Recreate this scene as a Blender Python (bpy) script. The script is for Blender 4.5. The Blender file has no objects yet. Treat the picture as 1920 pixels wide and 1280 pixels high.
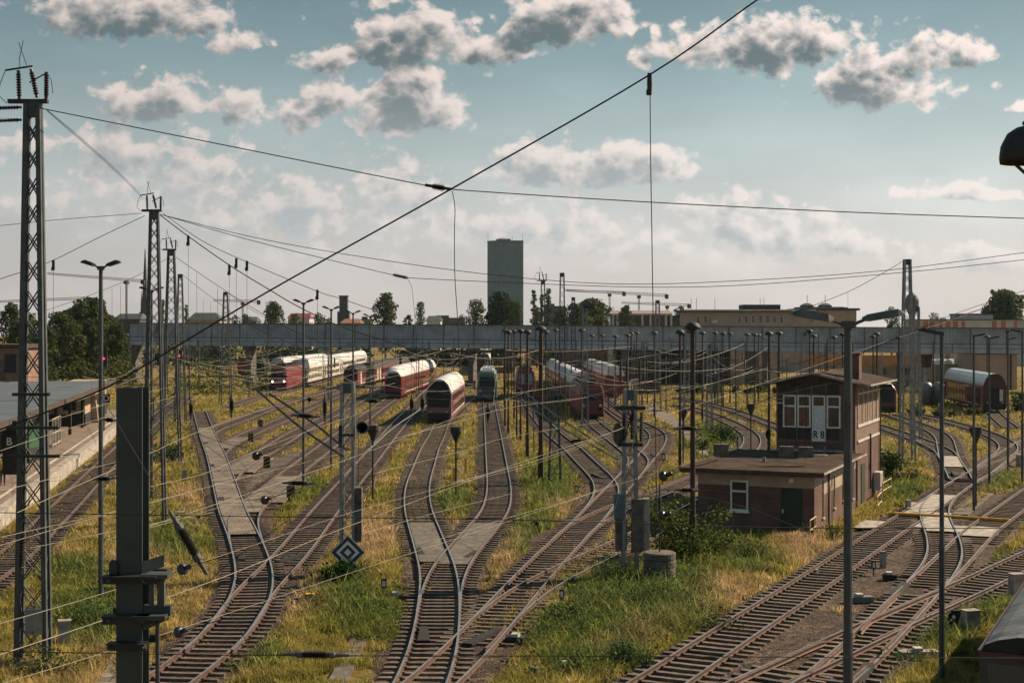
import bpy, math, random
import numpy as np
from mathutils import Vector, Matrix, kdtree
RN = random.Random(11)
SC = bpy.context.scene
COL = SC.collection
F, H, HY, GZ = 2667.0, 10.0, 617.0, -0.2      # lens in photo pixels, eye height over the rails, horizon row, ground level
def P(x, y, z=GZ):                             # photo pixel -> point at height z
    d = (H - z) * F / (y - HY)
    return Vector(((x - 960) * d / F, d, z))
def PD(x, y, d):                               # photo pixel -> point at distance d
    return Vector(((x - 960) * d / F, d, H - (y - HY) * d / F))
V = Vector
Z = Vector((0, 0, 1))

# ------------------------------------------------------------------ materials
MATS = {}
def mat(name, c, rough=0.7, metal=0.0, var=0.12, scale=3.0, bump=0.0, c2=None, emit=0.0, trans=0.0, spec=0.4, rnd=0.0):
    if name in MATS: return MATS[name]
    m = bpy.data.materials.new(name); m.use_nodes = True
    nt = m.node_tree; ns = nt.nodes; L = nt.links
    b = ns['Principled BSDF']
    b.inputs['Roughness'].default_value = rough
    b.inputs['Metallic'].default_value = metal
    b.inputs['Specular IOR Level'].default_value = spec
    tc = ns.new('ShaderNodeTexCoord')
    no = ns.new('ShaderNodeTexNoise'); no.inputs['Scale'].default_value = scale
    no.inputs['Detail'].default_value = 6; no.inputs['Roughness'].default_value = 0.65
    L.new(tc.outputs['Object'], no.inputs['Vector'])
    cr = ns.new('ShaderNodeValToRGB')
    a = [max(0, x * (1 - var * 1.6)) for x in c]
    e = c2 if c2 else [min(1, x * (1 + var * 1.3)) for x in c]
    cr.color_ramp.elements[0].position = 0.32; cr.color_ramp.elements[1].position = 0.68
    cr.color_ramp.elements[0].color = (*a, 1); cr.color_ramp.elements[1].color = (*e, 1)
    L.new(no.outputs['Fac'], cr.inputs['Fac'])
    out = cr.outputs['Color']
    if rnd:
        oi = ns.new('ShaderNodeObjectInfo'); hs = ns.new('ShaderNodeHueSaturation')
        mr = ns.new('ShaderNodeMapRange'); mr.inputs['To Min'].default_value = 1 - rnd; mr.inputs['To Max'].default_value = 1 + rnd
        L.new(oi.outputs['Random'], mr.inputs['Value']); L.new(mr.outputs['Result'], hs.inputs['Value'])
        L.new(out, hs.inputs['Color']); out = hs.outputs['Color']
    L.new(out, b.inputs['Base Color'])
    if bump:
        bp = ns.new('ShaderNodeBump'); bp.inputs['Strength'].default_value = bump; bp.inputs['Distance'].default_value = 0.03
        L.new(no.outputs['Fac'], bp.inputs['Height']); L.new(bp.outputs['Normal'], b.inputs['Normal'])
    if emit:
        b.inputs['Emission Color'].default_value = (1, .86, .62, 1); b.inputs['Emission Strength'].default_value = emit
    MATS[name] = m
    return m

def leafmat(name, attr=True, c=(0.06, 0.09, 0.03), tr=0.35):
    if name in MATS: return MATS[name]
    m = bpy.data.materials.new(name); m.use_nodes = True
    nt = m.node_tree; ns = nt.nodes; L = nt.links
    b = ns['Principled BSDF']; out = ns['Material Output']
    b.inputs['Roughness'].default_value = 0.75; b.inputs['Specular IOR Level'].default_value = 0.15
    t = ns.new('ShaderNodeBsdfTranslucent'); mx = ns.new('ShaderNodeMixShader'); mx.inputs[0].default_value = tr
    if attr:
        a = ns.new('ShaderNodeAttribute'); a.attribute_name = 'tint'; src = a.outputs['Color']
        L.new(src, b.inputs['Base Color']); L.new(src, t.inputs['Color'])
    else:
        b.inputs['Base Color'].default_value = (*c, 1); t.inputs['Color'].default_value = (*c, 1)
    L.new(b.outputs[0], mx.inputs[1]); L.new(t.outputs[0], mx.inputs[2]); L.new(mx.outputs[0], out.inputs['Surface'])
    MATS[name] = m
    return m

def groundmat():
    m = bpy.data.materials.new('yard_ground'); m.use_nodes = True
    nt = m.node_tree; ns = nt.nodes; L = nt.links; b = ns['Principled BSDF']
    b.inputs['Roughness'].default_value = 0.95; b.inputs['Specular IOR Level'].default_value = 0.1
    tc = ns.new('ShaderNodeTexCoord')
    def noise(s, d, r=0.6):
        n = ns.new('ShaderNodeTexNoise'); n.inputs['Scale'].default_value = s; n.inputs['Detail'].default_value = d; n.inputs['Roughness'].default_value = r
        L.new(tc.outputs['Object'], n.inputs['Vector']); return n.outputs['Fac']
    r1 = ns.new('ShaderNodeValToRGB'); e = r1.color_ramp.elements
    e[0].position = 0.30; e[0].color = (0.085, 0.082, 0.024, 1)
    e[1].position = 0.74; e[1].color = (0.30, 0.20, 0.105, 1)
    k = e.new(0.42); k.color = (0.155, 0.12, 0.034, 1)
    k = e.new(0.53); k.color = (0.23, 0.165, 0.06, 1)
    k = e.new(0.62); k.color = (0.26, 0.185, 0.085, 1)
    L.new(noise(0.13, 8, 0.68), r1.inputs['Fac'])
    r2 = ns.new('ShaderNodeValToRGB'); e = r2.color_ramp.elements
    e[0].position = 0.35; e[0].color = (0.45, 0.45, 0.45, 1); e[1].position = 0.65; e[1].color = (1.25, 1.25, 1.25, 1)
    L.new(noise(2.6, 6, 0.75), r2.inputs['Fac'])
    mx = ns.new('ShaderNodeMix'); mx.data_type = 'RGBA'; mx.blend_type = 'MULTIPLY'; mx.inputs['Factor'].default_value = 1
    L.new(r1.outputs[0], mx.inputs['A']); L.new(r2.outputs[0], mx.inputs['B'])
    L.new(mx.outputs['Result'], b.inputs['Base Color'])
    bp = ns.new('ShaderNodeBump'); bp.inputs['Strength'].default_value = 0.9; bp.inputs['Distance'].default_value = 0.15
    L.new(noise(5, 6, 0.7), bp.inputs['Height']); L.new(bp.outputs['Normal'], b.inputs['Normal'])
    return m

def gravelmat(name, ca, cb, scale=22):
    m = bpy.data.materials.new(name); m.use_nodes = True
    nt = m.node_tree; ns = nt.nodes; L = nt.links; b = ns['Principled BSDF']
    b.inputs['Roughness'].default_value = 0.9; b.inputs['Specular IOR Level'].default_value = 0.25
    tc = ns.new('ShaderNodeTexCoord')
    vo = ns.new('ShaderNodeTexVoronoi'); vo.inputs['Scale'].default_value = scale
    L.new(tc.outputs['Object'], vo.inputs['Vector'])
    no = ns.new('ShaderNodeTexNoise'); no.inputs['Scale'].default_value = 0.6; no.inputs['Detail'].default_value = 7; no.inputs['Roughness'].default_value = 0.7
    L.new(tc.outputs['Object'], no.inputs['Vector'])
    sp = ns.new('ShaderNodeSeparateColor'); L.new(vo.outputs['Color'], sp.inputs[0])
    cr = ns.new('ShaderNodeValToRGB'); cr.color_ramp.elements[0].color = (*ca, 1); cr.color_ramp.elements[1].color = (*cb, 1)
    cr.color_ramp.elements[0].position = 0.1; cr.color_ramp.elements[1].position = 0.95
    L.new(sp.outputs[0], cr.inputs['Fac'])
    r2 = ns.new('ShaderNodeValToRGB'); r2.color_ramp.elements[0].color = (0.40, 0.36, 0.35, 1); r2.color_ramp.elements[1].color = (1.5, 1.32, 1.12, 1)
    r2.color_ramp.elements[0].position = 0.35; r2.color_ramp.elements[1].position = 0.65
    L.new(no.outputs['Fac'], r2.inputs['Fac'])
    mx = ns.new('ShaderNodeMix'); mx.data_type = 'RGBA'; mx.blend_type = 'MULTIPLY'; mx.inputs['Factor'].default_value = 1
    L.new(cr.outputs[0], mx.inputs['A']); L.new(r2.outputs[0], mx.inputs['B']); L.new(mx.outputs['Result'], b.inputs['Base Color'])
    bp = ns.new('ShaderNodeBump'); bp.inputs['Strength'].default_value = 1.0; bp.inputs['Distance'].default_value = 0.05; bp.invert = True
    L.new(vo.outputs['Distance'], bp.inputs['Height']); L.new(bp.outputs['Normal'], b.inputs['Normal'])
    return m

def brickmat(name, a, bcol, mort, scale=1.0):
    m = bpy.data.materials.new(name); m.use_nodes = True
    nt = m.node_tree; ns = nt.nodes; L = nt.links; b = ns['Principled BSDF']
    b.inputs['Roughness'].default_value = 0.9; b.inputs['Specular IOR Level'].default_value = 0.2
    tc = ns.new('ShaderNodeTexCoord'); sp = ns.new('ShaderNodeSeparateXYZ'); L.new(tc.outputs['Object'], sp.inputs[0])
    ad = ns.new('ShaderNodeMath'); ad.operation = 'ADD'; L.new(sp.outputs[0], ad.inputs[0]); L.new(sp.outputs[1], ad.inputs[1])
    cb = ns.new('ShaderNodeCombineXYZ'); L.new(ad.outputs[0], cb.inputs[0]); L.new(sp.outputs[2], cb.inputs[1])
    br = ns.new('ShaderNodeTexBrick'); L.new(cb.outputs[0], br.inputs['Vector'])
    br.inputs['Scale'].default_value = scale; br.inputs['Brick Width'].default_value = 0.25; br.inputs['Row Height'].default_value = 0.077
    br.inputs['Mortar Size'].default_value = 0.009; br.inputs['Color1'].default_value = (*a, 1); br.inputs['Color2'].default_value = (*bcol, 1); br.inputs['Mortar'].default_value = (*mort, 1)
    no = ns.new('ShaderNodeTexNoise'); no.inputs['Scale'].default_value = 0.9; no.inputs['Detail'].default_value = 6; L.new(tc.outputs['Object'], no.inputs['Vector'])
    mr = ns.new('ShaderNodeMapRange'); mr.inputs['From Min'].default_value = .3; mr.inputs['From Max'].default_value = .7; mr.inputs['To Min'].default_value = .7; mr.inputs['To Max'].default_value = 1.25
    L.new(no.outputs['Fac'], mr.inputs['Value'])
    mx = ns.new('ShaderNodeMix'); mx.data_type = 'RGBA'; mx.blend_type = 'MULTIPLY'; mx.inputs['Factor'].default_value = 1
    L.new(br.outputs['Color'], mx.inputs['A']); L.new(mr.outputs[0], mx.inputs['B']); L.new(mx.outputs['Result'], b.inputs['Base Color'])
    return m

M_STEEL = mat('painted_mast_steel', (0.052, 0.062, 0.068), 0.65, 0.1, .25, 2.0)
def deckmat(name, a, bcol, mort, w, h):
    m = brickmat(name, a, bcol, mort, 1.0); nt = m.node_tree; br = [n for n in nt.nodes if n.type == 'TEX_BRICK'][0]; tc = [n for n in nt.nodes if n.type == 'TEX_COORD'][0]
    nt.links.new(tc.outputs['Object'], br.inputs['Vector']); br.inputs['Brick Width'].default_value = w; br.inputs['Row Height'].default_value = h; br.inputs['Mortar Size'].default_value = .02
    return m
M_GALV = mat('galvanised_steel', (0.19, 0.205, 0.215), 0.5, 0.5, .2, 2.5)
M_DARK = mat('dark_steel', (0.022, 0.025, 0.026), 0.65, 0.2, .3, 4)
M_BEAM = mat('dark_green_grey_paint', (0.030, 0.041, 0.041), 0.6, 0.0, .2, 1.6, bump=.05)
M_WIRE = mat('dark_wire', (0.016, 0.017, 0.018), 0.6, .3, .1)
M_WIREL = mat('pale_copper_wire', (0.19, 0.178, 0.145), 0.7, 0, .15, 1)
M_INSU = mat('brown_porcelain', (0.02, 0.016, 0.015), 0.3, 0, .2, 8)
M_RAILTOP = mat('worn_rail_head', (0.46, 0.42, 0.39), 0.33, .85, .2, .8)
M_RUST = mat('rusty_rail_web', (0.085, 0.045, 0.032), 0.85, .1, .35, 3)
M_CHECK = mat('rusty_pink_check_rail', (0.115, 0.068, 0.055), 0.8, .1, .3, 2)
M_SLEEP = mat('weathered_sleeper', (0.112, 0.084, 0.066), 0.9, 0, .5, 2.5, bump=.3, rnd=.35)
M_BALLAST = gravelmat('brown_ballast', (0.008, 0.006, 0.005), (0.105, 0.080, 0.066), 9.5)
M_GRAVEL = gravelmat('grey_gravel', (0.02, 0.019, 0.018), (0.16, 0.15, 0.14), 9)
M_CONC = mat('pale_concrete', (0.29, 0.265, 0.24), 0.9, 0, .35, 2.2, bump=.2)
M_CONCD = mat('old_concrete', (0.105, 0.092, 0.082), 0.95, 0, .35, 2.4, bump=.4)
M_DECK = deckmat('dusty_decking', (0.20, 0.168, 0.142), (0.105, 0.09, 0.078), (0.03, 0.025, 0.02), 1.3, .55)
M_RED = mat('red_train_paint', (0.15, 0.015, 0.021), 0.45, 0, .22, .7)
M_REDD = mat('faded_red_train_paint', (0.16, 0.036, 0.038), 0.5, 0, .3, .6)
M_WHITE = mat('white_grey_roof', (0.46, 0.47, 0.48), 0.5, 0, .14, .25)
M_CREAM = mat('dusty_white_panel', (0.45, 0.42, 0.40), 0.6, 0, .2, .8)
M_GLASS = mat('dark_window_glass', (0.018, 0.022, 0.024), 0.12, 0, .2, 1.5, spec=.6)
M_BLACK = mat('black_undergear', (0.012, 0.012, 0.012), 0.8, 0, .3, 3)
M_TURQ = mat('turquoise_train_paint', (0.085, 0.15, 0.155), 0.45, 0, .2, .8)
M_LAMPON = mat('lit_headlamp', (0.9, .8, .6), .4, 0, .02, 1, emit=5)
M_BRICK = brickmat('red_brick', (0.115, 0.052, 0.042), (0.085, 0.042, 0.036), (0.16, 0.13, 0.115))
M_PLAST = mat('beige_plaster', (0.32, 0.25, 0.19), 0.95, 0, .15, 1.2, bump=.1)
M_FELT = mat('roofing_felt', (0.050, 0.034, 0.027), 0.95, 0, .45, 1.1, bump=.25, spec=.1)
M_TIMB = mat('dark_brown_timber', (0.055, 0.037, 0.028), 0.85, 0, .3, 3)
M_TIMBL = mat('faded_brown_timber', (0.15, 0.10, 0.075), 0.85, 0, .3, 3)
M_PAINTW = mat('white_paint', (0.62, 0.62, 0.60), 0.55, 0, .1, 3)
M_GREEN = mat('dark_green_paint', (0.012, 0.028, 0.022), 0.6, 0, .15, 3)
M_YEL = mat('yellow_paint', (0.55, 0.29, 0.05), 0.6, 0, .2, 3)
M_ORNG = mat('orange_paint', (0.46, 0.20, 0.07), 0.7, 0, .2, 1)
M_BRIDGE = mat('grey_blue_sheet_metal', (0.24, 0.275, 0.31), 0.65, 0, .22, .35)
M_BRIDGE2 = mat('pale_grey_blue_panel', (0.30, 0.34, 0.385), 0.65, 0, .22, .35)
M_CANOPY = mat('grey_blue_roof_sheet', (0.085, 0.10, 0.115), 0.6, .1, .2, .5)
M_PLATF = mat('platform_paving', (0.17, 0.132, 0.108), 0.95, 0, .3, 2.0)
M_SIGNB = mat('blue_black_enamel', (0.022, 0.028, 0.055), 0.45, 0, .08, 3)
M_PALE = mat('pale_grey_render', (0.42, 0.41, 0.39), 0.9, 0, .12, .3)
M_BEIGE = mat('beige_facade', (0.29, 0.235, 0.195), 0.9, 0, .12, .3)
M_TOWER = mat('teal_curtain_glass', (0.03, 0.11, 0.14), 0.5, 0, .22, .05, spec=.4)
M_TOWER2 = mat('dark_teal_mullion', (0.018, 0.045, 0.05), 0.5, .1, .1, .05)
M_SLATE = mat('dark_slate', (0.035, 0.043, 0.048), 0.7, 0, .2, .2)
M_SCREEN = mat('dark_windscreen', (0.012, 0.02, 0.02), 0.35, 0, .2, 1, spec=.15)
M_BARK = mat('grey_brown_bark', (0.055, 0.043, 0.034), 0.95, 0, .35, 2)
M_RUSTP = mat('rusted_pole', (0.05, 0.033, 0.026), 0.85, .1, .35, 1.5)
M_LEAF = leafmat('tree_leaf', True, tr=.3)
M_GRASS = leafmat('grass_blade', True, tr=.4)
M_SKIN = mat('skin', (0.42, 0.26, 0.19), .6); M_HAIR = mat('dark_hair', (0.02, 0.015, 0.012), .7)
M_CLOTHY = mat('yellow_jacket', (0.45, 0.36, 0.05), .8); M_CLOTHB = mat('black_trousers', (0.02, 0.02, 0.024), .85)

# ------------------------------------------------------------------ mesh builder
class MB:
    def __init__(s): s.v = []; s.f = []; s.m = []; s.k = 0
    def add(s, vs, fs):
        o = len(s.v); s.v += [tuple(q) for q in vs]; s.f += [tuple(i + o for i in f) for f in fs]; s.m += [s.k] * len(fs); return s
    def box(s, x0, x1, y0, y1, z0, z1):
        return s.add([(x0,y0,z0),(x1,y0,z0),(x1,y1,z0),(x0,y1,z0),(x0,y0,z1),(x1,y0,z1),(x1,y1,z1),(x0,y1,z1)],
                     [(0,3,2,1),(4,5,6,7),(0,1,5,4),(1,2,6,5),(2,3,7,6),(3,0,4,7)])
    def bar(s, p, q, w, h=None, up=Z):
        p, q = V(p), V(q); h = h or w; d = (q - p).normalized()
        if abs(d.dot(up)) > .98: up = V((0, 1, 0))
        a = d.cross(up).normalized() * (w / 2); b = a.cross(d).normalized() * (h / 2)
        vs = [p - a - b, p + a - b, p + a + b, p - a + b, q - a - b, q + a - b, q + a + b, q - a + b]
        return s.add(vs, [(0,1,2,3),(7,6,5,4),(0,4,5,1),(1,5,6,2),(2,6,7,3),(3,7,4,0)])
    def tube(s, pts, r, n=6):
        pts = [V(p) for p in pts]; o = []; 
        for i, p in enumerate(pts):
            d = (pts[min(i + 1, len(pts) - 1)] - pts[max(i - 1, 0)]).normalized()
            u = Z if abs(d.z) < .95 else V((0, 1, 0))
            a = d.cross(u).normalized(); b = a.cross(d)
            rr = r[i] if isinstance(r, (list, tuple)) else r
            o += [p + (a * math.cos(2 * math.pi * k / n) + b * math.sin(2 * math.pi * k / n)) * rr for k in range(n)]
        fs = [(i * n + k, i * n + (k + 1) % n, (i + 1) * n + (k + 1) % n, (i + 1) * n + k) for i in range(len(pts) - 1) for k in range(n)]
        fs += [tuple(range(n))[::-1], tuple((len(pts) - 1) * n + k for k in range(n))]
        return s.add(o, fs)
    def lathe(s, prof, n=12, o=(0, 0, 0), axis=Z):
        o = V(o); axis = V(axis).normalized(); u = V((1, 0, 0)) if abs(axis.x) < .9 else V((0, 1, 0))
        a = axis.cross(u).normalized(); b = axis.cross(a); vs = []
        for r, z in prof:
            vs += [o + axis * z + (a * math.cos(2 * math.pi * k / n) + b * math.sin(2 * math.pi * k / n)) * max(r, 1e-4) for k in range(n)]
        fs = [(i * n + k, i * n + (k + 1) % n, (i + 1) * n + (k + 1) % n, (i + 1) * n + k) for i in range(len(prof) - 1) for k in range(n)]
        fs += [tuple(range(n))[::-1], tuple((len(prof) - 1) * n + k for k in range(n))]
        return s.add(vs, fs)
    def prism(s, poly, z0, z1):
        n = len(poly)
        return s.add([(x, y, z0) for x, y in poly] + [(x, y, z1) for x, y in poly],
                     [tuple(range(n))[::-1], tuple(range(n, 2 * n))] + [(i, (i + 1) % n, n + (i + 1) % n, n + i) for i in range(n)])
    def loft(s, secs, cap=True):
        n = len(secs[0]); vs = [p for q in secs for p in q]
        fs = [(i * n + k, i * n + (k + 1) % n, (i + 1) * n + (k + 1) % n, (i + 1) * n + k) for i in range(len(secs) - 1) for k in range(n)]
        if cap: fs += [tuple(range(n))[::-1], tuple((len(secs) - 1) * n + k for k in range(n))]
        return s.add(vs, fs)
    def build(s, name, m, parent=None, loc=None, smooth=False, rotz=0):
        me = bpy.data.meshes.new(name); me.from_pydata(s.v, [], s.f)
        for x in (m if isinstance(m, (list, tuple)) else [m]): me.materials.append(x)
        if isinstance(m, (list, tuple)): me.polygons.foreach_set('material_index', s.m)
        if smooth: me.polygons.foreach_set('use_smooth', [True] * len(me.polygons))
        me.update()
        return link(name, me, parent, loc, rotz)
def link(name, me, parent=None, loc=None, rotz=0):
    o = bpy.data.objects.new(name, me); COL.objects.link(o)
    if parent: o.parent = parent
    if loc is not None: o.location = loc
    if rotz: o.rotation_euler.z = rotz
    return o
def tag(o, label, cat, group=None, kind=None):
    if label: o['label'] = label
    if cat: o['category'] = cat
    if group: o['group'] = group
    if kind: o['kind'] = kind
    return o
def thing(name, label, cat, loc=(0, 0, 0), rotz=0, group=None):
    o = bpy.data.objects.new(name, None); COL.objects.link(o)
    o.location = loc; o.rotation_euler = (0, 0, rotz); o.empty_display_size = .3
    return tag(o, label, cat, group)
def struct(name, mb, m, **k):
    o = mb.build(name, m, **k); o['kind'] = 'structure'; return o
def dup(root, loc=None, rotz=None, label=None, group=None, scale=None):
    r = root.copy(); COL.objects.link(r)
    if loc is not None: r.location = loc
    if rotz is not None: r.rotation_euler = (0, 0, rotz)
    if scale is not None: r.scale = scale
    if label: r['label'] = label
    if group: r['group'] = group
    def rec(a, b):
        for ch in list(a.children):
            c = ch.copy(); COL.objects.link(c); c.parent = b; c.matrix_parent_inverse = ch.matrix_parent_inverse
            rec(ch, c)
    rec(root, r)
    return r

# ------------------------------------------------------------------ camera, sun, sky
cam = bpy.data.cameras.new('camera'); co = bpy.data.objects.new('camera', cam); COL.objects.link(co)
cam.lens = 50.0; cam.sensor_width = 36.0; cam.clip_start = 0.5; cam.clip_end = 20000
co.location = (0, 0, H); co.rotation_euler = (math.radians(90), 0, 0); cam.shift_y = -23 / 1920
SC.camera = co
SUN_AZ, SUN_EL = math.radians(62), math.radians(36)      # azimuth from straight ahead towards the right
sl = bpy.data.lights.new('sun', 'SUN'); sl.energy = 5.0; sl.angle = math.radians(.5); sl.color = (1.0, .79, .55)
so = bpy.data.objects.new('sun', sl); COL.objects.link(so)
sdir = V((math.sin(SUN_AZ) * math.cos(SUN_EL), math.cos(SUN_AZ) * math.cos(SUN_EL), math.sin(SUN_EL)))
so.rotation_euler = (-sdir).to_track_quat('-Z', 'Y').to_euler(); so.location = sdir * 300
SC.view_settings.view_transform = 'Standard'; SC.view_settings.look = 'None'; SC.view_settings.gamma = 1
SC.view_settings.exposure = 0.86
SC.cycles.max_bounces = 6; SC.cycles.diffuse_bounces = 3; SC.cycles.glossy_bounces = 3; SC.cycles.transparent_max_bounces = 6
SC.cycles.use_denoising = True

CLOUDS = [  # x, y, half width, height above, height below (photo pixels), strength
 (250,30,185,60,38,1.0),(120,28,90,35,25,.6),(450,84,48,30,16,.75),(300,200,92,52,34,1.0),(440,215,58,36,26,.8),(560,220,62,34,24,.85),(620,190,50,36,40,.85),
 (765,215,100,95,36,1.05),(795,140,46,40,40,.8),(618,108,62,28,26,.75),(765,95,100,92,34,1.05),(900,95,100,52,20,.95),(1060,45,130,62,42,1.05),
 (1250,100,60,30,20,.6),(1455,92,165,60,44,1.0),(1650,175,135,75,28,1.0),(1725,118,74,55,20,.9),(1828,100,46,38,26,.75),
 (1030,322,108,60,26,.95),(1175,326,110,56,28,.95),(1780,364,100,20,9,.75),(1895,368,42,16,8,.7),(1915,205,30,14,8,.7),
 (250,280,190,44,30,.6),(60,275,80,28,22,.45),(350,345,120,66,50,.52),(540,400,165,70,70,.62),(730,370,90,80,70,.60),(1010,440,240,66,60,.56),
 (1390,440,190,88,55,.64),(1850,480,100,36,30,.55),(1600,470,80,45,30,.5),(200,370,130,50,40,.5)]
def build_world():
    w = bpy.data.worlds.new('World'); SC.world = w; w.use_nodes = True
    nt = w.node_tree; nt.nodes.clear()
    def mk(tree):
        L = tree.links
        def put(sock, v):
            if isinstance(v, bpy.types.NodeSocket): L.new(v, sock)
            elif v is not None: sock.default_value = v
        def ma(op, a, b=None, c=None, clamp=False):
            n = tree.nodes.new('ShaderNodeMath'); n.operation = op; n.use_clamp = clamp
            put(n.inputs[0], a); put(n.inputs[1], b); put(n.inputs[2], c); return n.outputs[0]
        def sstep(v, lo, hi, a=0.0, b=1.0):
            n = tree.nodes.new('ShaderNodeMapRange'); n.interpolation_type = 'SMOOTHSTEP'
            put(n.inputs['Value'], v); n.inputs['From Min'].default_value = lo; n.inputs['From Max'].default_value = hi
            n.inputs['To Min'].default_value = a; n.inputs['To Max'].default_value = b; return n.outputs['Result']
        return L, put, ma, sstep
    # node group: raw cloud density at (u, v)
    g = bpy.data.node_groups.new('cloud_density', 'ShaderNodeTree')
    g.interface.new_socket('u', in_out='INPUT', socket_type='NodeSocketFloat'); g.interface.new_socket('v', in_out='INPUT', socket_type='NodeSocketFloat')
    g.interface.new_socket('raw', in_out='OUTPUT', socket_type='NodeSocketFloat')
    gi = g.nodes.new('NodeGroupInput'); go = g.nodes.new('NodeGroupOutput')
    L, put, ma, sstep = mk(g)
    cb = g.nodes.new('ShaderNodeCombineXYZ'); L.new(gi.outputs[0], cb.inputs[0]); L.new(gi.outputs[1], cb.inputs[1])
    sc = g.nodes.new('ShaderNodeVectorMath'); sc.operation = 'MULTIPLY'; L.new(cb.outputs[0], sc.inputs[0]); sc.inputs[1].default_value = (1, 1.25, 1)
    def noise(s, det, rough, dist=0.0):
        n = g.nodes.new('ShaderNodeTexNoise'); n.inputs['Scale'].default_value = s; n.inputs['Detail'].default_value = det
        n.inputs['Roughness'].default_value = rough; n.inputs['Distortion'].default_value = dist; L.new(sc.outputs[0], n.inputs['Vector']); return n.outputs['Fac']
    n1 = noise(30, 8, .62, .2); n2 = noise(110, 3, .6)
    vo = g.nodes.new('ShaderNodeTexVoronoi'); vo.feature = 'F1'; vo.inputs['Scale'].default_value = 62
    vo.inputs['Detail'].default_value = 1.0; vo.inputs['Roughness'].default_value = .5
    wr = g.nodes.new('ShaderNodeVectorMath'); wr.operation = 'MULTIPLY_ADD'
    cw = g.nodes.new('ShaderNodeCombineXYZ'); L.new(n1, cw.inputs[0]); L.new(n2, cw.inputs[1])
    L.new(cw.outputs[0], wr.inputs[0]); wr.inputs[1].default_value = (.012, .012, 0); L.new(sc.outputs[0], wr.inputs[2])
    L.new(wr.outputs[0], vo.inputs['Vector'])
    acc = None
    for x, y, a, bt, bb, s in CLOUDS:
        u0, v0 = (x - 960) / F, (HY - y) / F
        dx = ma('MULTIPLY', ma('SUBTRACT', gi.outputs[0], u0), F / (a * 1.18))
        dv = ma('SUBTRACT', gi.outputs[1], v0)
        dy = ma('MAXIMUM', ma('MULTIPLY', dv, F / (bt * 1.15)), ma('MULTIPLY', dv, -F / (bb * 1.2)))
        r2 = ma('ADD', ma('MULTIPLY', dx, dx), ma('MULTIPLY', dy, dy))
        q = ma('MULTIPLY_ADD', ma('SQRT', r2), -s * .9, s * 1.0)
        acc = q if acc is None else ma('MAXIMUM', acc, q)
    acc = ma('MAXIMUM', acc, -.6)
    t = ma('ADD', acc, ma('MULTIPLY_ADD', n1, 2.0, -.92))
    t = ma('ADD', t, ma('MULTIPLY_ADD', n2, .30, -.15))
    t = ma('ADD', t, ma('MULTIPLY_ADD', vo.outputs['Distance'], -.55, .28))
    L.new(t, go.inputs[0])
    # world tree
    L, put, ma, sstep = mk(nt)
    tc = nt.nodes.new('ShaderNodeTexCoord'); sx = nt.nodes.new('ShaderNodeSeparateXYZ'); L.new(tc.outputs['Generated'], sx.inputs[0])
    yy = ma('MAXIMUM', ma('ABSOLUTE', sx.outputs[1]), .08)
    u = ma('DIVIDE', sx.outputs[0], yy); v = ma('DIVIDE', sx.outputs[2], yy)
    def dens(du, dv):
        n = nt.nodes.new('ShaderNodeGroup'); n.node_tree = g
        put(n.inputs[0], ma('ADD', u, du)); put(n.inputs[1], ma('ADD', v, dv)); return n.outputs[0]
    r0 = dens(0, 0); r1 = dens(16 / F, 22 / F)
    cover = sstep(r0, -.02, .34)
    nh = nt.nodes.new('ShaderNodeTexNoise'); nh.inputs['Scale'].default_value = 55; nh.inputs['Detail'].default_value = 4
    ch_ = nt.nodes.new('ShaderNodeCombineXYZ'); put(ch_.inputs[0], u); put(ch_.inputs[1], v); L.new(ch_.outputs[0], nh.inputs['Vector'])
    shade = sstep(ma('ADD', r1, ma('MULTIPLY_ADD', nh.outputs['Fac'], .6, -.30)), -.10, .80)
    def mixc(f, a, b, blend='MIX'):
        n = nt.nodes.new('ShaderNodeMix'); n.data_type = 'RGBA'; n.blend_type = blend
        put(n.inputs['Factor'], f); 
        for k, q in (('A', a), ('B', b)):
            if isinstance(q, bpy.types.NodeSocket): L.new(q, n.inputs[k])
            else: n.inputs[k].default_value = (*q, 1)
        return n.outputs['Result']
    sky = nt.nodes.new('ShaderNodeTexSky'); sky.sky_type = 'NISHITA'; sky.sun_disc = False
    sky.sun_elevation = SUN_EL; sky.sun_rotation = SUN_AZ; sky.dust_density = 2.2; sky.air_density = 1.2; sky.ozone_density = 2.0
    el = sx.outputs[2]
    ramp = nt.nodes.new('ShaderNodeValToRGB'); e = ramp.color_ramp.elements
    stops = [(0.0,(5.4,4.9,4.75)),(.045,(5.3,5.0,4.9)),(.085,(4.7,4.85,4.8)),(.13,(3.5,4.2,4.25)),(.18,(2.05,2.95,3.1)),(.235,(1.1,1.85,2.02)),(.32,(1.15,1.95,2.25)),(.6,(1.1,1.9,2.3)),(1.0,(.9,1.6,2.0))]  # last stops, unseen above the view, are shaped bluish to add cool fill
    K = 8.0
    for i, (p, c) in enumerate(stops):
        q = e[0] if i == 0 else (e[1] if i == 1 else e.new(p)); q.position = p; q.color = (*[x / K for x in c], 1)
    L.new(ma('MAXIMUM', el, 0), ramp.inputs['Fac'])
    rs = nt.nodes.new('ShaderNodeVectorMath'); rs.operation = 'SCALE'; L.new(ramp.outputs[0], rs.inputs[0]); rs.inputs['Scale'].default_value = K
    # thin veils of high cloud and a darker left side, lighter towards the sun
    side = sstep(u, -.36, .36, .80, 1.06)
    nz = nt.nodes.new('ShaderNodeTexNoise'); nz.inputs['Scale'].default_value = 7; nz.inputs['Detail'].default_value = 5
    cv = nt.nodes.new('ShaderNodeCombineXYZ'); put(cv.inputs[0], u); put(cv.inputs[1], ma('MULTIPLY', v, 2.4)); L.new(cv.outputs[0], nz.inputs['Vector'])
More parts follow.
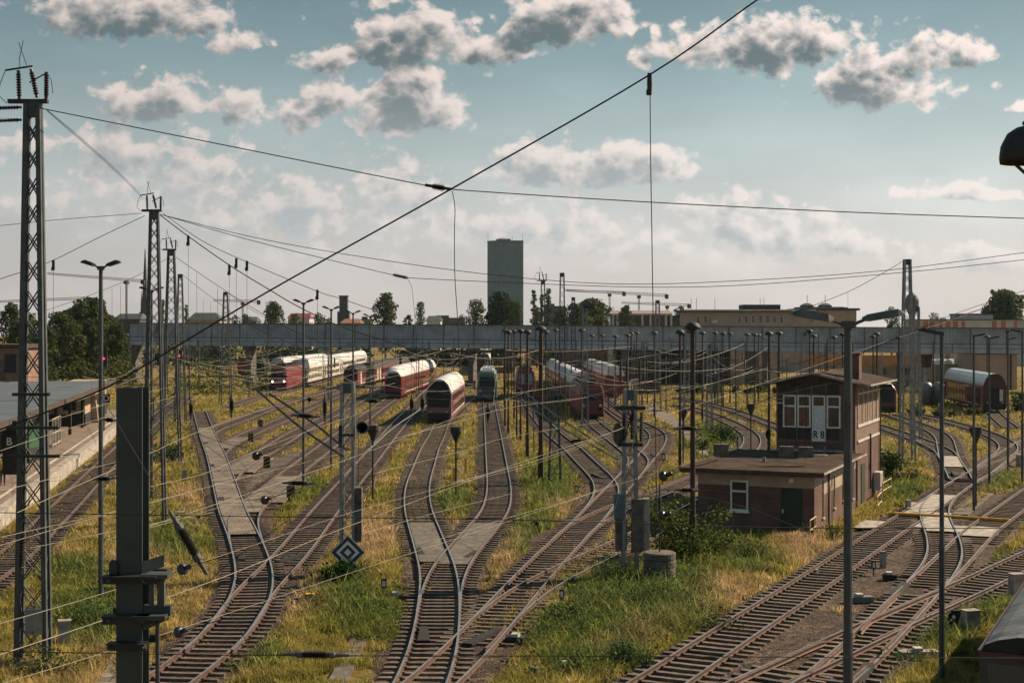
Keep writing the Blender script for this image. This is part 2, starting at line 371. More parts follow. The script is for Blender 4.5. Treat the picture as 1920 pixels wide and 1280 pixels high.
    veil = sstep(nz.outputs['Fac'], .35, .75, .94, 1.12)
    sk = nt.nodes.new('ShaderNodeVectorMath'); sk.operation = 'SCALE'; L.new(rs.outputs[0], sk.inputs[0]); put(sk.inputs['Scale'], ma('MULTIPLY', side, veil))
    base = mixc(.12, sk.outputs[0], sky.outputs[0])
    low = sstep(v, .06, .20)
    lit = mixc(low, (6.6, 6.0, 5.75), (7.6, 6.5, 6.0)); drk = mixc(low, (3.5, 3.8, 3.95), (.95, 1.28, 1.42))
    litn = nt.nodes.new('ShaderNodeVectorMath'); litn.operation = 'SCALE'; L.new(lit, litn.inputs[0]); put(litn.inputs['Scale'], side)
    cc = mixc(shade, litn.outputs[0], drk)
    lowc = sstep(v, .02, .07)
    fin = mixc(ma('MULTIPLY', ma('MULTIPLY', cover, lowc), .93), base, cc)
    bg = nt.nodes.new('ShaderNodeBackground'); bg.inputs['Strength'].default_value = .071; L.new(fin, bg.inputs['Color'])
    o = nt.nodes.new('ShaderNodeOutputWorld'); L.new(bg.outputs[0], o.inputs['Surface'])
    w.cycles.sampling_method = 'MANUAL'; w.cycles.sample_map_resolution = 512
build_world()
# ------------------------------------------------------------------ ground and tracks
struct('ground', MB().add([(-1490,-55,GZ-.05),(1490,-55,GZ-.05),(1490,2190,GZ-.05),(-1490,2190,GZ-.05)],[(0,1,2,3)]), groundmat())

def spline(pts, step=.5):
    pts = [V((p[0], p[1])) for p in pts]; out = []
    ext = [pts[0] * 2 - pts[1]] + pts + [pts[-1] * 2 - pts[-2]]
    for i in range(1, len(ext) - 2):
        p0, p1, p2, p3 = ext[i - 1:i + 3]; n = max(2, int((p2 - p1).length / .25))
        for k in range(n):
            t = k / n
            out.append(.5 * ((2 * p1) + (p2 - p0) * t + (2 * p0 - 5 * p1 + 4 * p2 - p3) * t * t + (3 * p1 - p0 - 3 * p2 + p3) * t ** 3))
    out.append(pts[-1])
    def resample(o, st):
        r = [o[0]]; acc = 0.0
        for a, b in zip(o, o[1:]):
            l = (b - a).length; 
            while acc + l >= st and l > 1e-9:
                t = (st - acc) / l; a = a.lerp(b, t); r.append(a.copy()); l = (b - a).length; acc = 0.0
            acc += l
        return r
    o = resample(out, step)
    a = np.array([[q.x, q.y] for q in o]); W = 6 if len(a) > 40 else 2
    for _ in range(3):                                   # even out the measuring noise
        c = a.copy()
        for i in range(len(a)):
            w = min(W, i, len(a) - 1 - i); c[i] = a[i - w:i + w + 1].mean(0)
        a = c
    return a
def frames(a):
    t = np.gradient(a, axis=0); t /= np.linalg.norm(t, axis=1)[:, None] + 1e-9
    return t, np.stack([t[:, 1], -t[:, 0]], 1)           # tangent, normal to the right
TRACKS = {}
def strip(mb, a, offs, zs):
    t, n = frames(a); k = len(offs); vs = []
    for i in range(len(a)):
        vs += [(a[i, 0] + n[i, 0] * o, a[i, 1] + n[i, 1] * o, z) for o, z in zip(offs, zs)]
    fs = [(i * k + j, i * k + j + 1, (i + 1) * k + j + 1, (i + 1) * k + j) for i in range(len(a) - 1) for j in range(k - 1)]
    return mb.add(vs, fs)
RAILP = [(-.036, 0), (.036, 0), (.036, -.035), (.010, -.05), (.010, -.115), (.062, -.135), (-.062, -.135), (-.010, -.115), (-.010, -.05), (-.036, -.035)]
TRK = [  # id, label, photo-pixel centre line (near to far), number of single sleepers, grassy
 ('A', 'long rusty track curving up the left of the yard to a dead end', [(222,1335),(309,1280),(391,1217),(440,1172),(467,1130),(480,1085),(477,1060),(464,1022),(450,985),(437,960),(420,902),(405,852),(389.5,815),(373.5,768)], 80, 0),
 ('B', 'track branching right from the left points below the blue and white square sign', [(391,1217),(440,1172),(462,1120),(528,1057),(570,1007),(606,960),(665,892),(700,850),(742,800),(775,765),(800,737),(822,715),(845,695)], 60, 0),
 ('C', 'track on concrete decking leading to the red cab car with round windscreen', [(464,1022),(457,990),(451,976),(470,946),(496,927),(518,909),(550,882.5),(588,854),(628,824),(665,796),(693,775),(715,759),(735,745),(752,731),(768,716)], 20, 0),
 ('D', 'track leaving the left points towards the middle row of red railcars', [(420,902),(424,892),(440,879),(470.6,860),(498,845),(529,826),(559,808),(601,787),(633,771),(673,749),(702,734),(740,716),(770,704)], 0, 0),
 ('E', 'track under the red railcars beside the long white roofed train', [(405,852),(411,841),(430,830),(453,819),(484,804),(519,791),(538,782),(574,765),(612,749),(650,732),(676,722),(704,711),(730,702)], 0, 0),
 ('G', 'track through golden grass left of the red railcars', [(389,812),(400,804),(429,794),(454,785),(511,763),(558,748),(617,730),(648,719),(690,706)], 0, 0),
 ('I', 'track under the red locomotive with two lit headlamps', [(430,760),(480,744),(549,727),(600,713),(660,698),(712,688)], 0, 0),
 ('J', 'farthest left track under the pale coaches near the footbridge', [(440,712),(480,706),(523,702),(575,696),(619,692)], 0, 0),
 ('S', 'central forked track curving right to the turquoise locomotive', [(760,1335),(792,1277),(802,1255),(815,1215),(819,1180),(821.5,1147),(824.5,1115),(832,1085),(845,1055),(876,1020),(927,960),(932.5,944),(936,922),(935,900),(932,877),(927.5,840),(921.5,790),(917,757),(914.5,740),(912,715),(910,700)], 100, 0),
 ('L', 'central forked track curving left to the rounded double deck coach', [(821.5,1147),(824.5,1115),(825,1080),(819.5,1055),(808,1027),(798,995),(785,960),(781.5,920),(788,890),(793,877),(806,840),(818,817),(829,791),(845,773),(862,759),(890,738)], 50, 1),
 ('M', 'track slanting from the bottom middle to the right past the counterweight mast', [(745,1330),(811,1277),(863,1230),(906.5,1180),(953,1130),(1014,1062),(1062,1014),(1095,983),(1126.5,948),(1175,896),(1207,860),(1226,838),(1234,823),(1232,811),(1217,800),(1190,788),(1160,771),(1138,754),(1122,740)], 90, 0),
 ('N', 'track beside the black mushroom lamps leading to the red locomotive with twin windows', [(1095,983),(1127,946),(1139,920),(1131,897),(1099.5,866),(1069,836),(1034,808),(1002,770),(989,748),(983,735)], 10, 0),
 ('O', 'track leading to the front of the dark red electric locomotive', [(1175,896),(1195,872),(1199,860),(1183,845),(1158,826),(1117,795),(1106,783),(1096,768),(1087,752)], 0, 0),
 ('Q', 'track running behind the brick signal box in dry grass', [(1062,1014),(1095,980),(1137,960),(1175,945),(1226,926),(1272,909),(1320,889),(1370,865),(1401,844),(1411,826),(1405,812),(1382,797),(1349,782),(1310,768),(1270,757)], 10, 0),
 ('R', 'overgrown track that passes the bush and the left wall of the signal box', [(906.5,1180),(940,1143),(965,1123),(1000,1097),(1087,1055),(1150,1027),(1205,1000),(1257,975.5),(1306,951),(1352,925),(1392,900),(1423,879)], 30, 2),
 ('U', 'straight track rising to the right past the door of the signal box', [(1140,1335),(1234,1280),(1329,1213),(1409,1162),(1507,1100),(1564,1061),(1615,1027),(1671,990),(1686,980),(1748,942),(1782,918),(1838,884),(1870,864),(1896,845),(1935,822),(1970,800)], 100, 0),
 ('W', 'track over the grey concrete planks crossing the yellow pipe', [(1838,884),(1790,912),(1762,934),(1750,949),(1750,965),(1757,978),(1766,1000),(1774,1020),(1775,1037),(1768,1057),(1750,1079),(1730,1099)], 40, 0),
 ('X', 'track crossing the diamond from bottom right up to the right edge', [(1470,1335),(1546,1280),(1602,1230),(1637,1197),(1687,1145),(1730,1100),(1770,1063),(1800,1032),(1842,989),(1854,980),(1889,957),(1924,930),(1965,902),(2020,872)], 100, 0),
 ('Y', 'low angled track crossing the diamond behind the trackside cabinets', [(1300,1335),(1420,1280),(1492,1247),(1547,1222),(1641,1177),(1710,1145),(1767,1120),(1838,1090),(1915,1052),(1990,1018),(2080,980)], 100, 0),
 ('Z', 'curved track behind the tall lattice mast to the red railcar', [(1838,884),(1822,893),(1801,906),(1800,895),(1799,888),(1788,873),(1780,858),(1775,838),(1770,820),(1752,806),(1718,793),(1690,783),(1660,775)], 0, 0),
 ('BA', 'track passing behind the signal box tower into the points', [(1780,858),(1772,845),(1751,834),(1717,821),(1685,810),(1654,799.5),(1610,788),(1560,778)], 0, 0),
 ('CA', 'curved track near the right edge ending by the red double deck coach', [(1838,884),(1858,869),(1885,848),(1893,837),(1881,824),(1845,808),(1800,795),(1760,784),(1720,776)], 0, 0),
 ('DA', 'track leaving the right points towards the right edge', [(1815,897),(1838,884),(1880,867),(1925,850),(1980,832)], 0, 0),
 ('EA', 'dark track beside the depot hall', [(1270,744),(1310,752),(1360,764),(1400,777),(1440,792),(1500,812),(1550,832)], 0, 0),
 ('FA', 'weedy track along the platform edge at the far left', [(-150,1160),(-60,1100),(34,1034),(74,993),(117,952),(170,897),(199,869),(232,838),(266,805),(300,776),(330,753),(346,741)], 40, 1),
 ('GA', 'siding under the grey roofed railcar at the bottom right corner', [(1880,1500),(1950,1390),(2010,1290),(2060,1200),(2110,1120),(2180,1040)], 0, 0),
 ('HA', 'short siding beneath the red double deck coach near the right edge', [(1895,800),(1880,788),(1862,772),(1847,757),(1838,748)], 0, 1),
 ('IA', 'track under the coaches next to the depot hall', [(1178,790),(1150,770),(1122,745),(1100,725),(1085,710)], 0, 0),
]
SLM = []
for k in range(4):
    q = MB(); l = 1.29 + .02 * k; w = .108 + .008 * (k % 2)
    q.add([(-l,-w,-.16),(l,-w,-.16),(l,w,-.16),(-l,w,-.16),(-l+.02,-w+.025,0),(l-.02,-w+.025,0),(l-.02,w-.025,0),(-l+.02,w-.025,0)],
          [(4,5,6,7),(0,1,5,4),(1,2,6,5),(2,3,7,6),(3,0,4,7)])
    for s in (-1, 1):                                    # rail fastenings
        for e in (-.10, .10): q.box(s*.753+e-.035, s*.753+e+.035, -.06, .06, -.01, .035)
    me = bpy.data.meshes.new('sleeper'); me.from_pydata(q.v, [], q.f); me.materials.append(M_SLEEP); SLM.append(me)
allpts, KD_all = [], None
tr_kd = []
for i, (tid, lab, px, near, grassy) in enumerate(TRK):
    a = spline([P(x, y, 0.0) for x, y in px]); TRACKS[tid] = a
    t, n = frames(a); dz = (i % 7) * .003
    root = thing('railway_track', lab, 'railway track', (a[0,0], a[0,1], 0), 0, 'railway tracks of the yard')
    org = V((a[0,0], a[0,1], 0))
    loc = a - a[0]
    for s in (-1, 1):
        q = MB(); c = loc[::2] if len(loc) > 30 else loc; nn = n[::2] if len(loc) > 30 else n
        secs = [[(c[j,0] + nn[j,0] * (s*.753 + ox), c[j,1] + nn[j,1] * (s*.753 + ox), oz + dz) for ox, oz in RAILP] for j in range(len(c))]
        q.loft(secs)
        top = [0 if f[0] % 10 == 0 and len(f) == 4 and f[1] % 10 == 1 else 1 for f in q.f]; q.m = top
        q.build('rail', [M_RAILTOP, M_RUST], root)
    if tid in ('X', 'Y', 'M', 'A', 'U') :                    # check rails and wing rails at the crossings
        for (ya, yb, so) in {'X': ((1300,1225,1),(1270,1195,-1),(1215,1120,1),(1190,1110,-1),(1105,1080,1)), 'Y': ((1290,1205,-1),(1300,1240,1),(1200,1115,1),(1180,1105,-1)), 'M': ((1215,1170,1),), 'A': (), 'U': ()}[tid]:
            d0_, d1_ = H * F / (ya - HY), H * F / (yb - HY); ii = [j for j in range(len(a)) if d0_ <= a[j, 1] <= d1_]
            if len(ii) < 4: continue
            q = MB(); q.loft([[(loc[j,0] + n[j,0] * (so*(.753 - .115 - .05*abs(2*(m/(len(ii)-1))-1)**6) + ox), loc[j,1] + n[j,1] * (so*(.753 - .115 - .05*abs(2*(m/(len(ii)-1))-1)**6) + ox), oz + dz + .012) for ox, oz in RAILP] for m, j in enumerate(ii)]); q.build('check_rail', M_CHECK, root)
    # ballast shoulder, ragged edge
    bl = MB(); tt, nn = frames(a); vs = []; k = 6
    for j in range(len(a)):
        e0, e1 = (1.5 + RN.uniform(0, .55) for _ in range(2))
        for o, z in ((-e0, GZ - .06), (-1.3, -.185), (-.4, -.20), (.4, -.20), (1.3, -.185), (e1, GZ - .06)):
            vs.append((a[j,0] + nn[j,0] * o, a[j,1] + nn[j,1] * o, z + dz * .6))
    bl.add(vs, [(j*k+m, j*k+m+1, (j+1)*k+m+1, (j+1)*k+m) for j in range(len(a)-1) for m in range(k-1)])
    struct('ballast_bed', bl, M_BALLAST)
    # sleepers: the nearest ones single, the rest of the track one mass
    sl_pos = []; st = .63; cum = 0.0; nxt = RN.uniform(0, .6)
    for j in range(len(a) - 1):
        while nxt < (j + 1) * .5:
            f = nxt / .5 - j; p = a[j] * (1 - f) + a[j+1] * f; nxt += st
            far = all(not tk or tk.find((p[0], p[1], 0))[2] > 1.25 for tk in tr_kd)
            if far: sl_pos.append((p[0], p[1], math.atan2(n[j,1], n[j,0])))
    sl_pos.sort(key=lambda s: s[0] ** 2 + s[1] ** 2)
    rest = MB(); cnt = 0
    for (x, y, ang) in sl_pos:
        vis = y > 38 and abs(x / y) < .375
        ang += RN.gauss(0, .012)
        zz = -.120 + dz * .7 + RN.uniform(-.012, .004)
        if vis and cnt < near:
            o = link('sleeper', SLM[RN.randrange(4)], root, (x - org.x, y - org.y, zz), ang); cnt += 1
        elif y > 30:
            ca, sa = math.cos(ang), math.sin(ang)
            for lx, ly, z0 in [(0, 0, 0)]:
                l, w = 1.3, .11
                c = [(-l,-w),(l,-w),(l,w),(-l,w)]
                vs = [(x-org.x+ca*u-sa*v, y-org.y+sa*u+ca*v, zz + h) for h in (-.1, 0) for u, v in c]
                rest.add(vs, [(4,5,6,7),(0,1,5,4),(1,2,6,5),(2,3,7,6),(3,0,4,7)])
    if rest.v:
        o = rest.build('sleepers', M_SLEEP, root); o['kind'] = 'stuff'
    kd = kdtree.KDTree(len(a))
    for j, p in enumerate(a): kd.insert((p[0], p[1], 0), j)
    kd.balance(); tr_kd.append(kd); allpts += [(p[0], p[1], grassy) for p in a]
KD_all = kdtree.KDTree(len(allpts))
for j, p in enumerate(allpts): KD_all.insert((p[0], p[1], 0), j)
KD_all.balance()

def poly_sheet(name, px, z, m, kind='structure', label=None, cat=None):
    q = MB(); q.add([(P(x, y, z).x, P(x, y, z).y, z) for x, y in px], [tuple(range(len(px)))])
    o = q.build(name, m); tag(o, label, cat, None, kind); return o
GRAVEL = [[(1268,1312),(1330,1262),(1420,1196),(1520,1130),(1625,1058),(1690,1012),(1760,1005),(1850,1000),(1815,1045),(1740,1088),(1640,1150),(1540,1205),(1440,1262),(1380,1312)],
          [(455,985),(462,955),(485,925),(508,905),(545,868),(520,850),(495,868),(470,880),(450,893),(442,915),(447,955)],
          [(560,872),(590,850),(570,842),(545,848),(520,862)],
          [(985,1015),(1003,1000),(1040,985),(1075,965),(1090,985),(1050,1020),(1005,1062),(975,1060)],
          [(1700,985),(1830,985),(1880,955),(1885,925),(1860,925),(1800,965)]]
for k, g in enumerate(GRAVEL):
    poly_sheet('gravel_ground', g, GZ - .035 + .004 * k, M_GRAVEL if k in (1, 2) else M_BALLAST)
poly_sheet('gravel_path', [(1228,760),(1262,778),(1300,800),(1335,840),(1338,862),(1318,868),(1305,840),(1272,808),(1240,790),(1205,770),(1190,752),(1200,744)], GZ - .015, M_DECK)
poly_sheet('gravel_path', [(1345,800),(1372,812),(1388,830),(1372,846),(1345,858),(1360,835),(1352,818)], GZ - .011, M_DECK)
poly_sheet('gravel_path', [(150,1330),(175,1280),(195,1240),(218,1212),(226,1216),(222,1260),(212,1330)], GZ - .011, M_DECK)
poly_sheet('gravel_path', [(1650,860),(1656,838),(1672,832),(1690,845),(1700,868),(1682,880)], GZ - .013, M_DECK)
# decking between and beside the rails of the points
def deck(tid, y0, y1, o0, o1, z, label, m=M_DECK, name='crossing_deck'):
    a = TRACKS[tid]; d0, d1 = sorted((H * F / (y0 - HY), H * F / (y1 - HY)))
    s = a[(a[:, 1] >= d0) & (a[:, 1] <= d1)]
    if len(s) < 3: return
    q = MB(); strip(q, s, [o0, o0, o1, o1], [z - .1, z, z, z - .1])
    return tag(q.build(name, m), label, 'track decking')
deck('A', 1000, 800, -.66, .66, -.028, 'worn pale concrete deck between the rails of the long left curving track')
deck('C', 960, 890, -.66, .66, -.034, 'pale concrete deck between rails where the right branch leaves the left points')
deck('C', 940, 893, .86, 1.6, -.05, 'narrow concrete strip beside the right branch next to grey gravel')
deck('D', 888, 850, -.66, .66, -.030, 'pale concrete deck between rails of the middle branch at the left points')
deck('D', 884, 856, .86, 1.5, -.055, 'narrow concrete strip beside the middle branch with a ribbed insulator above')
deck('E', 840, 818, -.66, .66, -.032, 'short concrete deck between rails of the upper branch at the left points')
deck('W', 962, 996, -.66, .66, -.030, 'grey plank deck inside the curved track below the yellow pipe', M_CONC)
deck('U', 985, 955, .86, 1.7, -.04, 'grey plank deck outside the straight track beside the yellow pipe', M_CONC)
deck('U', 993, 975, -1.9, -.86, -.04, 'short grey plank deck at the grassy side of the straight track', M_CONC)
deck('U', 965, 925, -.66, .66, -.027, 'dusty concrete deck between the rails above the yellow pipe', M_CONC)
deck('W', 960, 940, .86, 1.5, -.043, 'curved concrete strip beside the track at the yellow pipe', M_CONC)
deck('X', 1005, 985, -.66, .66, -.029, 'grey plank deck inside the far right track by the yellow pipe', M_CONC)
deck('X', 1000, 984, -2.4, -.86, -.046, 'grey planks between the curved track and the far right track', M_CONC)
deck('Z', 875, 853, -.66, .66, -.026, 'pale plank footway between rails behind the tall lattice mast', M_CONC)
# old wood deck of the central fork
deck('S', 1055, 975, -.66, .66, -.075, 'grey timber deck between the rails of the central fork right branch', M_CONCD)
deck('L', 1050, 975, -.66, .66, -.079, 'grey timber deck between the rails of the central fork left branch', M_CONCD)
# dark ramps (wedge-shaped covers) at the frogs
def wedge(x, y, ang, l, w, label):
    q = MB(); q.loft([[(-w/2,-l/2,-.02),(w/2,-l/2,-.02),(w/2,-l/2,.05),(-w/2,-l/2,.05)],[(-w/2,l/2,-.02),(w*.1,l/2,-.02),(w*.1,l/2,.16),(-w/2,l/2,.16)]])
    p = P(x, y, -.12); tag(q.build('derailer_ramp', M_BLACK, None, (p.x, p.y, -.12), False, ang), label, 'rail guard')
wedge(797, 1192, 0, 1.7, .42, 'black ribbed guard inside the left rail at the bottom centre frog')
wedge(908, 1196, -.5, 2.2, .36, 'black guard inside the slanting track at the bottom centre')
wedge(548, 1048, -.55, 1.9, .4, 'black guard beside the right rail below the left points')
wedge(455, 1045, .1, 1.3, .35, 'black guard inside the left rail of the long left curve')
wedge(789, 1036, .1, 1.4, .3, 'black guard at the left rail of the central fork')
wedge(884, 1042, -.35, 1.4, .3, 'black guard at the right rail of the central fork')
wedge(415, 940, .1, 2.2, .5, 'black guard on the concrete deck near the grey cabinet post')
wedge(484, 939, -.6, 2.0, .4, 'black guard on the concrete deck of the right branch')
wedge(398, 876, .1, 2.0, .5, 'black guard high on the concrete deck of the left curve')
wedge(386, 833, .1, 2.0, .5, 'small black guard on the upper part of the left curve deck')
wedge(1690, 1108, -.5, 2.2, .55, 'black ribbed guard left of the tall lamp post at the diamond crossing')
wedge(1620, 1265, -.5, 2.0, .5, 'black guard right of the double headed lamp post at the bottom')
wedge(1795, 890, -.2, 2.2, .6, 'black guard near the pale plank footway at the right points')
wedge(1228, 853, -.1, 2.2, .5, 'black guard on the tight curve next to the gravel path')
wedge(1124, 894, .3, 2.2, .45, 'black guard inside the curved rail left of the counterweight mast')

# cable troughs
def trough(px, w, label):
    a = spline([P(x, y) for x, y in px]); q = MB()
    strip(q, a, [-w/2, -w/2, w/2, w/2], [GZ - .1, GZ + .04, GZ + .04, GZ - .1])
    tag(q.build('cable_trough', M_CONCD), label, 'cable trough')
trough([(622,1300),(640,1262),(656,1232),(672,1200),(690,1170)], .55, 'short row of weathered trough covers in grass at the bottom left of the fork')
trough([(862,905),(868,840),(875,790),(882,750),(887,722)], .5, 'long pale cable trough between the two central tracks')
trough([(1655,1000),(1800,985)], .3, 'pale kerb beside the plank deck')
trough([(1800,965),(1830,940),(1860,915),(1890,895),(1920,878)], .9, 'broken concrete trough between the right tracks')
SIDE_EXCL = [(P(x, y).x, P(x, y).y, .5) for x, y in [(640,1262),(656,1232),(672,1205),(862,905),(868,840),(875,790),(882,750)]]

# ------------------------------------------------------------------ grass
def inside(poly, x, y):
    c = False; n = len(poly); j = n - 1
    for i in range(n):
        if (poly[i][1] > y) != (poly[j][1] > y) and x < (poly[j][0]-poly[i][0]) * (y-poly[i][1]) / (poly[j][1]-poly[i][1]) + poly[i][0]: c = not c
        j = i
    return c
NOGRASS = GRAVEL + [[(1228,760),(1300,800),(1338,850),(1318,868),(1272,808),(1205,770)], [(1303,1004),(1527,1004),(1655,930),(1660,800),(1303,880)],
   [(-10,1010),(215,825),(218,760),(-10,780)], [(150,1330),(175,1280),(218,1212),(226,1216),(212,1330)], [(1655,1000),(1900,1005),(1900,955),(1690,955)], [(1810,1290),(1900,1110),(2000,1000),(2000,1290)]]
GREEN = [(1180,1110,150,60),(1090,1180,110,50),(1250,1150,110,50),(1400,1050,70,28),(1180,1230,45,30),(1290,1080,60,40),(330,1010,60,45),(170,1160,90,60),(150,1075,70,30),(680,1150,90,45),
         (480,1230,60,30),(640,1100,60,35),(1000,1000,45,70),(850,940,50,25),(1030,905,55,50),(1700,925,40,25),(1330,830,55,40),(570,915,45,25),(1840,1130,60,60),(1880,1060,40,30),(1760,1180,70,50),(1700,1060,50,18),(1860,900,50,25),(1350,1010,60,30),(1080,1240,80,30)]
GOLD = [(960,1020,60,55),(1330,1130,110,50),(1560,1035,110,30),(700,1010,45,40),(1220,1180,60,30),(560,1120,70,40),(250,1060,70,40),(990,1090,60,40),(1170,1215,70,25),(1640,1080,70,22),(1500,1010,60,18),(700,985,60,30),(350,985,30,40),(360,935,40,25),(1050,950,40,20),(1100,985,70,25)]
from mathutils import noise as mn
rng = np.random.default_rng(5)
def make_grass():
    N = 250000
    r = rng.random(N); d0, d1 = 38.5, 300.0
    d = 1 / (1/d0**1.15 - r * (1/d0**1.15 - 1/d1**1.15)); d = d ** (1/1.15) if False else (d0**-1.15 - r*(d0**-1.15 - d1**-1.15)) ** (-1/1.15)
    x = (rng.random(N) * 2 - 1) * .375 * d
    keep = []; 
    for i in range(N):
        X, Y = x[i], d[i]; px = 960 + X * F / Y; py = HY + (H - GZ) * F / Y
        n = mn.noise((X * .12, Y * .12, 3.1)) + .5 * mn.noise((X * .45, Y * .45, 8.2)) + .3 * mn.noise((X * 1.6, Y * 1.6, 1.2))
        co_, idx, dist = KD_all.find((X, Y, 0)); gr = allpts[idx][2]
        if dist < 2.0:
            if gr == 0:
                if dist < 1.5 + .25 * n or rng.random() < .45: 
                    if not (dist < 1.5 and n > .62 and rng.random() < .3): continue
            elif gr == 1:
                if rng.random() < .72 and dist < 1.5: continue
                if n < .05 and dist < 1.3: continue
            elif rng.random() < .25: continue
        bad = False
        for g in NOGRASS:
            if inside(g, px, py): bad = True; break
        if bad and not (n > .75 and rng.random() < .25): continue
        if any((X-a)**2 + (Y-b)**2 < c*c for a, b, c in SIDE_EXCL): continue
        g = 0.0; gd = 0.0
        for (cx, cy, a, b) in GREEN:
            q = ((px-cx)/a)**2 + ((py-cy)/b)**2
            if q < 1.6: g = max(g, 1.25 - q * .8)
        for (cx, cy, a, b) in GOLD:
            q = ((px-cx)/a)**2 + ((py-cy)/b)**2
            if q < 1.6: gd = max(gd, 1.25 - q * .8)
        bare = mn.noise((X * .33, Y * .33, 21.0)) + .5 * mn.noise((X * 1.1, Y * 1.1, 4.4))
        if g < .35 and rng.random() < .15 - n * .3 + max(0, bare * 2.2 - .25): continue
        keep.append((X, Y, n, g, gd, dist, gr))
    K = np.array(keep); M = len(K); nb = 5
    X = np.repeat(K[:, 0], nb); Y = np.repeat(K[:, 1], nb); n = np.repeat(K[:, 2], nb); g = np.repeat(K[:, 3], nb); gd = np.repeat(K[:, 4], nb)
    lowf = np.repeat((K[:, 5] < 1.7) * 1.0, nb)
    B = len(X); s = np.clip(Y / 48, .9, 4.5)
    X = X + rng.normal(0, .09, B) * s ** .7; Y = Y + rng.normal(0, .09, B) * s ** .7
    h = .84 * (.17 + .20 * rng.random(B) + .20 * np.clip(g, 0, 1) * rng.random(B) + .06 * np.clip(gd, 0, 1)) * (1 - .45 * lowf) * np.clip(s ** .25, 1, 1.3)
    tall = rng.random(B) < .022; h = np.where(tall, h * 2.1, h)
    w = (.010 + .012 * rng.random(B) + .009 * np.clip(g, 0, 1)) * s
    th = rng.random(B) * 2 * np.pi; ln = h * (.25 + .6 * rng.random(B)); la = rng.random(B) * 2 * np.pi
    bx, by = np.cos(th) * w, np.sin(th) * w
    lx, ly = np.cos(la) * ln, np.sin(la) * ln
    z0 = np.full(B, GZ - .06)
    v = np.empty((B, 5, 3), np.float32)
    v[:, 0] = np.stack([X - bx, Y - by, z0], 1); v[:, 1] = np.stack([X + bx, Y + by, z0], 1)
    v[:, 2] = np.stack([X + bx * .8 + lx * .35, Y + by * .8 + ly * .35, z0 + h * .6], 1)
    v[:, 3] = np.stack([X - bx * .8 + lx * .35, Y - by * .8 + ly * .35, z0 + h * .6], 1)
    v[:, 4] = np.stack([X + lx, Y + ly, z0 + h], 1)
    me = bpy.data.meshes.new('grass'); me.vertices.add(B * 5); me.vertices.foreach_set('co', v.ravel())
    o = np.arange(B)[:, None] * 5
    loops = np.concatenate([o + np.array([[0, 1, 2, 3]]), o + np.array([[3, 2, 4]])], 1).astype(np.int32)
    me.loops.add(B * 7); me.loops.foreach_set('vertex_index', loops.ravel())
    me.polygons.add(B * 2); st = np.stack([np.arange(B) * 7, np.arange(B) * 7 + 4], 1).astype(np.int32)
    me.polygons.foreach_set('loop_start', st.ravel())
    me.update(calc_edges=True)
    straw = np.array([.47, .335, .185]); gold = np.array([.41, .32, .085]); olive = np.array([.18, .19, .042]); green = np.array([.105, .16, .038]); pink = np.array([.46, .315, .225])
    t = np.clip(.5 + n * .75 + rng.normal(0, .22, B) + .55 * np.clip(gd, 0, 1), 0, 1)[:, None]
    c = olive * (1 - t) + gold * t
    t2 = np.clip((t - .6) * 2.2, 0, 1); c = c * (1 - t2) + straw * t2
    pk = (np.clip(gd - .5, 0, 1) * (rng.random(B) < .4))[:, None]; c = c * (1 - pk) + pink * pk
    gg = np.clip(g * (.45 + .5 * rng.random(B)) + .45 * g * n, 0, .92)[:, None]; c = c * (1 - gg) + green * gg
    c *= (.62 + .62 * rng.random(B))[:, None]
    tv = np.array([mn.noise((k[0] * .9, k[1] * .9, 33.0)) + .6 * mn.noise((k[0] * 2.6, k[1] * 2.6, 7.7)) for k in K]); tv = np.repeat(tv, nb); c *= np.clip(1 + .75 * tv, .35, 1.55)[:, None]
    fl = rng.random(B) < .006; c[fl] = np.array([.55, .45, .03])
    col = np.ones((B, 5, 4), np.float32); col[:, :, :3] = c[:, None, :]
    at = me.color_attributes.new('tint', 'FLOAT_COLOR', 'POINT'); at.data.foreach_set('color', col.ravel())
    me.materials.append(M_GRASS)
    o = link('grass', me); tag(o, 'dry golden and green grass and weeds between the tracks', 'grass', None, 'stuff')
make_grass()

# leafy plants: one mesh of leaf faces
def leaves(name, pts, size, cols, parent=None, jitter=.4, flat=1.0):
    n = len(pts); p = np.array(pts, np.float32)
    a = rng.normal(size=(n, 3)); a /= np.linalg.norm(a, axis=1)[:, None]
    b = rng.normal(size=(n, 3)); b -= a * (a * b).sum(1)[:, None]; b /= np.linalg.norm(b, axis=1)[:, None]
    s = (size * (1 + jitter * rng.normal(size=n)).clip(.4, 1.8))[:, None]
    v = np.stack([p - a * s * .5, p + b * s * .3 , p + a * s * .5, p - b * s * .3], 1).astype(np.float32)
    me = bpy.data.meshes.new(name); me.vertices.add(n * 4); me.vertices.foreach_set('co', v.ravel())
    me.loops.add(n * 4); me.loops.foreach_set('vertex_index', np.arange(n * 4, dtype=np.int32))
    me.polygons.add(n); me.polygons.foreach_set('loop_start', np.arange(n, dtype=np.int32) * 4); me.update(calc_edges=True)
    cc = np.array(cols)[rng.integers(0, len(cols), n)] * (.7 + .6 * rng.random((n, 1)))
    col = np.ones((n, 4, 4), np.float32); col[:, :, :3] = cc[:, None, :]
    at = me.color_attributes.new('tint', 'FLOAT_COLOR', 'POINT'); at.data.foreach_set('color', col.ravel())
    me.materials.append(M_LEAF)
    return link(name, me, parent)
